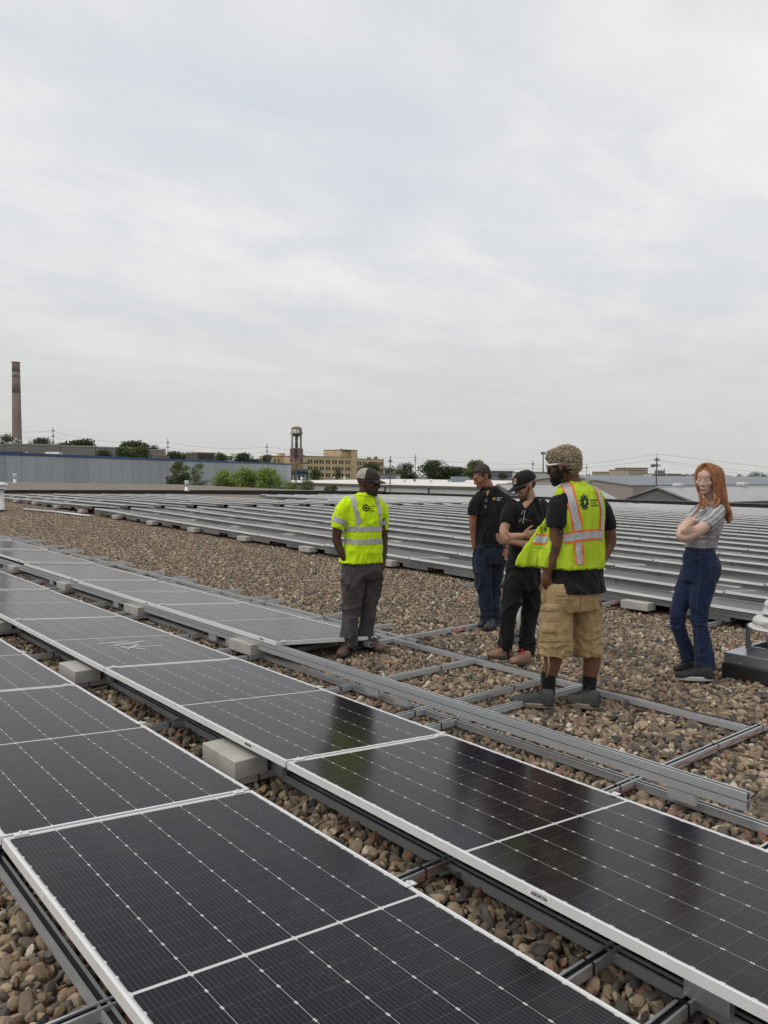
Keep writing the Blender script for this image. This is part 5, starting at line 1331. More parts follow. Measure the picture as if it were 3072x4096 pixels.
def hand(mb, wrist, palm_dir, finger_dirs, side, k=1.0, thumb=None, spread=.019, curl=0., nrm=None):
    """palm plus four separate bent fingers and a thumb; side points from little finger to thumb"""
    w0 = Vector(wrist); d = Vector(palm_dir).normalized(); sd = Vector(side); sd = (sd - d*sd.dot(d)).normalized(); n = Vector(nrm) if nrm else d.cross(sd)
    pc = w0 + d*.05*k; ell(mb, pc, (d*.056*k, sd*.042*k, n*.016*k), 14, 10)
    for i in range(4):
        b_ = w0 + d*(.088*k) + sd*((i-1.5)*spread*k); ln = (.062, .074, .080, .073)[i]*k; fd = Vector(finger_dirs[i]).normalized() if i < len(finger_dirs) else d
        f1 = (d*.45 + fd*.55).normalized(); f2 = (fd - n*curl*.5).normalized(); f3 = (fd - n*curl).normalized(); r = (.0072, .0082, .0086, .0084)[i]*k
        a = b_ + f1*ln*.42; c_ = a + f2*ln*.32; e_ = c_ + f3*ln*.26
        limb(mb, [(*(b_-d*.02*k), r*1.1), (*b_, r*1.08), (*a, r), (*c_, r*.92), (*e_, r*.8)], 8, 3)
    t0 = w0 + d*.025*k + sd*.028*k; td = Vector(thumb).normalized() if thumb else (d*.7+sd*.7).normalized()
    limb(mb, [(*t0, .013*k), (*(t0+td*.036*k), .0112*k), (*(t0+td*.062*k+d*.006*k), .0098*k), (*(t0+td*.078*k+d*.014*k), .008*k)], 8, 3)

REFL = None
m, t, b = newmat('reflective_tape'); N = NT(t); v = N.obj(); n = N.noise(v, 30, 4, .6, .8)
N.l(N.ramp(n, [(.3, (.34, .335, .34)), (.55, (.47, .465, .465)), (.72, (.52, .515, .51))]), b.inputs['Base Color']); b.inputs['Roughness'].default_value = .45; b.inputs['Metallic'].default_value = .15; REFL = m
LIME = cloth('hi_vis_yellow_cloth', (.60, .86, .012), .10, 900, 8, .85, .35)
INKD = plain('dark_print', (.022, .028, .012), .8); YEL_ = plain('yellow_print', (.62, .52, .03), .7); WHT_ = plain('white_print', (.72, .72, .70), .7)
GLASSD = plain('dark_lens', (.010, .011, .012), .06, 0, .1); GLOSSB = plain('gloss_black_frame', (.010, .010, .010), .25); GREYL = plain('grey_lens', (.14, .145, .15), .18, 0, .1)
# ------------------------------------------------------------------ people
def gl(self, cx, cy, z=.02):
    p = pxz(self.org[0]+cx*self.sc, self.org[1]+cy*self.sc, z); d = p-self.P0; return (d.dot(RXH), d.dot(FWH_), z)
Person.g = gl
def ring(P, cx, cy, dy, a, b_, yaw): x, y, z = P.c(cx, cy, dy); return (x, y, z, a, b_, yaw)
def fin(P, name, mb, vox, sm, mat, fns=(), parent=None):
    me = remesh(mb, vox, sm, name)
    for fn in fns: wrinkle(me, fn)
    me.materials.append(mat); me.polygons.foreach_set('use_smooth', [True]*len(me.polygons))
    return link(name, me, parent or P.root), me
def cuff_fn(z_at, amp, wid, base):
    """ring folds piling up near a height"""
    def fn(c_): w_ = math.exp(-((c_[2]-z_at)/wid)**2); return base(c_)*w_*amp
    return fn

# ---- man in the hi-vis T-shirt
P = Person('man in a yellow hi-vis T-shirt and mesh-back cap, hands in his pockets', 1440, 2600, (1250, 1800), .398)
SK_H = skinmat('skin_deep_brown', (.092, .048, .032))
c, g = P.c, P.g
yw = 27
body = MB()
loft(body, [ring(P,500,1290,0,.13,.10,yw), ring(P,500,1150,0,.16,.11,yw), ring(P,505,900,0,.15,.105,yw), ring(P,505,650,0,.165,.11,yw), ring(P,505,560,0,.14,.08,yw), ring(P,530,475,-.005,.06,.055,yw)])
limb(body, [c(520,480,0,.066), c(530,430,-.01,.064), c(540,390,-.02,.064)])
limb(body, [c(350,575,-.07,.045), c(300,640,-.095,.046), c(268,720,-.10,.050), c(243,890,-.10,.043), c(290,1030,-.11,.036), c(335,1110,-.10,.030), c(372,1180,-.08,.036), c(395,1230,-.07,.03)])
limb(body, [c(655,575,.07,.042), c(695,640,.10,.042), c(712,720,.11,.046), c(716,890,.12,.040), c(718,1010,.09,.034), c(712,1090,.06,.028), c(700,1150,.04,.034), c(690,1200,.03,.03)])
for pts in ([c(420,1290,-.05,.09), c(395,1560,-.08,.06), c(360,1900,-.13,.045), c(350,1990,-.14,.04)], [c(580,1290,.05,.085), c(555,1560,.06,.058), c(530,1880,.04,.043), c(525,1960,.03,.04)]): limb(body, pts)
HD = Head(c(562,325,-.025), -28, -5, 2, 1.12)
HD.skull(body, 1.08, .95, 1.06)
bo, bme = fin(P, 'body', body, .0058, 3, SK_H)
bvb = bvh_of(bme)
sh = MB(); tor = MB()
tr = [ring(P,535,426,-.006,.078,.072,yw), ring(P,528,448,-.004,.105,.084,yw), ring(P,512,478,0,.165,.098,yw), ring(P,502,520,0,.198,.112,yw), ring(P,500,565,0,.202,.125,yw), ring(P,503,650,0,.192,.140,yw), ring(P,508,800,0,.184,.147,yw), ring(P,505,950,0,.186,.152,yw), ring(P,492,1070,0,.198,.155,yw), ring(P,484,1128,0,.206,.157,yw)]
loft(sh, tr); loft(tor, tr)
limb(sh, [c(360,530,-.065,.062), c(306,588,-.09,.068), c(272,690,-.105,.066), c(248,790,-.108,.064)], flat=True)
limb(sh, [c(645,530,.07,.058), c(690,590,.095,.058), c(712,690,.115,.052), c(718,800,.12,.046)], flat=True)
z1 = c(0,780)[2]; z2 = c(0,930)[2]
so_, sme = fin(P, 'hi_vis_shirt', sh, .009, 4, LIME, [folds(6, .009, 1, (1.6, 1.6, .5)), folds(15, .004, 2, (1, 1, .7)), cuff_fn(c(0,1080)[2], 1.6, .07, folds(11, .005, 4, (1, 1, .5)))])
bvs = bvh_of(sme); tme = remesh(tor, .012, 3); bvt = bvh_of(tme)
def bandpath(bt, cen, z, r=.5, a0=0, a1=360, n=40, tilt=0.):
    """points round the torso at height z"""
    out_ = []
    for i in range(n+1):
        a = rad(a0+(a1-a0)*i/n); d = Vector((math.cos(a), math.sin(a), 0)); o = Vector((cen[0], cen[1], z)) + d*r; h = bt.ray_cast(o, -d)
        if h[0]: out_.append(h[0])
    return out_
cen = c(505,800)
ribbon('reflective_band', bvs, bandpath(bvt, cen, c(0,782)[2], a0=-200, a1=30), .050, REFL, so_, .004)
ribbon('reflective_band', bvs, bandpath(bvt, cen, c(0,905)[2], a0=-200, a1=30), .050, REFL, so_, .004)
def fpt(cx, cy, bv=None, dz=0):
    """front surface of a garment where the photo ray meets it"""
    d = ray(P.org[0]+cx*P.sc, P.org[1]+cy*P.sc); dl = Vector((d.dot(RXH), d.dot(FWH_), d.z)); ol = CAM_P-P.P0; o = Vector((ol.dot(RXH), ol.dot(FWH_), CAM_P.z)); h = (bv or bvs).ray_cast(o, dl)
    return h[0] if h[0] else Vector(P.c(cx, cy, 0))
ribbon('reflective_band', bvs, [fpt(*q) for q in ((385,432),(398,470),(415,510),(432,570),(447,640),(458,700),(460,752))], .050, REFL, so_, .0045)
ribbon('reflective_band', bvs, [fpt(*q) for q in ((640,470),(652,520),(668,580),(678,640),(680,700),(676,752))], .048, REFL, so_, .0045)
ribbon('reflective_band', bvs, [fpt(*q) for q in ((205,690),(240,695),(275,712),(310,728),(338,745))], .052, REFL, so_, .0045)
ribbon('reflective_band', bvs, [fpt(*q) for q in ((690,745),(710,735),(738,712))], .050, REFL, so_, .0045)
fd = Vector((.45, -.89, 0)).normalized(); U_ = Vector((.89, .45, 0)).normalized(); V_ = Vector((0, 0, 1))
lg = fpt(536,580)
decal('chest_logo', bvs, *pinwheel(.038, 10), lg, U_, V_, -fd*-1*-1 if False else -(-fd)*-1, INKD, so_) if False else decal('chest_logo', bvs, *pinwheel(.038, 10), lg, U_, V_, Vector((-fd.x, -fd.y, 0)), INKD, so_)
decal('chest_print', bvs, *textlines(['Renewable', 'Energy', 'Partners'], .0165, .0205), fpt(568,574), U_, V_, Vector((-fd.x, -fd.y, 0)), INKD, so_)
# neckband
ribbon('collar', bvs, bandpath(bvt, c(533,450,-.005), c(0,452)[2], a0=-200, a1=30, n=30), .016, LIME, so_, .006)
PANT_H = cloth('grey_work_trousers', (.062, .055, .056), .22, 700, 6, .9, .5, (.095, .082, .078))
pa = MB()
loft(pa, [ring(P,488,1095,0,.178,.13,yw), ring(P,495,1150,0,.192,.142,yw), ring(P,502,1220,0,.205,.152,yw), ring(P,500,1290,0,.20,.145,yw)])
limb(pa, [c(405,1270,-.055,.112), c(398,1400,-.07,.104), c(390,1560,-.085,.090), c(378,1720,-.105,.083), c(362,1880,-.13,.086), c(350,1985,-.14,.080)], flat=True)
limb(pa, [c(592,1270,.05,.108), c(580,1400,.055,.096), c(556,1560,.06,.080), c(542,1720,.05,.070), c(526,1860,.04,.075), c(520,1965,.03,.072)], flat=True)
po, pme = fin(P, 'trousers', pa, .009, 3, PANT_H, [folds(6, .016, 7, (1.2, 1.2, .55)), cuff_fn(c(0,1930)[2], 1.6, .10, folds(13, .009, 8, (.6, .6, 1.4))), cuff_fn(c(0,1560)[2], 1.2, .12, folds(9, .008, 9, (.8, .8, 1.2)))])
bvp = bvh_of(pme)
STITCH = plain('trouser_seam', (.035, .031, .032), .9)
for pth in (((300,1352),(350,1350),(420,1345)), ((318,1150),(360,1145),(400,1120)), ((545,1150),(552,1210),(545,1290)), ((300,1380),(305,1450))): ribbon('seam', bvp, [fpt(*q, bvp) for q in pth], .006, STITCH, po, .002, 2)
BOOT = plain('brown_boot_leather', (.105, .062, .042), .6, 0, .25, 14, bump=.2); BSOLE = plain('dark_rubber_sole', (.02, .02, .021), .7)
shoe(P.root, g(375,2018), g(262,2098), .105, .105, BOOT, BSOLE, BSOLE, name='boot'); shoe(P.root, g(545,1985), g(712,2038), .105, .105, BOOT, BSOLE, BSOLE, name='boot')
# cap: dark front, pale mesh back
CAPD = cloth('cap_charcoal', (.040, .034, .030), .1, 500, 12, .85, .1); CAPM = plain('cap_mesh_beige', (.40, .36, .31), .8, 0, .22, 30, bump=.5, bscale=320)
def cap(Hd, par, m_front, m_back, m_brim, split=.0, k=1.0, lift=.03, depth=.088, wid=.083, lng=.104):
    o = MB(); o2 = MB(); n = 36; m_ = 12; V_f = []; rows_ = []
    for j in range(m_+1):
        ph = math.pi/2*j/m_; rr3 = math.cos(ph)**.72; zz = math.sin(ph); row = []
        for i in range(n): a = 2*math.pi*i/n; row.append(Hd.p(wid*k*rr3*math.cos(a), -.010 + lng*k*rr3*math.sin(a), lift + depth*k*zz - (.012*math.sin(a)*(1-zz)*-1 if False else 0)))
        rows_.append(row)
    for j in range(m_):
        for i in range(n):
            i2 = (i+1) % n; a = 2*math.pi*(i+.5)/n; tgt = o if math.sin(a) > split else o2
            tgt.add([rows_[j][i], rows_[j][i2], rows_[j+1][i2], rows_[j+1][i]], [(0,1,2,3)])
    f_ = part('crown_front', o, m_front, par, True); 
    if o2.f: part('crown_back', o2, m_back, par, True)
    q = MB(); v = []; nn = 15; mm = 6
    for j in range(mm+1):
        t = j/mm
        for i in range(nn):
            s_ = i/(nn-1)*2-1; x = s_*(.078-.012*t*t)*k; yf = -.010 + lng*k*math.sqrt(max(0, 1-(s_*.93)**2))*.98 + t*.066*k*(1-abs(s_)**3.0*.85); z = lift+.004 - (s_**2)*.018 - t*.018
            v.append(Hd.p(x, yf, z))
    nv = len(v); v += [p_ - Hd.u*.004 for p_ in v]
    F_ = [(j*nn+i, j*nn+i+1, (j+1)*nn+i+1, (j+1)*nn+i) for j in range(mm) for i in range(nn-1)]; F_ += [tuple(a+nv for a in q_)[::-1] for q_ in F_]
    F_ += [(mm*nn+i, mm*nn+i+1, nv+mm*nn+i+1, nv+mm*nn+i) for i in range(nn-1)]
    q.add(v, F_); part('brim', q, m_brim, par, True)
    q = MB(); ell(q, Hd.p(0,-.010,lift+depth*k), (Hd.r*.008, Hd.f*.008, Hd.u*.005), 10, 6); part('button', q, m_front, par, True)
    allq = MB(); allq.add([p_ for r_ in rows_ for p_ in r_], [(j*n+i, j*n+(i+1) % n, (j+1)*n+(i+1) % n, (j+1)*n+i) for j in range(m_) for i in range(n)]); return BVHTree.FromPolygons([Vector(p_) for p_ in allq.v], allq.f)
def sub(P, name):
    o = bpy.data.objects.new(name, None); COL.objects.link(o); o.parent = P.root; return o
cp = sub(P, 'cap'); bvc = cap(HD, cp, CAPD, CAPM, CAPD, .18, 1.04, .028)
decal('cap_emblem', bvc, *pinwheel(.020, 8), HD.p(-.012,.085,.085), HD.r*-1, HD.u, (-HD.f*.85 - HD.u*.5), YEL_, cp, .003)
# glasses and beard
def glasses(Hd, par, mf, ml, side=(-1, 1), w_=.030, h=.019, temple=True, y=.098, z=.004, name='glasses', thick=.0032):
    o = sub(par if isinstance(par, Person) else P, name)
    for sd in side:
        q = MB(); cx_ = sd*.034; v = []; n = 16
        for i in range(n):
            a = 2*math.pi*i/n; x = cx_ + w_*math.copysign(abs(math.cos(a))**.7, math.cos(a)); zz = z + h*math.copysign(abs(math.sin(a))**.7, math.sin(a)); v.append(Hd.p(x, y - abs(x)**2*6.5, zz))
        cc = Hd.p(cx_, y+.002 - cx_**2*6.5, z); q.add(v+[cc], [(i, (i+1) % n, n) for i in range(n)]); part('lens', q, ml, o, True)
        q = MB(); q.tube(v+[v[0]], thick, 6, False); part('rim', q, mf, o, True)
        if temple:
            q = MB(); pts = [Hd.p(sd*.064, y-.028, z+.010), Hd.p(sd*.076, y-.055, z+.011), Hd.p(sd*.081, .0, z+.010), Hd.p(sd*.080,-.022, z+.002)]; q.tube(pts, [.0065,.006,.0045,.003], 6); part('temple', q, mf, o, True)
    q = MB(); q.tube([Hd.p(-.008, y, z+.006), Hd.p(.008, y, z+.006)], thick, 6); part('bridge', q, mf, o); return o
glasses(HD, P, GLOSSB, GLASSD, w_=.029, h=.020, y=.104)
def beard(Hd, P, bv, mat, pts, name='beard', off=.004):
    """hair lying on the jaw: patch between an upper and a lower outline"""
    q = MB(); n = len(pts); v = []; m_ = 7
    for (a, b_) in pts:
        a, b_ = Hd.p(*a), Hd.p(*b_)
        for j in range(m_):
            l_, nr, _, _ = bv.find_nearest(a.lerp(b_, j/(m_-1))); e_ = (1-abs(2*j/(m_-1)-1)**3); v.append(l_ + nr*(.0008+off*e_) + Vector(mnoise.noise_vector(l_*160))*.0012)
    q.add(v, [(i*m_+j, (i+1)*m_+j, (i+1)*m_+j+1, i*m_+j+1) for i in range(n-1) for j in range(m_-1)]); return part(name, q, mat, P.root, True)
BRD_H = plain('beard_black_grey', (.034, .024, .019), .95, 0, .6, 60, bump=.6, bscale=300)
def jaw(w_=1., top=-.05):
    return [((sd*.076*w_,.0,-.012),(sd*.066*w_,.005,-.060)) if abs(sd) == 1 else None for sd in ()] or [
      ((-.074,.004,-.010),(-.062,.012,-.075)), ((-.071,.026,-.030),(-.052,.036,-.095)), ((-.058,.055,-.050),(-.038,.055,-.108)), ((-.040,.078,-.062),(-.020,.068,-.114)), ((-.022,.094,-.083),(-.008,.074,-.117)),
      ((0,.096,-.086),(0,.075,-.118)), ((.022,.094,-.083),(.008,.074,-.117)), ((.040,.078,-.062),(.020,.068,-.114)), ((.058,.055,-.050),(.038,.055,-.108)), ((.071,.026,-.030),(.052,.036,-.095)), ((.074,.004,-.010),(.062,.012,-.075))]
beard(HD, P, bvb, BRD_H, jaw(), off=.004)
def moustache(Hd, P, bv, mat, w_=.030, off=.003):
    q = MB(); v = []
    for i in range(9):
        s_ = i/8*2-1
        for j in range(3): l_, nr, _, _ = bv.find_nearest(Hd.p(s_*w_, .105-.02*s_*s_, -.050 - .010*abs(s_) - j*.005)); v.append(l_ + nr*(off if j == 1 else .001))
    q.add(v, [(i*3+j, (i+1)*3+j, (i+1)*3+j+1, i*3+j+1) for i in range(8) for j in range(2)]); part('moustache', q, mat, P.root, True)
moustache(HD, P, bvb, BRD_H)
LIPD = plain('lips_dark', (.085, .035, .03), .5)
def lips(Hd, P, bv, mat, w_=.023, z=-.069, part_=True):
    q = MB(); v = []
    for i in range(11):
        s_ = i/10*2-1; hh = .0075*(1-s_*s_)+.0008
        for j in range(5): l_, nr, _, _ = bv.find_nearest(Hd.p(s_*w_, .108-.016*s_*s_, z + (j/4*2-1)*hh - .002*abs(s_))); v.append(l_ + nr*(.0022 if j in (1, 3) else .0008))
    q.add(v, [(i*5+j, (i+1)*5+j, (i+1)*5+j+1, i*5+j+1) for i in range(10) for j in range(4)]); o = part('lips', q, mat, P.root, True)
    ln = plain('mouth_line', (.05, .02, .018), .8); ribbon('mouth_line', bv, [Hd.p(s_/6*w_*.95, .108-.016*(s_/6)**2, z - .002*abs(s_/6)) for s_ in range(-6, 7)], .0022, ln, P.root, .0028, 1, step=.004)
lips(HD, P, bvb, LIPD)
def brows(Hd, P, bv, mat, z=.024, w_=.006, sides=(-1, 1)):
    for sd in sides: ribbon('eyebrow', bv, [Hd.p(sd*(.012+.042*i/6), .10-.03*(i/6)**2, z + .006*math.sin(i/6*2.4) ) for i in range(7)], w_, mat, P.root, .002, 2, step=.005)
WATCH = plain('watch_blue', (.05, .10, .16), .3)
q = MB(); wv = Vector(c(713,1075,.062)); q.tube([wv+Vector((.034*math.cos(a), .034*math.sin(a), .004*math.sin(a))) for a in [2*math.pi*i/14 for i in range(15)]], .010, 6); o = part('watch', q, BLACKPL, P.root, True)
q = MB(); q.bbox(wv.x+.012, wv.x+.040, wv.y-.040, wv.y-.020, wv.z-.016, wv.z+.016, .004); part('dial', q, WATCH, o)
H_ROOT = P

# ---- man in the black polo with a tablet
P = Person('man in a black polo shirt and navy trousers looking down, tablet at his side', 1960, 2502, (1800, 1750), .4972)
c, g = P.c, P.g
SK_P = skinmat('skin_tanned', (.34, .165, .10))
yw = 28
body = MB()
loft(body, [ring(P,315,960,0,.12,.09,yw), ring(P,312,860,0,.145,.10,yw), ring(P,325,700,0,.15,.10,yw), ring(P,335,560,0,.165,.105,yw), ring(P,338,500,0,.13,.075,yw), ring(P,322,430,-.01,.058,.052,yw)])
limb(body, [c(322,440,-.01,.062), c(312,405,-.02,.058), c(295,370,-.035,.060)])
limb(body, [c(245,520,-.06,.04), c(205,560,-.09,.043), c(190,610,-.09,.044), c(182,690,-.08,.040), c(186,770,-.06,.034), c(190,830,-.05,.029), c(200,880,-.04,.034)])
limb(body, [c(430,520,.06,.04), c(476,560,.095,.043), c(492,610,.10,.044), c(500,690,.08,.040), c(480,800,.0,.034), c(462,880,-.06,.028)])
hand(body, c(462,885,-.06), (-.05,-.2,-1), [(0,-.3,-1)]*4, (-.9,-.2,-.1), .9, (-.5,-.2,-1), curl=.3)
for pts in ([c(270,970,-.04,.06), c(272,1200,-.06,.058), c(300,1470,-.06,.042)], [c(368,970,.04,.06), c(352,1200,.04,.058), c(362,1460,.0,.042)]): limb(body, pts)
HD = Head(c(258,316,-.035), 204, -24, -2, 1.06)
HD.skull(body, 1.0, .95, 1.0)
bo, bme = fin(P, 'body', body, .0058, 3, SK_P); bvb = bvh_of(bme)
BLKC = cloth('black_polo_knit', (.014, .014, .016), .2, 900, 8, .92, .4)
sh = MB(); tor = MB()
tr = [ring(P,320,398,-.012,.072,.066,yw), ring(P,326,420,-.008,.10,.078,yw), ring(P,336,446,0,.155,.095,yw), ring(P,340,486,0,.188,.108,yw), ring(P,340,560,0,.188,.125,yw), ring(P,332,680,0,.178,.13,yw), ring(P,318,800,0,.172,.128,yw), ring(P,312,868,0,.168,.122,yw)]
loft(sh, tr); loft(tor, tr)
limb(sh, [c(232,478,-.07,.056), c(205,520,-.09,.060), c(192,570,-.095,.060), c(187,622,-.095,.060)], flat=True)
limb(sh, [c(440,480,.07,.056), c(478,530,.095,.060), c(490,590,.10,.058), c(496,650,.10,.056)], flat=True)
so_, sme = fin(P, 'polo_shirt', sh, .009, 4, BLKC, [folds(6, .011, 11, (1.5, 1.5, .55)), cuff_fn(c(0,830)[2], 1.4, .07, folds(10, .006, 14, (1, 1, .6)))])
bvs = bvh_of(sme); tme = remesh(tor, .012, 3); bvt = bvh_of(tme)
fd = Vector((-.47, -.88, 0)); U_ = Vector((.88, -.47, 0)); V_ = Vector((0, 0, 1)); D_ = Vector((.2, .98, 0))
decal('chest_logo', bvs, *pinwheel(.018, 9), fpt(355,493), Vector((1,0,0)), V_, D_, YEL_, so_)
decal('chest_print', bvs, *textlines(['Renewable', 'Energy', 'Partners'], .0125, .0135), fpt(377,487), Vector((1,0,0)), V_, D_, WHT_, so_)
# collar wings and placket
ribbon('collar', bvs, bandpath(bvt, c(322,412,-.01), c(0,412)[2], a0=-70, a1=215, n=30), .034, BLKC, so_, .010)
for e_ in (((352,412),(330,440),(318,470)), ((285,425),(272,445),(266,468))): ribbon('collar', bvs, [fpt(*q_) for q_ in e_], .040, BLKC, so_, .012)
q = MB(); v = []
for k in range(6):
    t = k/5; w_ = .034*(1-t)
    for j in range(5): p_ = fpt(306-8*t, 428+46*t); l_, n_, _, _ = bvs.find_nearest(p_ + Vector((.88,.47,0))*w_*(j/4*2-1)); v.append(l_ + n_*.004)
q.add(v, [(i*5+j, (i+1)*5+j, (i+1)*5+j+1, i*5+j+1) for i in range(5) for j in range(4)]); part('neck_opening', q, SK_P, so_, True)
ribbon('placket', bvs, [fpt(*q_) for q_ in ((296,470),(292,520),(288,575))], .030, BLKC, so_, .005)
SG = sub(P, 'hanging_sunglasses')
for i, (cx_, cy_) in enumerate(((291,508),(285,556))):
    q = MB(); p_ = fpt(cx_, cy_) + Vector((-.1, -.99, 0))*.012; ell(q, p_, (Vector((.016, 0, 0)), Vector((.002, -.003, 0)), Vector((.004, 0, .023))), 14, 8); part('lens', q, GREYL, SG, True)
    q = MB(); q.tube([p_ + Vector((.017*math.cos(a), -.003, .024*math.sin(a))) for a in [2*math.pi*k/14 for k in range(15)]], .0022, 5); part('rim', q, GLOSSB, SG, True)
NAVYP = cloth('navy_trousers', (.018, .024, .042), .2, 700, 6, .9, .45)
pa = MB()
loft(pa, [ring(P,310,840,0,.160,.115,yw), ring(P,310,890,0,.17,.125,yw), ring(P,312,950,0,.178,.13,yw), ring(P,315,1010,0,.165,.125,yw)])
limb(pa, [c(255,980,-.05,.10), c(262,1100,-.055,.092), c(272,1220,-.06,.080), c(292,1360,-.06,.070), c(302,1490,-.06,.068)], flat=True)
limb(pa, [c(378,980,.05,.10), c(366,1100,.045,.092), c(352,1220,.04,.080), c(354,1360,.01,.072), c(362,1500,-.02,.074)], flat=True)
po, pme = fin(P, 'trousers', pa, .009, 3, NAVYP, [folds(6, .015, 17, (1.4, 1.4, .45)), cuff_fn(c(0,1450)[2], 1.5, .10, folds(12, .008, 18, (.6, .6, 1.4)))])
ribbon('belt', bvs, bandpath(bvt, c(312,850), c(0,858)[2], a0=-200, a1=30, n=30), .03, BLACKPL, po, .004)
DSH = plain('dark_grey_shoe', (.035, .037, .040), .7, 0, .3, 20, bump=.3); 
shoe(P.root, g(318,1492), g(236,1535), .10, .09, DSH, BSOLE, BSOLE); shoe(P.root, g(372,1500), g(288,1558), .10, .09, DSH, BSOLE, BSOLE)
def shorthair(Hd, P, mat, back=1.0, top=1.0, name='hair', fringe=.02):
    q = MB(); Hd.e(q, (0,-.018,.046), (.0775,.094,.083*top), 22, 16); Hd.e(q, (0,-.052,.0), (.070,.058,.062*back), 18, 12); Hd.e(q, (0,.022,.080), (.060,.052,.036), 16, 10)
    for sd in (-1, 1): Hd.e(q, (sd*.060,-.012,.034), (.019,.050,.044))
    me = remesh(q, .006, 2, name); f1 = folds(60, .004, 21, (1, 1, .6)); wrinkle(me, f1); me.materials.append(mat); return link(name, me, P.root)
def hairmat(name, c0, c1, sc=90, st=(1, 1, .2)):
    m, t, b = newmat(name); N = NT(t); n = N.noise(N.obj(st), sc, 5, .7, .6)
    N.l(N.ramp(n, [(.3, c0), (.7, c1)]), b.inputs['Base Color']); b.inputs['Roughness'].default_value = .55; b.inputs['Specular IOR Level'].default_value = .3; N.bump(n, .8, .006, b); return m
HRP = hairmat('hair_dark_brown', (.022, .015, .012), (.075, .052, .042), 110, (1, 1, .35))
shorthair(HD, P, HRP)
brows(HD, P, bvb, HRP); 
LIPP = plain('lips_tan', (.30, .125, .10), .5); lips(HD, P, bvb, LIPP)
LASH = plain('closed_eye_line', (.03, .018, .014), .8)
def eyelid(Hd, P, bv, mat, z=.004, w_=.0035):
    for sd in (-1, 1): ribbon('eyelashes', bv, [Hd.p(sd*(.018+.028*i/6), .098-.02*(i/6)**2, z - .0045*math.sin(i/6*math.pi)) for i in range(7)], w_, mat, P.root, .0018, 1, step=.004)
eyelid(HD, P, bvb, LASH)
# tablet held low in his left hand
TAB = plain('dark_tablet_case', (.045, .048, .052), .35); q = MB(); v = [Vector(c(362,750,-.02)), Vector(c(418,724,.02)), Vector(c(486,880,.0)), Vector(c(444,922,-.06))]
n_ = (v[1]-v[0]).cross(v[3]-v[0]).normalized()*.006; q.add([p_-n_ for p_ in v]+[p_+n_ for p_ in v], [(0,1,2,3),(7,6,5,4),(0,4,5,1),(1,5,6,2),(2,6,7,3),(3,7,4,0)])
tb = link('tablet', None); tb.location = P.root.location; tb.rotation_euler = P.root.rotation_euler; tag(tb, 'dark grey tablet held low between the two men in black', 'tablet')
part('case', q, TAB, tb); q = MB(); ell(q, Vector(c(380,768,-.028)), (Vector((.006,0,0)), Vector((0,.004,0)), Vector((0,0,.006))), 8, 6); part('camera_dot', q, WHT_, tb)

# ---- man with crossed arms and black cap
P = Person('man in black T-shirt, black cap and black trousers with arms crossed', 2060, 2622, (1800, 1750), .4972)
c, g = P.c, P.g
SK_C = skinmat('skin_fair', (.47, .27, .19))
yw = 30
body = MB()
loft(body, [ring(P,595,1130,0,.12,.09,yw), ring(P,595,1000,0,.14,.10,yw), ring(P,602,850,0,.14,.10,yw), ring(P,610,680,0,.155,.105,yw), ring(P,620,600,0,.13,.075,yw), ring(P,640,520,-.01,.056,.05,yw)])
limb(body, [c(640,530,-.01,.060), c(636,480,-.02,.058), c(622,440,-.03,.060)])
# his right arm: elbow low left, forearm across to the right
limb(body, [c(525,580,-.05,.04), c(482,625,-.095,.042), c(456,680,-.12,.043), c(432,760,-.16,.041), c(470,800,-.20,.040), c(540,796,-.215,.034), c(590,790,-.22,.027)])
hand(body, c(585,790,-.22), (1,-.05,.18), [(1,-.02,.06),(1,-.02,.11),(1,.0,.15),(1,.0,.2)], (0,-.15,1), .98, (.65,-.1,.75), spread=.020, curl=.1, nrm=(0,-1,0))
# his left arm: forearm below, hand clasping the right elbow
limb(body, [c(725,590,.05,.04), c(765,640,.07,.042), c(776,710,.05,.043), c(760,850,-.06,.041), c(690,870,-.16,.038), c(600,856,-.20,.036), c(520,842,-.215,.029), c(490,836,-.22,.026)])
hand(body, c(496,838,-.225), (-1,-.12,.10), [(-.75,.2,.65)]*4, (0,-.3,1), .95, (-.45,-.2,.9), spread=.020, curl=-.5, nrm=(0,-1,0))
for pts in ([c(530,1170,-.04,.06), c(468,1420,-.06,.058), c(448,1720,-.05,.042)], [c(650,1170,.04,.06), c(640,1430,.04,.058), c(618,1760,-.03,.042)]): limb(body, pts)
HD = Head(c(602,382,-.03), 200, -24, 0, 1.08)
HD.skull(body, 1.0, 1.0, 1.0)
bo, bme = fin(P, 'body', body, .0055, 2, SK_C); bvb = bvh_of(bme)
BLKT = cloth('black_t_shirt', (.011, .011, .013), .2, 900, 8, .9, .45)
sh = MB(); tor = MB()
tr = [ring(P,650,486,.005,.072,.064,yw), ring(P,645,508,.0,.105,.078,yw), ring(P,632,532,0,.150,.092,yw), ring(P,622,572,0,.176,.105,yw), ring(P,612,650,0,.174,.122,yw), ring(P,604,780,0,.160,.122,yw), ring(P,597,920,0,.155,.12,yw), ring(P,592,1000,0,.162,.125,yw), ring(P,590,1045,0,.168,.128,yw)]
loft(sh, tr); loft(tor, tr)
limb(sh, [c(520,545,-.06,.054), c(482,592,-.095,.059), c(466,640,-.115,.058), c(458,688,-.13,.058)], flat=True)
limb(sh, [c(735,545,.06,.054), c(766,600,.07,.059), c(774,660,.06,.058), c(777,710,.05,.057)], flat=True)
so_, sme = fin(P, 't_shirt', sh, .009, 4, BLKT, [folds(6, .012, 31, (1.4, 1.4, .6)), cuff_fn(c(0,960)[2], 1.5, .10, folds(11, .007, 34, (.8, .8, 1.1)))])
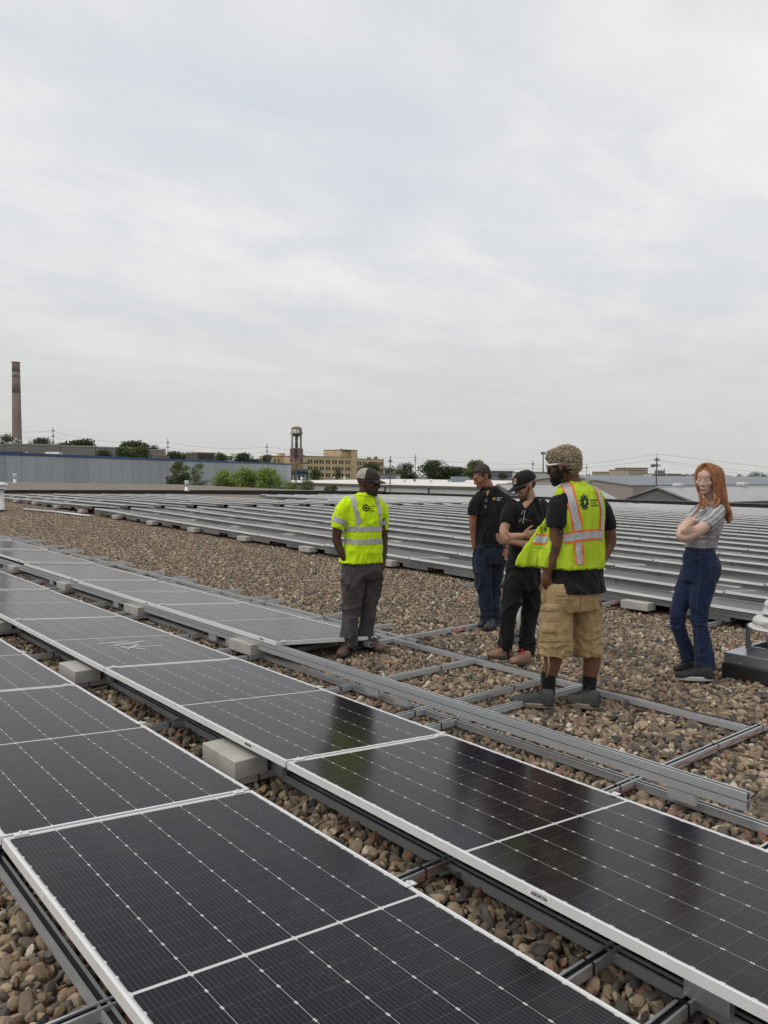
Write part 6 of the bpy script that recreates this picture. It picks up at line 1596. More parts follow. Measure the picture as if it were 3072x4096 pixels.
bvs = bvh_of(sme); tme = remesh(tor, .012, 3); bvt = bvh_of(tme)
# open V neck showing skin
q = MB(); v = []
for k in range(9):
    t = k/8; w_ = .062*(1-t)**.8; yy = 505 + 66*t
    for j in range(5): p_ = fpt(622 - 16*t, yy) ; s_ = (j/4*2-1); l_, n_, _, _ = bvs.find_nearest(p_ + Vector((.88,.47,0))*w_*s_); v.append(l_ + n_*.003)
q.add(v, [(i*5+j, (i+1)*5+j, (i+1)*5+j+1, i*5+j+1) for i in range(8) for j in range(4)]); part('neck_opening', q, SK_C, so_, True)
SG = sub(P, 'hanging_sunglasses')
for i, (cx_, cy_) in enumerate(((583,602),(566,665))):
    q = MB(); p_ = fpt(cx_, cy_) + Vector((-.2, -.98, 0))*.016; ell(q, p_, (Vector((.015, 0, .003)), Vector((.002, -.003, 0)), Vector((.010, 0, .022))), 14, 8); part('lens', q, GREYL, SG, True)
    q = MB(); q.tube([p_ + Vector((.016*math.cos(a)+.010*math.sin(a), -.003, .023*math.sin(a)+.003*math.cos(a))) for a in [2*math.pi*k/14 for k in range(15)]], .0022, 5); part('rim', q, GLOSSB, SG, True)
q = MB(); q.tube([fpt(602,582)+Vector((0,-.012,0)), fpt(585,690)+Vector((0,-.014,0))], .0022, 5); part('temple', q, WHT_, SG)
RDP = plain('orange_print', (.42, .10, .05), .7)
ribbon('chest_print', bvs, [fpt(598+i*4.2, 657+i*.9+(5 if i % 2 else -3)) for i in range(15)], .005, RDP, so_, .003, 1, step=.004)
BLKP = cloth('black_trousers', (.012, .0115, .0125), .25, 700, 6, .9, .5)
pa = MB()
loft(pa, [ring(P,592,1020,0,.158,.115,yw), ring(P,592,1080,0,.165,.122,yw), ring(P,590,1150,0,.172,.128,yw), ring(P,588,1220,0,.158,.12,yw)])
limb(pa, [c(518,1190,-.05,.098), c(495,1320,-.06,.088), c(470,1440,-.065,.076), c(455,1600,-.055,.066), c(446,1745,-.045,.066)], flat=True)
limb(pa, [c(655,1190,.05,.098), c(650,1320,.045,.088), c(640,1440,.04,.076), c(626,1600,.0,.070), c(616,1790,-.03,.074)], flat=True)
po, pme = fin(P, 'trousers', pa, .009, 3, BLKP, [folds(6, .014, 37, (1.3, 1.3, .5)), cuff_fn(c(0,1680)[2], 1.6, .12, folds(12, .008, 38, (.6, .6, 1.4)))])
TANS = plain('tan_trail_shoe', (.23, .13, .085), .75, 0, .35, 22, bump=.3); REDL = plain('red_lace', (.42, .02, .035), .7); GSOL = plain('brown_sole', (.12, .085, .06), .8)
shoe(P.root, g(490,1768), g(298,1770), .10, .085, TANS, GSOL, REDL); shoe(P.root, g(645,1812), g(480,1826), .10, .085, TANS, GSOL, REDL)
CAPB = cloth('black_cap_cloth', (.011, .011, .012), .15, 500, 12, .85, .12)
cp = sub(P, 'cap'); bvc = cap(HD, cp, CAPB, CAPB, CAPB, -2, 1.06, .026, depth=.09)
ORG = plain('orange_patch', (.50, .17, .09), .8); v2 = [(.020*math.cos(a)+.004*math.sin(a), .030*math.sin(a), 0) for a in [2*math.pi*k/20 for k in range(20)]]
v2 = [(0, .008, 0)] + [(x, max(y, -.006+x*.5), 0) for x, y, z in v2]
decal('cap_patch', bvc, v2, [(0, k+1, (k+1) % 20+1) for k in range(20)], HD.p(-.022,.085,.072), -HD.r, HD.u, (-HD.f - HD.u*.35 + HD.r*.25), ORG, cp, .003)
v3 = [(.019*math.cos(a), -.018+.007*math.sin(a)+.009*math.cos(a), 0) for a in [2*math.pi*k/16 for k in range(16)]]
decal('cap_patch', bvc, [(0, -.018, 0)]+v3, [(0, k+1, (k+1) % 16+1) for k in range(16)], HD.p(-.022,.085,.072), -HD.r, HD.u, (-HD.f - HD.u*.35 + HD.r*.25), WHT_, cp, .003)
BRD_C = plain('stubble_brown', (.17, .10, .07), .9, 0, .4, 80, bump=.5, bscale=320)
beard(HD, P, bvb, BRD_C, jaw(), off=.0015); moustache(HD, P, bvb, BRD_C); LIPC = plain('lips_pale', (.38, .17, .14), .5); lips(HD, P, bvb, LIPC)
q = MB(); HD.e(q, (0,-.034,-.004), (.076,.062,.050), 18, 12); me = remesh(q, .006, 2, 'hair'); wrinkle(me, folds(70, .002, 41)); me.materials.append(HRP); link('hair', me, P.root)

# ---- tall man in the hi-vis vest
P = Person('tall man with curly blond hair in a yellow hi-vis vest and khaki cargo shorts', 2220, 2802, (1800, 1750), .4972)
c, g = P.c, P.g
SK_V = skinmat('skin_brown', (.165, .083, .050))
yw = 33
body = MB()
loft(body, [ring(P,985,1300,0,.13,.10,yw), ring(P,1000,1150,0,.15,.105,yw), ring(P,1015,900,0,.15,.10,yw), ring(P,1030,650,0,.165,.105,yw), ring(P,1035,500,0,.14,.08,yw), ring(P,1000,410,0,.062,.056,yw)])
limb(body, [c(1005,430,0,.066), c(985,350,.0,.062), c(950,270,.0,.064)])
limb(body, [c(885,540,-.07,.05), c(862,640,-.11,.055), c(858,740,-.12,.054), c(852,850,-.12,.048), c(825,950,-.12,.044), c(795,1040,-.12,.038), c(778,1100,-.11,.034), c(774,1140,-.10,.042), c(790,1200,-.07,.038)])
hand(body, c(778,1105,-.10), (.25,.25,-1), [(.15,.2,-1)]*4, (-.9,-.35,0), 1.0, (-.5,-.3,-1), curl=.3)
limb(body, [c(1190,540,.08,.05), c(1245,640,.12,.052), c(1275,740,.13,.050), c(1290,830,.14,.045), c(1262,910,.12,.040), c(1225,980,.08,.034), c(1190,1060,.05,.034)])
limb(body, [c(850,1350,-.06,.11), c(840,1600,-.06,.080), c(832,1760,-.06,.066), c(812,1850,-.06,.064), c(795,1930,-.06,.050), c(790,2040,-.06,.044), c(792,2080,-.06,.045)])
limb(body, [c(1110,1350,.06,.11), c(1120,1600,.05,.080), c(1142,1760,.04,.064), c(1135,1850,.04,.062), c(1125,1930,.03,.050), c(1118,2040,.02,.044), c(1118,2090,.02,.045)])
HD = Head(c(908,232,-.01), 152, -9, 0, 1.06)
HD.skull(body, 1.0, 1.0, 1.0)
bo, bme = fin(P, 'body', body, .0058, 3, SK_V); bvb = bvh_of(bme)
sh = MB(); tor = MB()
tr = [ring(P,1000,380,0,.074,.068,yw), ring(P,1010,402,0,.105,.08,yw), ring(P,1028,432,0,.165,.098,yw), ring(P,1035,480,0,.20,.112,yw), ring(P,1035,580,0,.205,.128,yw), ring(P,1030,760,0,.192,.132,yw), ring(P,1020,950,0,.19,.135,yw), ring(P,1015,1100,0,.212,.155,yw), ring(P,1010,1190,0,.232,.172,yw), ring(P,1010,1232,0,.236,.176,yw)]
loft(sh, tr)
limb(sh, [c(900,500,-.06,.06), c(868,560,-.10,.074), c(856,640,-.12,.074), c(848,722,-.125,.072)], flat=True)
limb(sh, [c(1175,510,.07,.06), c(1228,580,.11,.068), c(1255,660,.125,.064), c(1272,735,.13,.058)], flat=True)
so_, sme = fin(P, 't_shirt', sh, .009, 4, BLKT, [folds(6, .010, 51, (1.4, 1.4, .6)), cuff_fn(c(0,1150)[2], 1.4, .10, folds(9, .008, 54, (1.2, 1.2, .5)))])
# vest: sleeveless shell hanging over the T-shirt, open in front
VEST = None
m, t, b = newmat('hi_vis_mesh_vest'); N = NT(t); v = N.obj()
vo = N.n('ShaderNodeTexVoronoi'); vo.inputs['Scale'].default_value = 260; N.l(v, vo.inputs['Vector'])
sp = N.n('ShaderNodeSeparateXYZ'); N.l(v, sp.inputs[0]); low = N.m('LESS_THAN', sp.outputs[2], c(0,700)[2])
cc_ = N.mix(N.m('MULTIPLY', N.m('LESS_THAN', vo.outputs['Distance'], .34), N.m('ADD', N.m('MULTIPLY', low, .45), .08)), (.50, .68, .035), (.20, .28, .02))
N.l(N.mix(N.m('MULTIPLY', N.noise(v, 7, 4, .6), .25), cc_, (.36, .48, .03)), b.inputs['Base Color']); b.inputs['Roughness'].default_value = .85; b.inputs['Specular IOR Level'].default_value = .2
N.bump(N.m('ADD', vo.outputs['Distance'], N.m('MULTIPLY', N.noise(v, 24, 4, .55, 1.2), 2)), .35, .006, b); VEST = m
vs_ = MB(); vt = [ring(P,1000,352,.0,.070,.064,yw), ring(P,1008,378,0,.098,.082,yw), ring(P,1024,408,0,.158,.104,yw), ring(P,1035,452,0,.196,.120,yw), ring(P,1035,560,.0,.205,.145,yw), ring(P,1030,760,0,.206,.152,yw), ring(P,1018,950,-.0,.215,.160,yw), ring(P,1008,1042,-.0,.222,.166,yw)]
loft(vs_, vt)
# front panel swinging out ahead of him
loft(vs_, [ring(P,905,430,-.03,.060,.018,118), ring(P,880,560,-.06,.085,.022,112), ring(P,838,700,-.05,.10,.026,105), ring(P,790,820,-.04,.115,.032,100), ring(P,745,940,-.03,.125,.036,98), ring(P,725,1030,-.03,.13,.036,98)])
loft(vs_, [ring(P,800,640,-.02,.03,.015,10), ring(P,745,800,-.03,.085,.020,10), ring(P,690,930,-.04,.115,.024,8), ring(P,662,1010,-.045,.125,.024,6), ring(P,660,1034,-.045,.125,.022,6)])
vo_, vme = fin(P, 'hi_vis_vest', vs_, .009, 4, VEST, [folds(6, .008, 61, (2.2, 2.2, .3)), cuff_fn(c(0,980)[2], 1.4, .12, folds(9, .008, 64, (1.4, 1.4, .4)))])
bvs = bvh_of(vme)
ORNG = plain('orange_binding', (.80, .16, .035), .75)
def tape(path, w_=.05, e_=.014):
    pts = [fpt(*q_) for q_ in path]
    ribbon('orange_trim', bvs, pts, w_+2*e_, ORNG, vo_, .004, 5); ribbon('reflective_band', bvs, pts, w_, REFL, vo_, .0062, 4)
tape(((925,372),(955,420),(975,480),(992,560),(1008,640),(1022,700),(1030,748)), .052)
tape(((1165,400),(1190,450),(1208,510),(1220,580),(1222,660),(1220,745)), .040)
tape(((640,815),(690,818),(740,820),(790,822)), .052)
tape(((915,812),(960,806),(1010,798),(1060,790),(1120,783),(1180,780),(1228,785)), .052)
tape(((1036,845),(1040,900),(1044,960),(1048,1020)), .046)
D_ = Vector((-.10, .995, 0)); U_ = Vector((.97, .24, 0)); 
decal('back_logo', bvs, *pinwheel(.058, 10, False), fpt(1083,520), U_*.66, Vector((0,0,1)), D_, INKD, vo_, .004)
decal('back_logo', bvs, [(.024*math.cos(t*math.pi/8), .034*math.sin(t*math.pi/8), 0) for t in range(16)], [tuple(range(16))], fpt(1083,520), U_*.85, Vector((0,0,1)), D_, INKD, vo_, .004)
decal('back_print', bvs, *textlines(['RENEWABLE', 'ENERGY', 'PARTNERS'], .0185, .0195), fpt(1130,510), U_*.80, Vector((0,0,1)), D_, INKD, vo_, .004)
ribbon('vest_seam', bvs, [fpt(*q_) for q_ in ((640,872),(700,874),(765,872))], .012, plain('vest_binding', (.42, .58, .03), .8), vo_, .003)
decal('pocket_print', bvs, [(0,0,0),(.022,0,0),(.022,.034,0),(0,.034,0)], [(0,1,2,3)], fpt(712,755), Vector((1,0,.2)), Vector((.1,0,1)), Vector((0,1,0)), plain('dark_red_print', (.10, .03, .02), .8), vo_)
decal('pocket_print', bvs, *pinwheel(.022, 8), fpt(765,735), Vector((.6,0,0)), Vector((0,0,1)), Vector((0,1,0)), INKD, vo_)
# tattoo on his left arm
TAT = plain('tattoo_ink', (.045, .026, .020), .6); bs = bvs; bvs = bvb
v2, f2 = text_mesh('D', .075, 'print', .004); decal('tattoo', bvb, v2, f2, fpt(862,790), Vector((.9,0,0)), Vector((0,0,1)), Vector((0,1,0)), TAT, P.root, .002)
rt_ = random.Random(6)
for i in range(14):
    cx_, cy_ = 828+rt_.uniform(-26, 40), 905+rt_.uniform(-40, 50); nn = 7; r_ = rt_.uniform(.006, .014)
    decal('tattoo', bvb, [(r_*rt_.uniform(.5, 1.2)*math.cos(t*6.283/nn), r_*rt_.uniform(.5, 1.3)*math.sin(t*6.283/nn), 0) for t in range(nn)], [tuple(range(nn))], fpt(cx_, cy_), Vector((1,0,0)), Vector((0,0,1)), Vector((0,1,0)), TAT, P.root, .002)
# shorts
KHA = cloth('khaki_cotton', (.37, .262, .130), .16, 600, 7, .9, .55)
pa = MB()
loft(pa, [ring(P,985,1135,0,.190,.135,yw), ring(P,968,1190,0,.222,.16,yw), ring(P,966,1290,0,.235,.168,yw), ring(P,970,1380,0,.215,.16,yw)])
limb(pa, [c(868,1350,-.06,.122), c(856,1480,-.075,.116), c(852,1620,-.08,.116), c(850,1750,-.08,.118)], flat=True)
limb(pa, [c(1100,1350,.06,.118), c(1104,1480,.06,.110), c(1108,1620,.055,.108), c(1108,1752,.05,.110)], flat=True)
po, pme = fin(P, 'cargo_shorts', pa, .009, 3, KHA, [folds(9, .007, 71, (1.3, 1.3, .6)), cuff_fn(c(0,1640)[2], 1.6, .13, folds(13, .007, 74, (.6, .6, 1.3)))])
bvp = bvh_of(pme); bvs = bvp
SEAM = plain('khaki_seam', (.20, .125, .052), .9); BTN = plain('metal_button', (.30, .28, .24), .4, .6)
def pocket(cx0, cx1, cy0, cy1, flap, btn=True):
    q = MB(); n = 7; v = []
    for j in range(n+1):
        for i in range(n+1):
            p_ = fpt(cx0+(cx1-cx0)*i/n, cy0+(cy1-cy0)*j/n); l_, n_, _, _ = bvp.find_nearest(p_); ed = min(i, n-i, j, n-j); v.append(l_ + n_*(.002 if ed == 0 else .007 if j > n*flap else .010))
    q.add(v, [(j*(n+1)+i, j*(n+1)+i+1, (j+1)*(n+1)+i+1, (j+1)*(n+1)+i) for j in range(n) for i in range(n)]); o = part('pocket', q, KHA, po, True)
    fy = cy0+(cy1-cy0)*flap; ribbon('flap_edge', bvp, [fpt(cx0, fy), fpt((cx0+cx1)/2, fy+3), fpt(cx1, fy)], .007, SEAM, o, .011, 1)
    if btn:
        p_ = fpt((cx0+cx1)/2, cy0+(cy1-cy0)*flap*.72); q = MB(); ell(q, p_ + Vector((0,-.012,0)), (Vector((.008,0,0)), Vector((0,.003,0)), Vector((0,0,.008))), 10, 6); part('button', q, BTN, o, True)
pocket(768,885,1338,1480,.38); pocket(696,758,1340,1478,.38); pocket(710,858,1512,1640,.40); pocket(855,1010,1225,1310,.55,False)
ribbon('seam', bvp, [fpt(*q_) for q_ in ((1048,1250),(1045,1400),(1010,1520),(988,1640),(985,1745))], .006, SEAM, po, .002, 2); ribbon('seam', bvp, [fpt(*q_) for q_ in ((735,1160),(748,1230),(760,1300),(770,1335))], .006, SEAM, po, .002, 2)
q = MB()
for a_, b_ in (((745,1755),(750,1860)), ((790,1752),(775,1935))): q.tube([fpt(*a_), Vector(c(a_[0]+8, (a_[1]+b_[1])/2, -.17)), Vector(c(*b_, -.15))], .005, 6)
part('drawstring', q, KHA, po, True)
SOCK = cloth('black_sock', (.012, .012, .014), .15, 900, 20, .95, .3); sk = MB()
limb(sk, [c(792,1908,-.06,.058), c(790,2000,-.06,.052), c(790,2075,-.06,.052)], flat=True); fin(P, 'sock', sk, .008, 1, SOCK, [folds(30, .002, 81, (.4,.4,1.6))])
sk = MB(); limb(sk, [c(1125,1935,.03,.056), c(1119,2020,.02,.050), c(1118,2085,.02,.052)], flat=True); fin(P, 'sock', sk, .008, 1, SOCK, [folds(30, .002, 83, (.4,.4,1.6))])
GSH = plain('grey_trail_shoe', (.040, .040, .037), .75, 0, .35, 24, bump=.35); GSO = plain('tan_grey_sole', (.24, .20, .15), .8, 0, .4, 30)
shoe(P.root, g(838,2172), g(492,2142), .108, .105, GSH, GSO, BSOLE); shoe(P.root, g(1208,2182), g(930,2142), .108, .105, GSH, GSO, BSOLE)
# curly hair: core plus hundreds of curls
CUR = hairmat('curly_blond_hair', (.17, .125, .075), (.72, .60, .42), 75, (1, 1, 1)); DKR = plain('dark_hair_roots', (.035, .022, .016), .95, 0, .3, 60, bump=.5, bscale=220)
hr = sub(P, 'hair')
q = MB(); HD.e(q, (0,-.026,.048), (.080,.100,.083), 24, 18); HD.e(q, (0,-.072,.004), (.068,.046,.058), 20, 14); HD.e(q, (0,.042,.074), (.062,.054,.044), 18, 12); me = remesh(q, .008, 3, 'hair_mass'); wrinkle(me, folds(60, .008, 91)); me.materials.append(CUR); hm = link('hair_mass', me, hr); bh = bvh_of(me)
rc_ = random.Random(12); q = MB(); nv = len(me.vertices)
for i in range(2600):
    vv = me.vertices[rc_.randrange(nv)]; c0 = vv.co; n_ = vv.normal; a = n_.orthogonal().normalized(); b_ = n_.cross(a); R0 = rc_.uniform(.0035, .0075); ph = rc_.uniform(0, 6.28); tw = rc_.choice((-1, 1))
    pts = [c0 + (a*math.cos(ph+tw*t*.9) + b_*math.sin(ph+tw*t*.9))*R0 + n_*(.001+.0035*t*rc_.uniform(.6, 1.2)) for t in range(6)]
    q.tube(pts, [.0020,.0023,.0023,.0020,.0016,.0009], 4)
o = part('curls', q, CUR, hr, True); o['kind'] = 'stuff'
q = MB(); HD.e(q, (0,-.040,-.010), (.0775,.074,.055), 18, 12)
for sd in (-1, 1): HD.e(q, (sd*.062,.012,.018), (.016,.050,.030))
me = remesh(q, .006, 2, 'hair_fade'); me.materials.append(DKR); link('hair_fade', me, hr)
BRD_V = plain('beard_black', (.014, .010, .009), .95, 0, .4, 70, bump=.6, bscale=300)
q = MB(); HD.e(q, (0,.052,-.085), (.050,.050,.034), 16, 12); HD.e(q, (0,.070,-.108), (.030,.026,.022))
for sd in (-1, 1): HD.e(q, (sd*.052,.030,-.060), (.020,.044,.036)); HD.e(q, (sd*.064,.010,-.028), (.012,.024,.028))
HD.e(q, (0,.094,-.052), (.030,.012,.006))
me = remesh(q, .006, 2, 'beard'); wrinkle(me, folds(80, .004, 95)); me.materials.append(BRD_V); link('beard', me, P.root)
WFR = plain('white_sunglass_frame', (.72, .68, .62), .4)
gs = sub(P, 'sunglasses')
for sd in (-1, 1):
    q = MB(); n = 16; v = []
    for i in range(n):
        a = 2*math.pi*i/n; x = sd*.036 + .032*math.copysign(abs(math.cos(a))**.75, math.cos(a)); z_ = .002 + .024*math.copysign(abs(math.sin(a))**.75, math.sin(a)); v.append(HD.p(x, .110-abs(x)**2*6.5, z_))
    q.add(v+[HD.p(sd*.036, .113-.036**2*6.5, .002)], [(i, (i+1) % n, n) for i in range(n)]); part('lens', q, GLASSD, gs, True)
    q = MB(); q.tube(v+[v[0]], .004, 6, False); part('rim', q, GLOSSB, gs, True)
    q = MB(); q.tube([HD.p(sd*.066,.086,.020), HD.p(sd*.078,.055,.018), HD.p(sd*.083,.005,.016), HD.p(sd*.082,-.018,.012)], [.010,.0085,.006,.004], 8); part('temple', q, WFR, gs, True)

# ---- red-haired woman
P = Person('red-haired woman in a striped grey T-shirt and blue jeans, arms crossed, eyes closed', 2772, 2702, (2550, 1780), .452)
c, g = P.c, P.g
SK_W = skinmat('skin_pale', (.60, .40, .325), .86)
yw = 62
body = MB()
loft(body, [ring(P,560,1120,0,.13,.12,yw), ring(P,560,1000,0,.125,.11,yw), ring(P,553,905,0,.115,.10,yw), ring(P,575,800,0,.11,.10,yw), ring(P,600,650,0,.12,.10,yw), ring(P,640,560,0,.115,.07,yw), ring(P,655,500,0,.06,.05,yw)])
limb(body, [c(665,530,0,.054), c(655,480,-.005,.050), c(632,420,-.01,.050)])
# her left arm (near): elbow forward, forearm folded back under
limb(body, [c(735,590,-.12,.042), c(680,640,-.17,.048), c(600,715,-.20,.048), c(500,780,-.21,.046), c(420,818,-.21,.043), c(385,800,-.20,.040), c(400,750,-.16,.036), c(450,700,-.10,.030), c(500,680,-.06,.026)])
# her right arm (far) with fingers over the near arm
limb(body, [c(585,590,.07,.030), c(540,605,.085,.036), c(500,640,.07,.042), c(440,700,.02,.042), c(395,740,-.05,.038), c(400,765,-.12,.034), c(415,760,-.19,.028)])
hand(body, c(385,792,-.232), (.74,-.30,.58), [(.88,.10,.30),(.88,.08,.38),(.88,.06,.44),(.88,.08,.50)], (-.5,-.1,.85), .80, (.85,.05,.55), spread=.023, curl=-.15, nrm=(-.2,-1,.1))
limb(body, [c(480,1130,.06,.085), c(400,1350,.06,.065), c(350,1530,.05,.052), c(400,1700,.07,.042), c(455,1880,.08,.036)])
limb(body, [c(590,1130,-.05,.09), c(560,1350,-.05,.065), c(545,1540,-.05,.052), c(570,1750,-.06,.042), c(590,1960,-.06,.036)])
HD = Head(c(606,308,-.015), 236, -3, 3, 1.08)
HD.skull(body, .98, .80, .92, True)
bo, bme = fin(P, 'body', body, .0052, 3, SK_W); bvb = bvh_of(bme)
# T-shirt with white pin stripes
m, t, b = newmat('grey_striped_jersey'); N = NT(t); v = N.obj(); sp = N.n('ShaderNodeSeparateXYZ'); N.l(v, sp.inputs[0])
x0_, z0_ = c(640,560)[0], c(640,560)[2]
ds = N.m('ADD', N.m('MULTIPLY', sp.outputs[2], .80), N.m('ADD', N.m('MULTIPLY', sp.outputs[0], -.62), N.m('MULTIPLY', N.noise(v, 4, 2, .5), .05)))
msk = N.m('LESS_THAN', N.m('PINGPONG', ds, .0165), .0024)
up = N.m('GREATER_THAN', sp.outputs[2], c(0,745)[2])
ds2 = N.m('ADD', sp.outputs[2], N.m('MULTIPLY', N.noise(v, 5, 3, .6), .05)); msk2 = N.m('MULTIPLY', N.m('LESS_THAN', N.m('PINGPONG', ds2, .022), .0020), .45)
hea = N.noise(v, 75, 5, .75); bcol = N.ramp(hea, [(.32, (.17, .175, .185)), (.5, (.27, .275, .285)), (.68, (.40, .405, .41))])
N.l(N.mix(N.m('ADD', N.m('MULTIPLY', msk, up), N.m('MULTIPLY', msk2, N.m('SUBTRACT', 1.0, up))), bcol, (.72, .72, .72)), b.inputs['Base Color'])
b.inputs['Roughness'].default_value = .9; b.inputs['Specular IOR Level'].default_value = .15; N.bump(N.noise(v, 28, 4, .55, 1.2), .3, .012, b); TEE = m
sh = MB(); tor = MB()
tr = [ring(P,668,500,0,.062,.055,yw), ring(P,668,520,0,.095,.070,yw), ring(P,662,545,0,.14,.085,yw), ring(P,650,590,0,.155,.100,yw), ring(P,625,670,0,.148,.125,yw), ring(P,600,760,0,.138,.122,yw), ring(P,575,850,0,.132,.118,yw), ring(P,556,905,0,.132,.120,yw)]
loft(sh, tr)
limb(sh, [c(715,560,-.07,.052), c(700,605,-.13,.066), c(660,660,-.17,.070), c(605,720,-.20,.066)], flat=True)
limb(sh, [c(590,545,.07,.050), c(545,585,.095,.056), c(505,630,.08,.056), c(478,665,.06,.054)], flat=True)
so_, sme = fin(P, 't_shirt', sh, .008, 4, TEE, [folds(7, .006, 101, (1.0, 1.0, 1.0)), cuff_fn(c(0,840)[2], 1.6, .07, folds(12, .007, 104, (.5, .5, 1.5)))])
bvs = bvh_of(sme)
q = MB(); v = []
for k in range(8):
    t = k/7; w_ = .085*(1-t**1.6)
    for j in range(7): p_ = fpt(606-38*t, 515+72*t); s_ = j/6*2-1; l_, n_, _, _ = bvs.find_nearest(p_ + Vector((.80,-.20,0))*w_*s_ + Vector((0,0,.02*abs(s_)))); v.append(l_ + n_*.003)
q.add(v, [(i*7+j, (i+1)*7+j, (i+1)*7+j+1, i*7+j+1) for i in range(7) for j in range(6)]); part('neck_opening', q, SK_W, so_, True)
ribbon('sleeve_hem', bvs, [fpt(*q_) for q_ in ((525,672),(570,690),(620,720),(670,752))], .016, TEE, so_, .004)
# jeans
JEAN = cloth('blue_denim', (.015, .025, .062), .25, 800, 7, .85, .45, (.026, .042, .095))
pa = MB()
loft(pa, [ring(P,552,900,0,.132,.118,yw), ring(P,552,950,0,.14,.125,yw), ring(P,562,1030,0,.148,.145,yw), ring(P,570,1110,0,.15,.152,yw), ring(P,548,1200,.01,.145,.14,yw)])
limb(pa, [c(500,1120,.05,.110), c(470,1190,.06,.104), c(425,1290,.06,.090), c(375,1420,.06,.076), c(352,1530,.05,.066), c(372,1640,.06,.062), c(420,1780,.075,.060), c(462,1900,.08,.064)], flat=True)
limb(pa, [c(595,1140,-.05,.112), c(570,1280,-.055,.098), c(548,1420,-.055,.080), c(545,1530,-.05,.070), c(565,1680,-.06,.070), c(585,1840,-.06,.078), c(598,1990,-.06,.088)], flat=True)
po, pme = fin(P, 'jeans', pa, .0085, 14, JEAN, [folds(7, .006, 107, (1, 1, .8)), cuff_fn(c(0,1545)[2], 1.5, .06, folds(14, .006, 108, (.4, .4, 1.6)))])
bvp = bvh_of(pme); bvs = bvp; DST = plain('denim_stitch', (.045, .058, .095), .8)
for pth in (((455,940),(450,970),(480,990),(560,995)), ((562,960),(556,1120),(530,1350),(515,1560),(540,1800),(560,1975)), ((632,1020),(640,1090),(655,1170),(690,1190)), ((632,1020),(680,1030),(718,1040)), ((505,1972),(590,1985),(682,1978)), ((410,905),(500,918),(600,912),(685,925)), ((410,950),(500,958),(600,952),(690,968))): ribbon('stitching', bvp, [fpt(*q_) for q_ in pth], .005, DST, po, .002, 1)
q = MB(); ell(q, bvp.find_nearest(Vector(c(415,930,-.03)))[0], (Vector((.009,0,0)), Vector((0,.005,0)), Vector((0,0,.009))), 10, 6); part('button', q, WHT_, po, True)
BLKS = plain('black_running_shoe', (.014, .014, .015), .7, 0, .25, 20, bump=.3); WSO = plain('white_foam_sole', (.55, .53, .48), .7, 0, .1, 20)
shoe(P.root, g(505,1990), g(325,2010), .09, .08, BLKS, BSOLE, BSOLE); o = shoe(P.root, g(665,2082), g(325,2068), .092, .085, BLKS, WSO, BSOLE)
# long red hair
REDH = hairmat('long_red_hair', (.21, .080, .032), (.47, .215, .095), 75, (1, 1, .06))
hr = sub(P, 'hair'); q = MB()
HD.e(q, (0,-.022,.040), (.086,.100,.092), 24, 18)
loft(q, [ring(P,645,175,.02,.045,.045,20), ring(P,660,215,.02,.082,.078,20), ring(P,682,310,.02,.088,.078,15), ring(P,700,420,.01,.084,.066,10), ring(P,730,520,.0,.076,.055,5), ring(P,772,590,-.01,.055,.044,0), ring(P,800,645,-.02,.034,.030,0), ring(P,812,690,-.02,.010,.012,0)], ex=2.0)
limb(q, [c(622,170,-.08,.016), c(658,215,-.10,.022), c(682,300,-.105,.024), c(698,380,-.10,.024), c(712,450,-.11,.020), c(712,510,-.14,.015), c(690,550,-.165,.010), c(668,585,-.17,.003)], 10)
limb(q, [c(690,330,-.105,.014), c(690,420,-.115,.015), c(682,480,-.14,.012), c(660,530,-.16,.008), c(640,560,-.165,.002)], 10)
limb(q, [c(590,165,-.07,.012), c(535,215,-.04,.014), c(513,300,-.025,.010), c(533,390,-.05,.011), c(558,460,-.08,.014), c(556,530,-.115,.012), c(525,590,-.135,.008), c(490,632,-.14,.002)], 10)
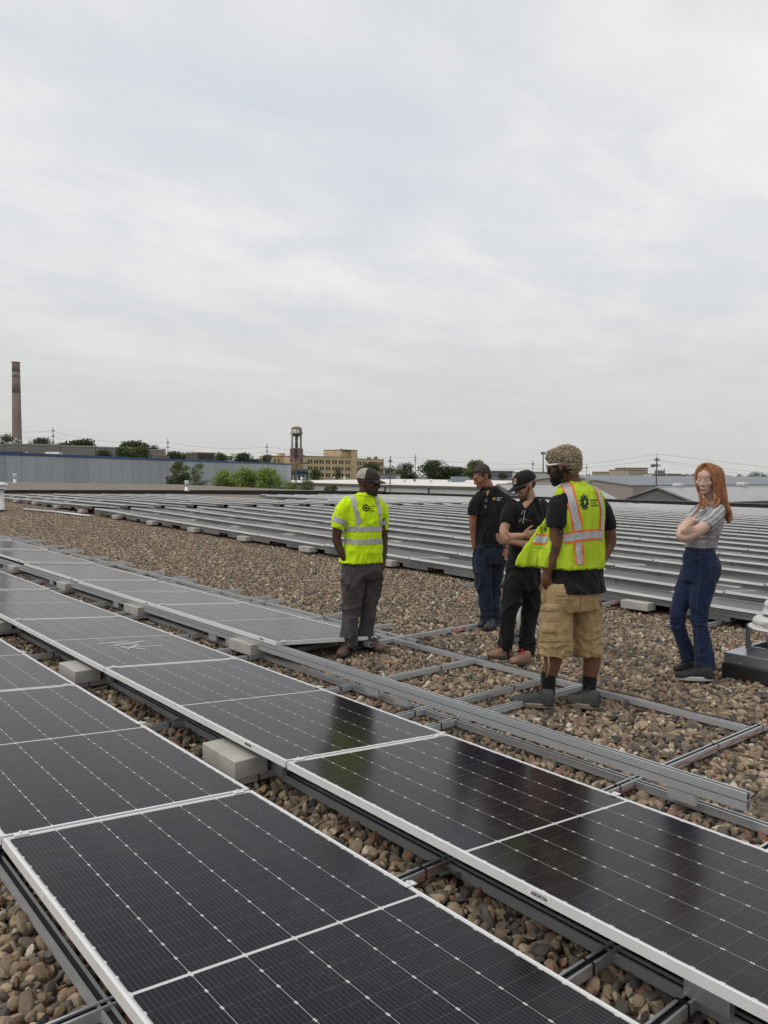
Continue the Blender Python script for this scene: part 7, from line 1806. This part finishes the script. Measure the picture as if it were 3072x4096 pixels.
limb(q, [c(560,440,-.06,.010), c(582,490,-.09,.011), c(585,540,-.12,.008), c(570,585,-.14,.002)], 10)
limb(q, [c(596,440,-.05,.010), c(612,490,-.09,.013), c(622,530,-.115,.009), c(636,560,-.12,.002)], 10)
me = remesh(q, .006, 10, 'hair_mass'); wrinkle(me, folds(26, .004, 121, (1.6, 1.6, .12))); me.materials.append(REDH); link('hair_mass', me, hr); bh = bvh_of(me)
q = MB(); rs = random.Random(5)
guide = [[(600,160),(680,190),(735,260),(765,350),(790,450),(825,540),(835,620)], [(600,160),(650,200),(690,300),(715,400),(740,500),(780,590),(805,660)], [(590,165),(640,240),(665,330),(690,420),(710,480),(700,540)], [(600,160),(700,210),(740,300),(750,400),(760,480),(800,560),(820,640)], [(585,165),(540,215),(520,300),(535,400),(560,470),(545,560),(500,620)]]
for i in range(420):
    gi_ = rs.choice((0,0,0,1,1,2,3,3,3,4)); gd = guide[gi_]; jx, jy = rs.gauss(0, 5 if gi_ in (2, 4) else 14), rs.gauss(0, 6); t0 = rs.uniform(0, .35); pts = []
    for k in range(9):
        f_ = t0 + (1-t0)*k/8; u_ = f_*(len(gd)-1); a_ = min(int(u_), len(gd)-2); w_ = u_-a_; x_ = gd[a_][0]*(1-w_)+gd[a_+1][0]*w_ + jx*(.3+f_); y_ = gd[a_][1]*(1-w_)+gd[a_+1][1]*w_ + jy
        p_ = Vector(c(x_, y_, -.12 if f_ > .15 else -.06)); l_, n_, _, dd = bh.find_nearest(p_); pts.append(l_ + n_*rs.uniform(.0, .0025) + Vector((rs.gauss(0, .002), rs.gauss(0, .002), 0)))
    q.tube(pts, [.0017]*7+[.0012, .0005], 4)
o = part('strands', q, REDH, hr, True); o['kind'] = 'stuff'
BRW = plain('auburn_brow', (.30, .17, .115), .9); brows(HD, P, bvb, BRW, .025, .0035); eyelid(HD, P, bvb, plain('auburn_lash', (.16, .085, .06), .8), .003, .0022)
LIPW = plain('lips_rose', (.46, .19, .17), .45); lips(HD, P, bvb, LIPW, .021)
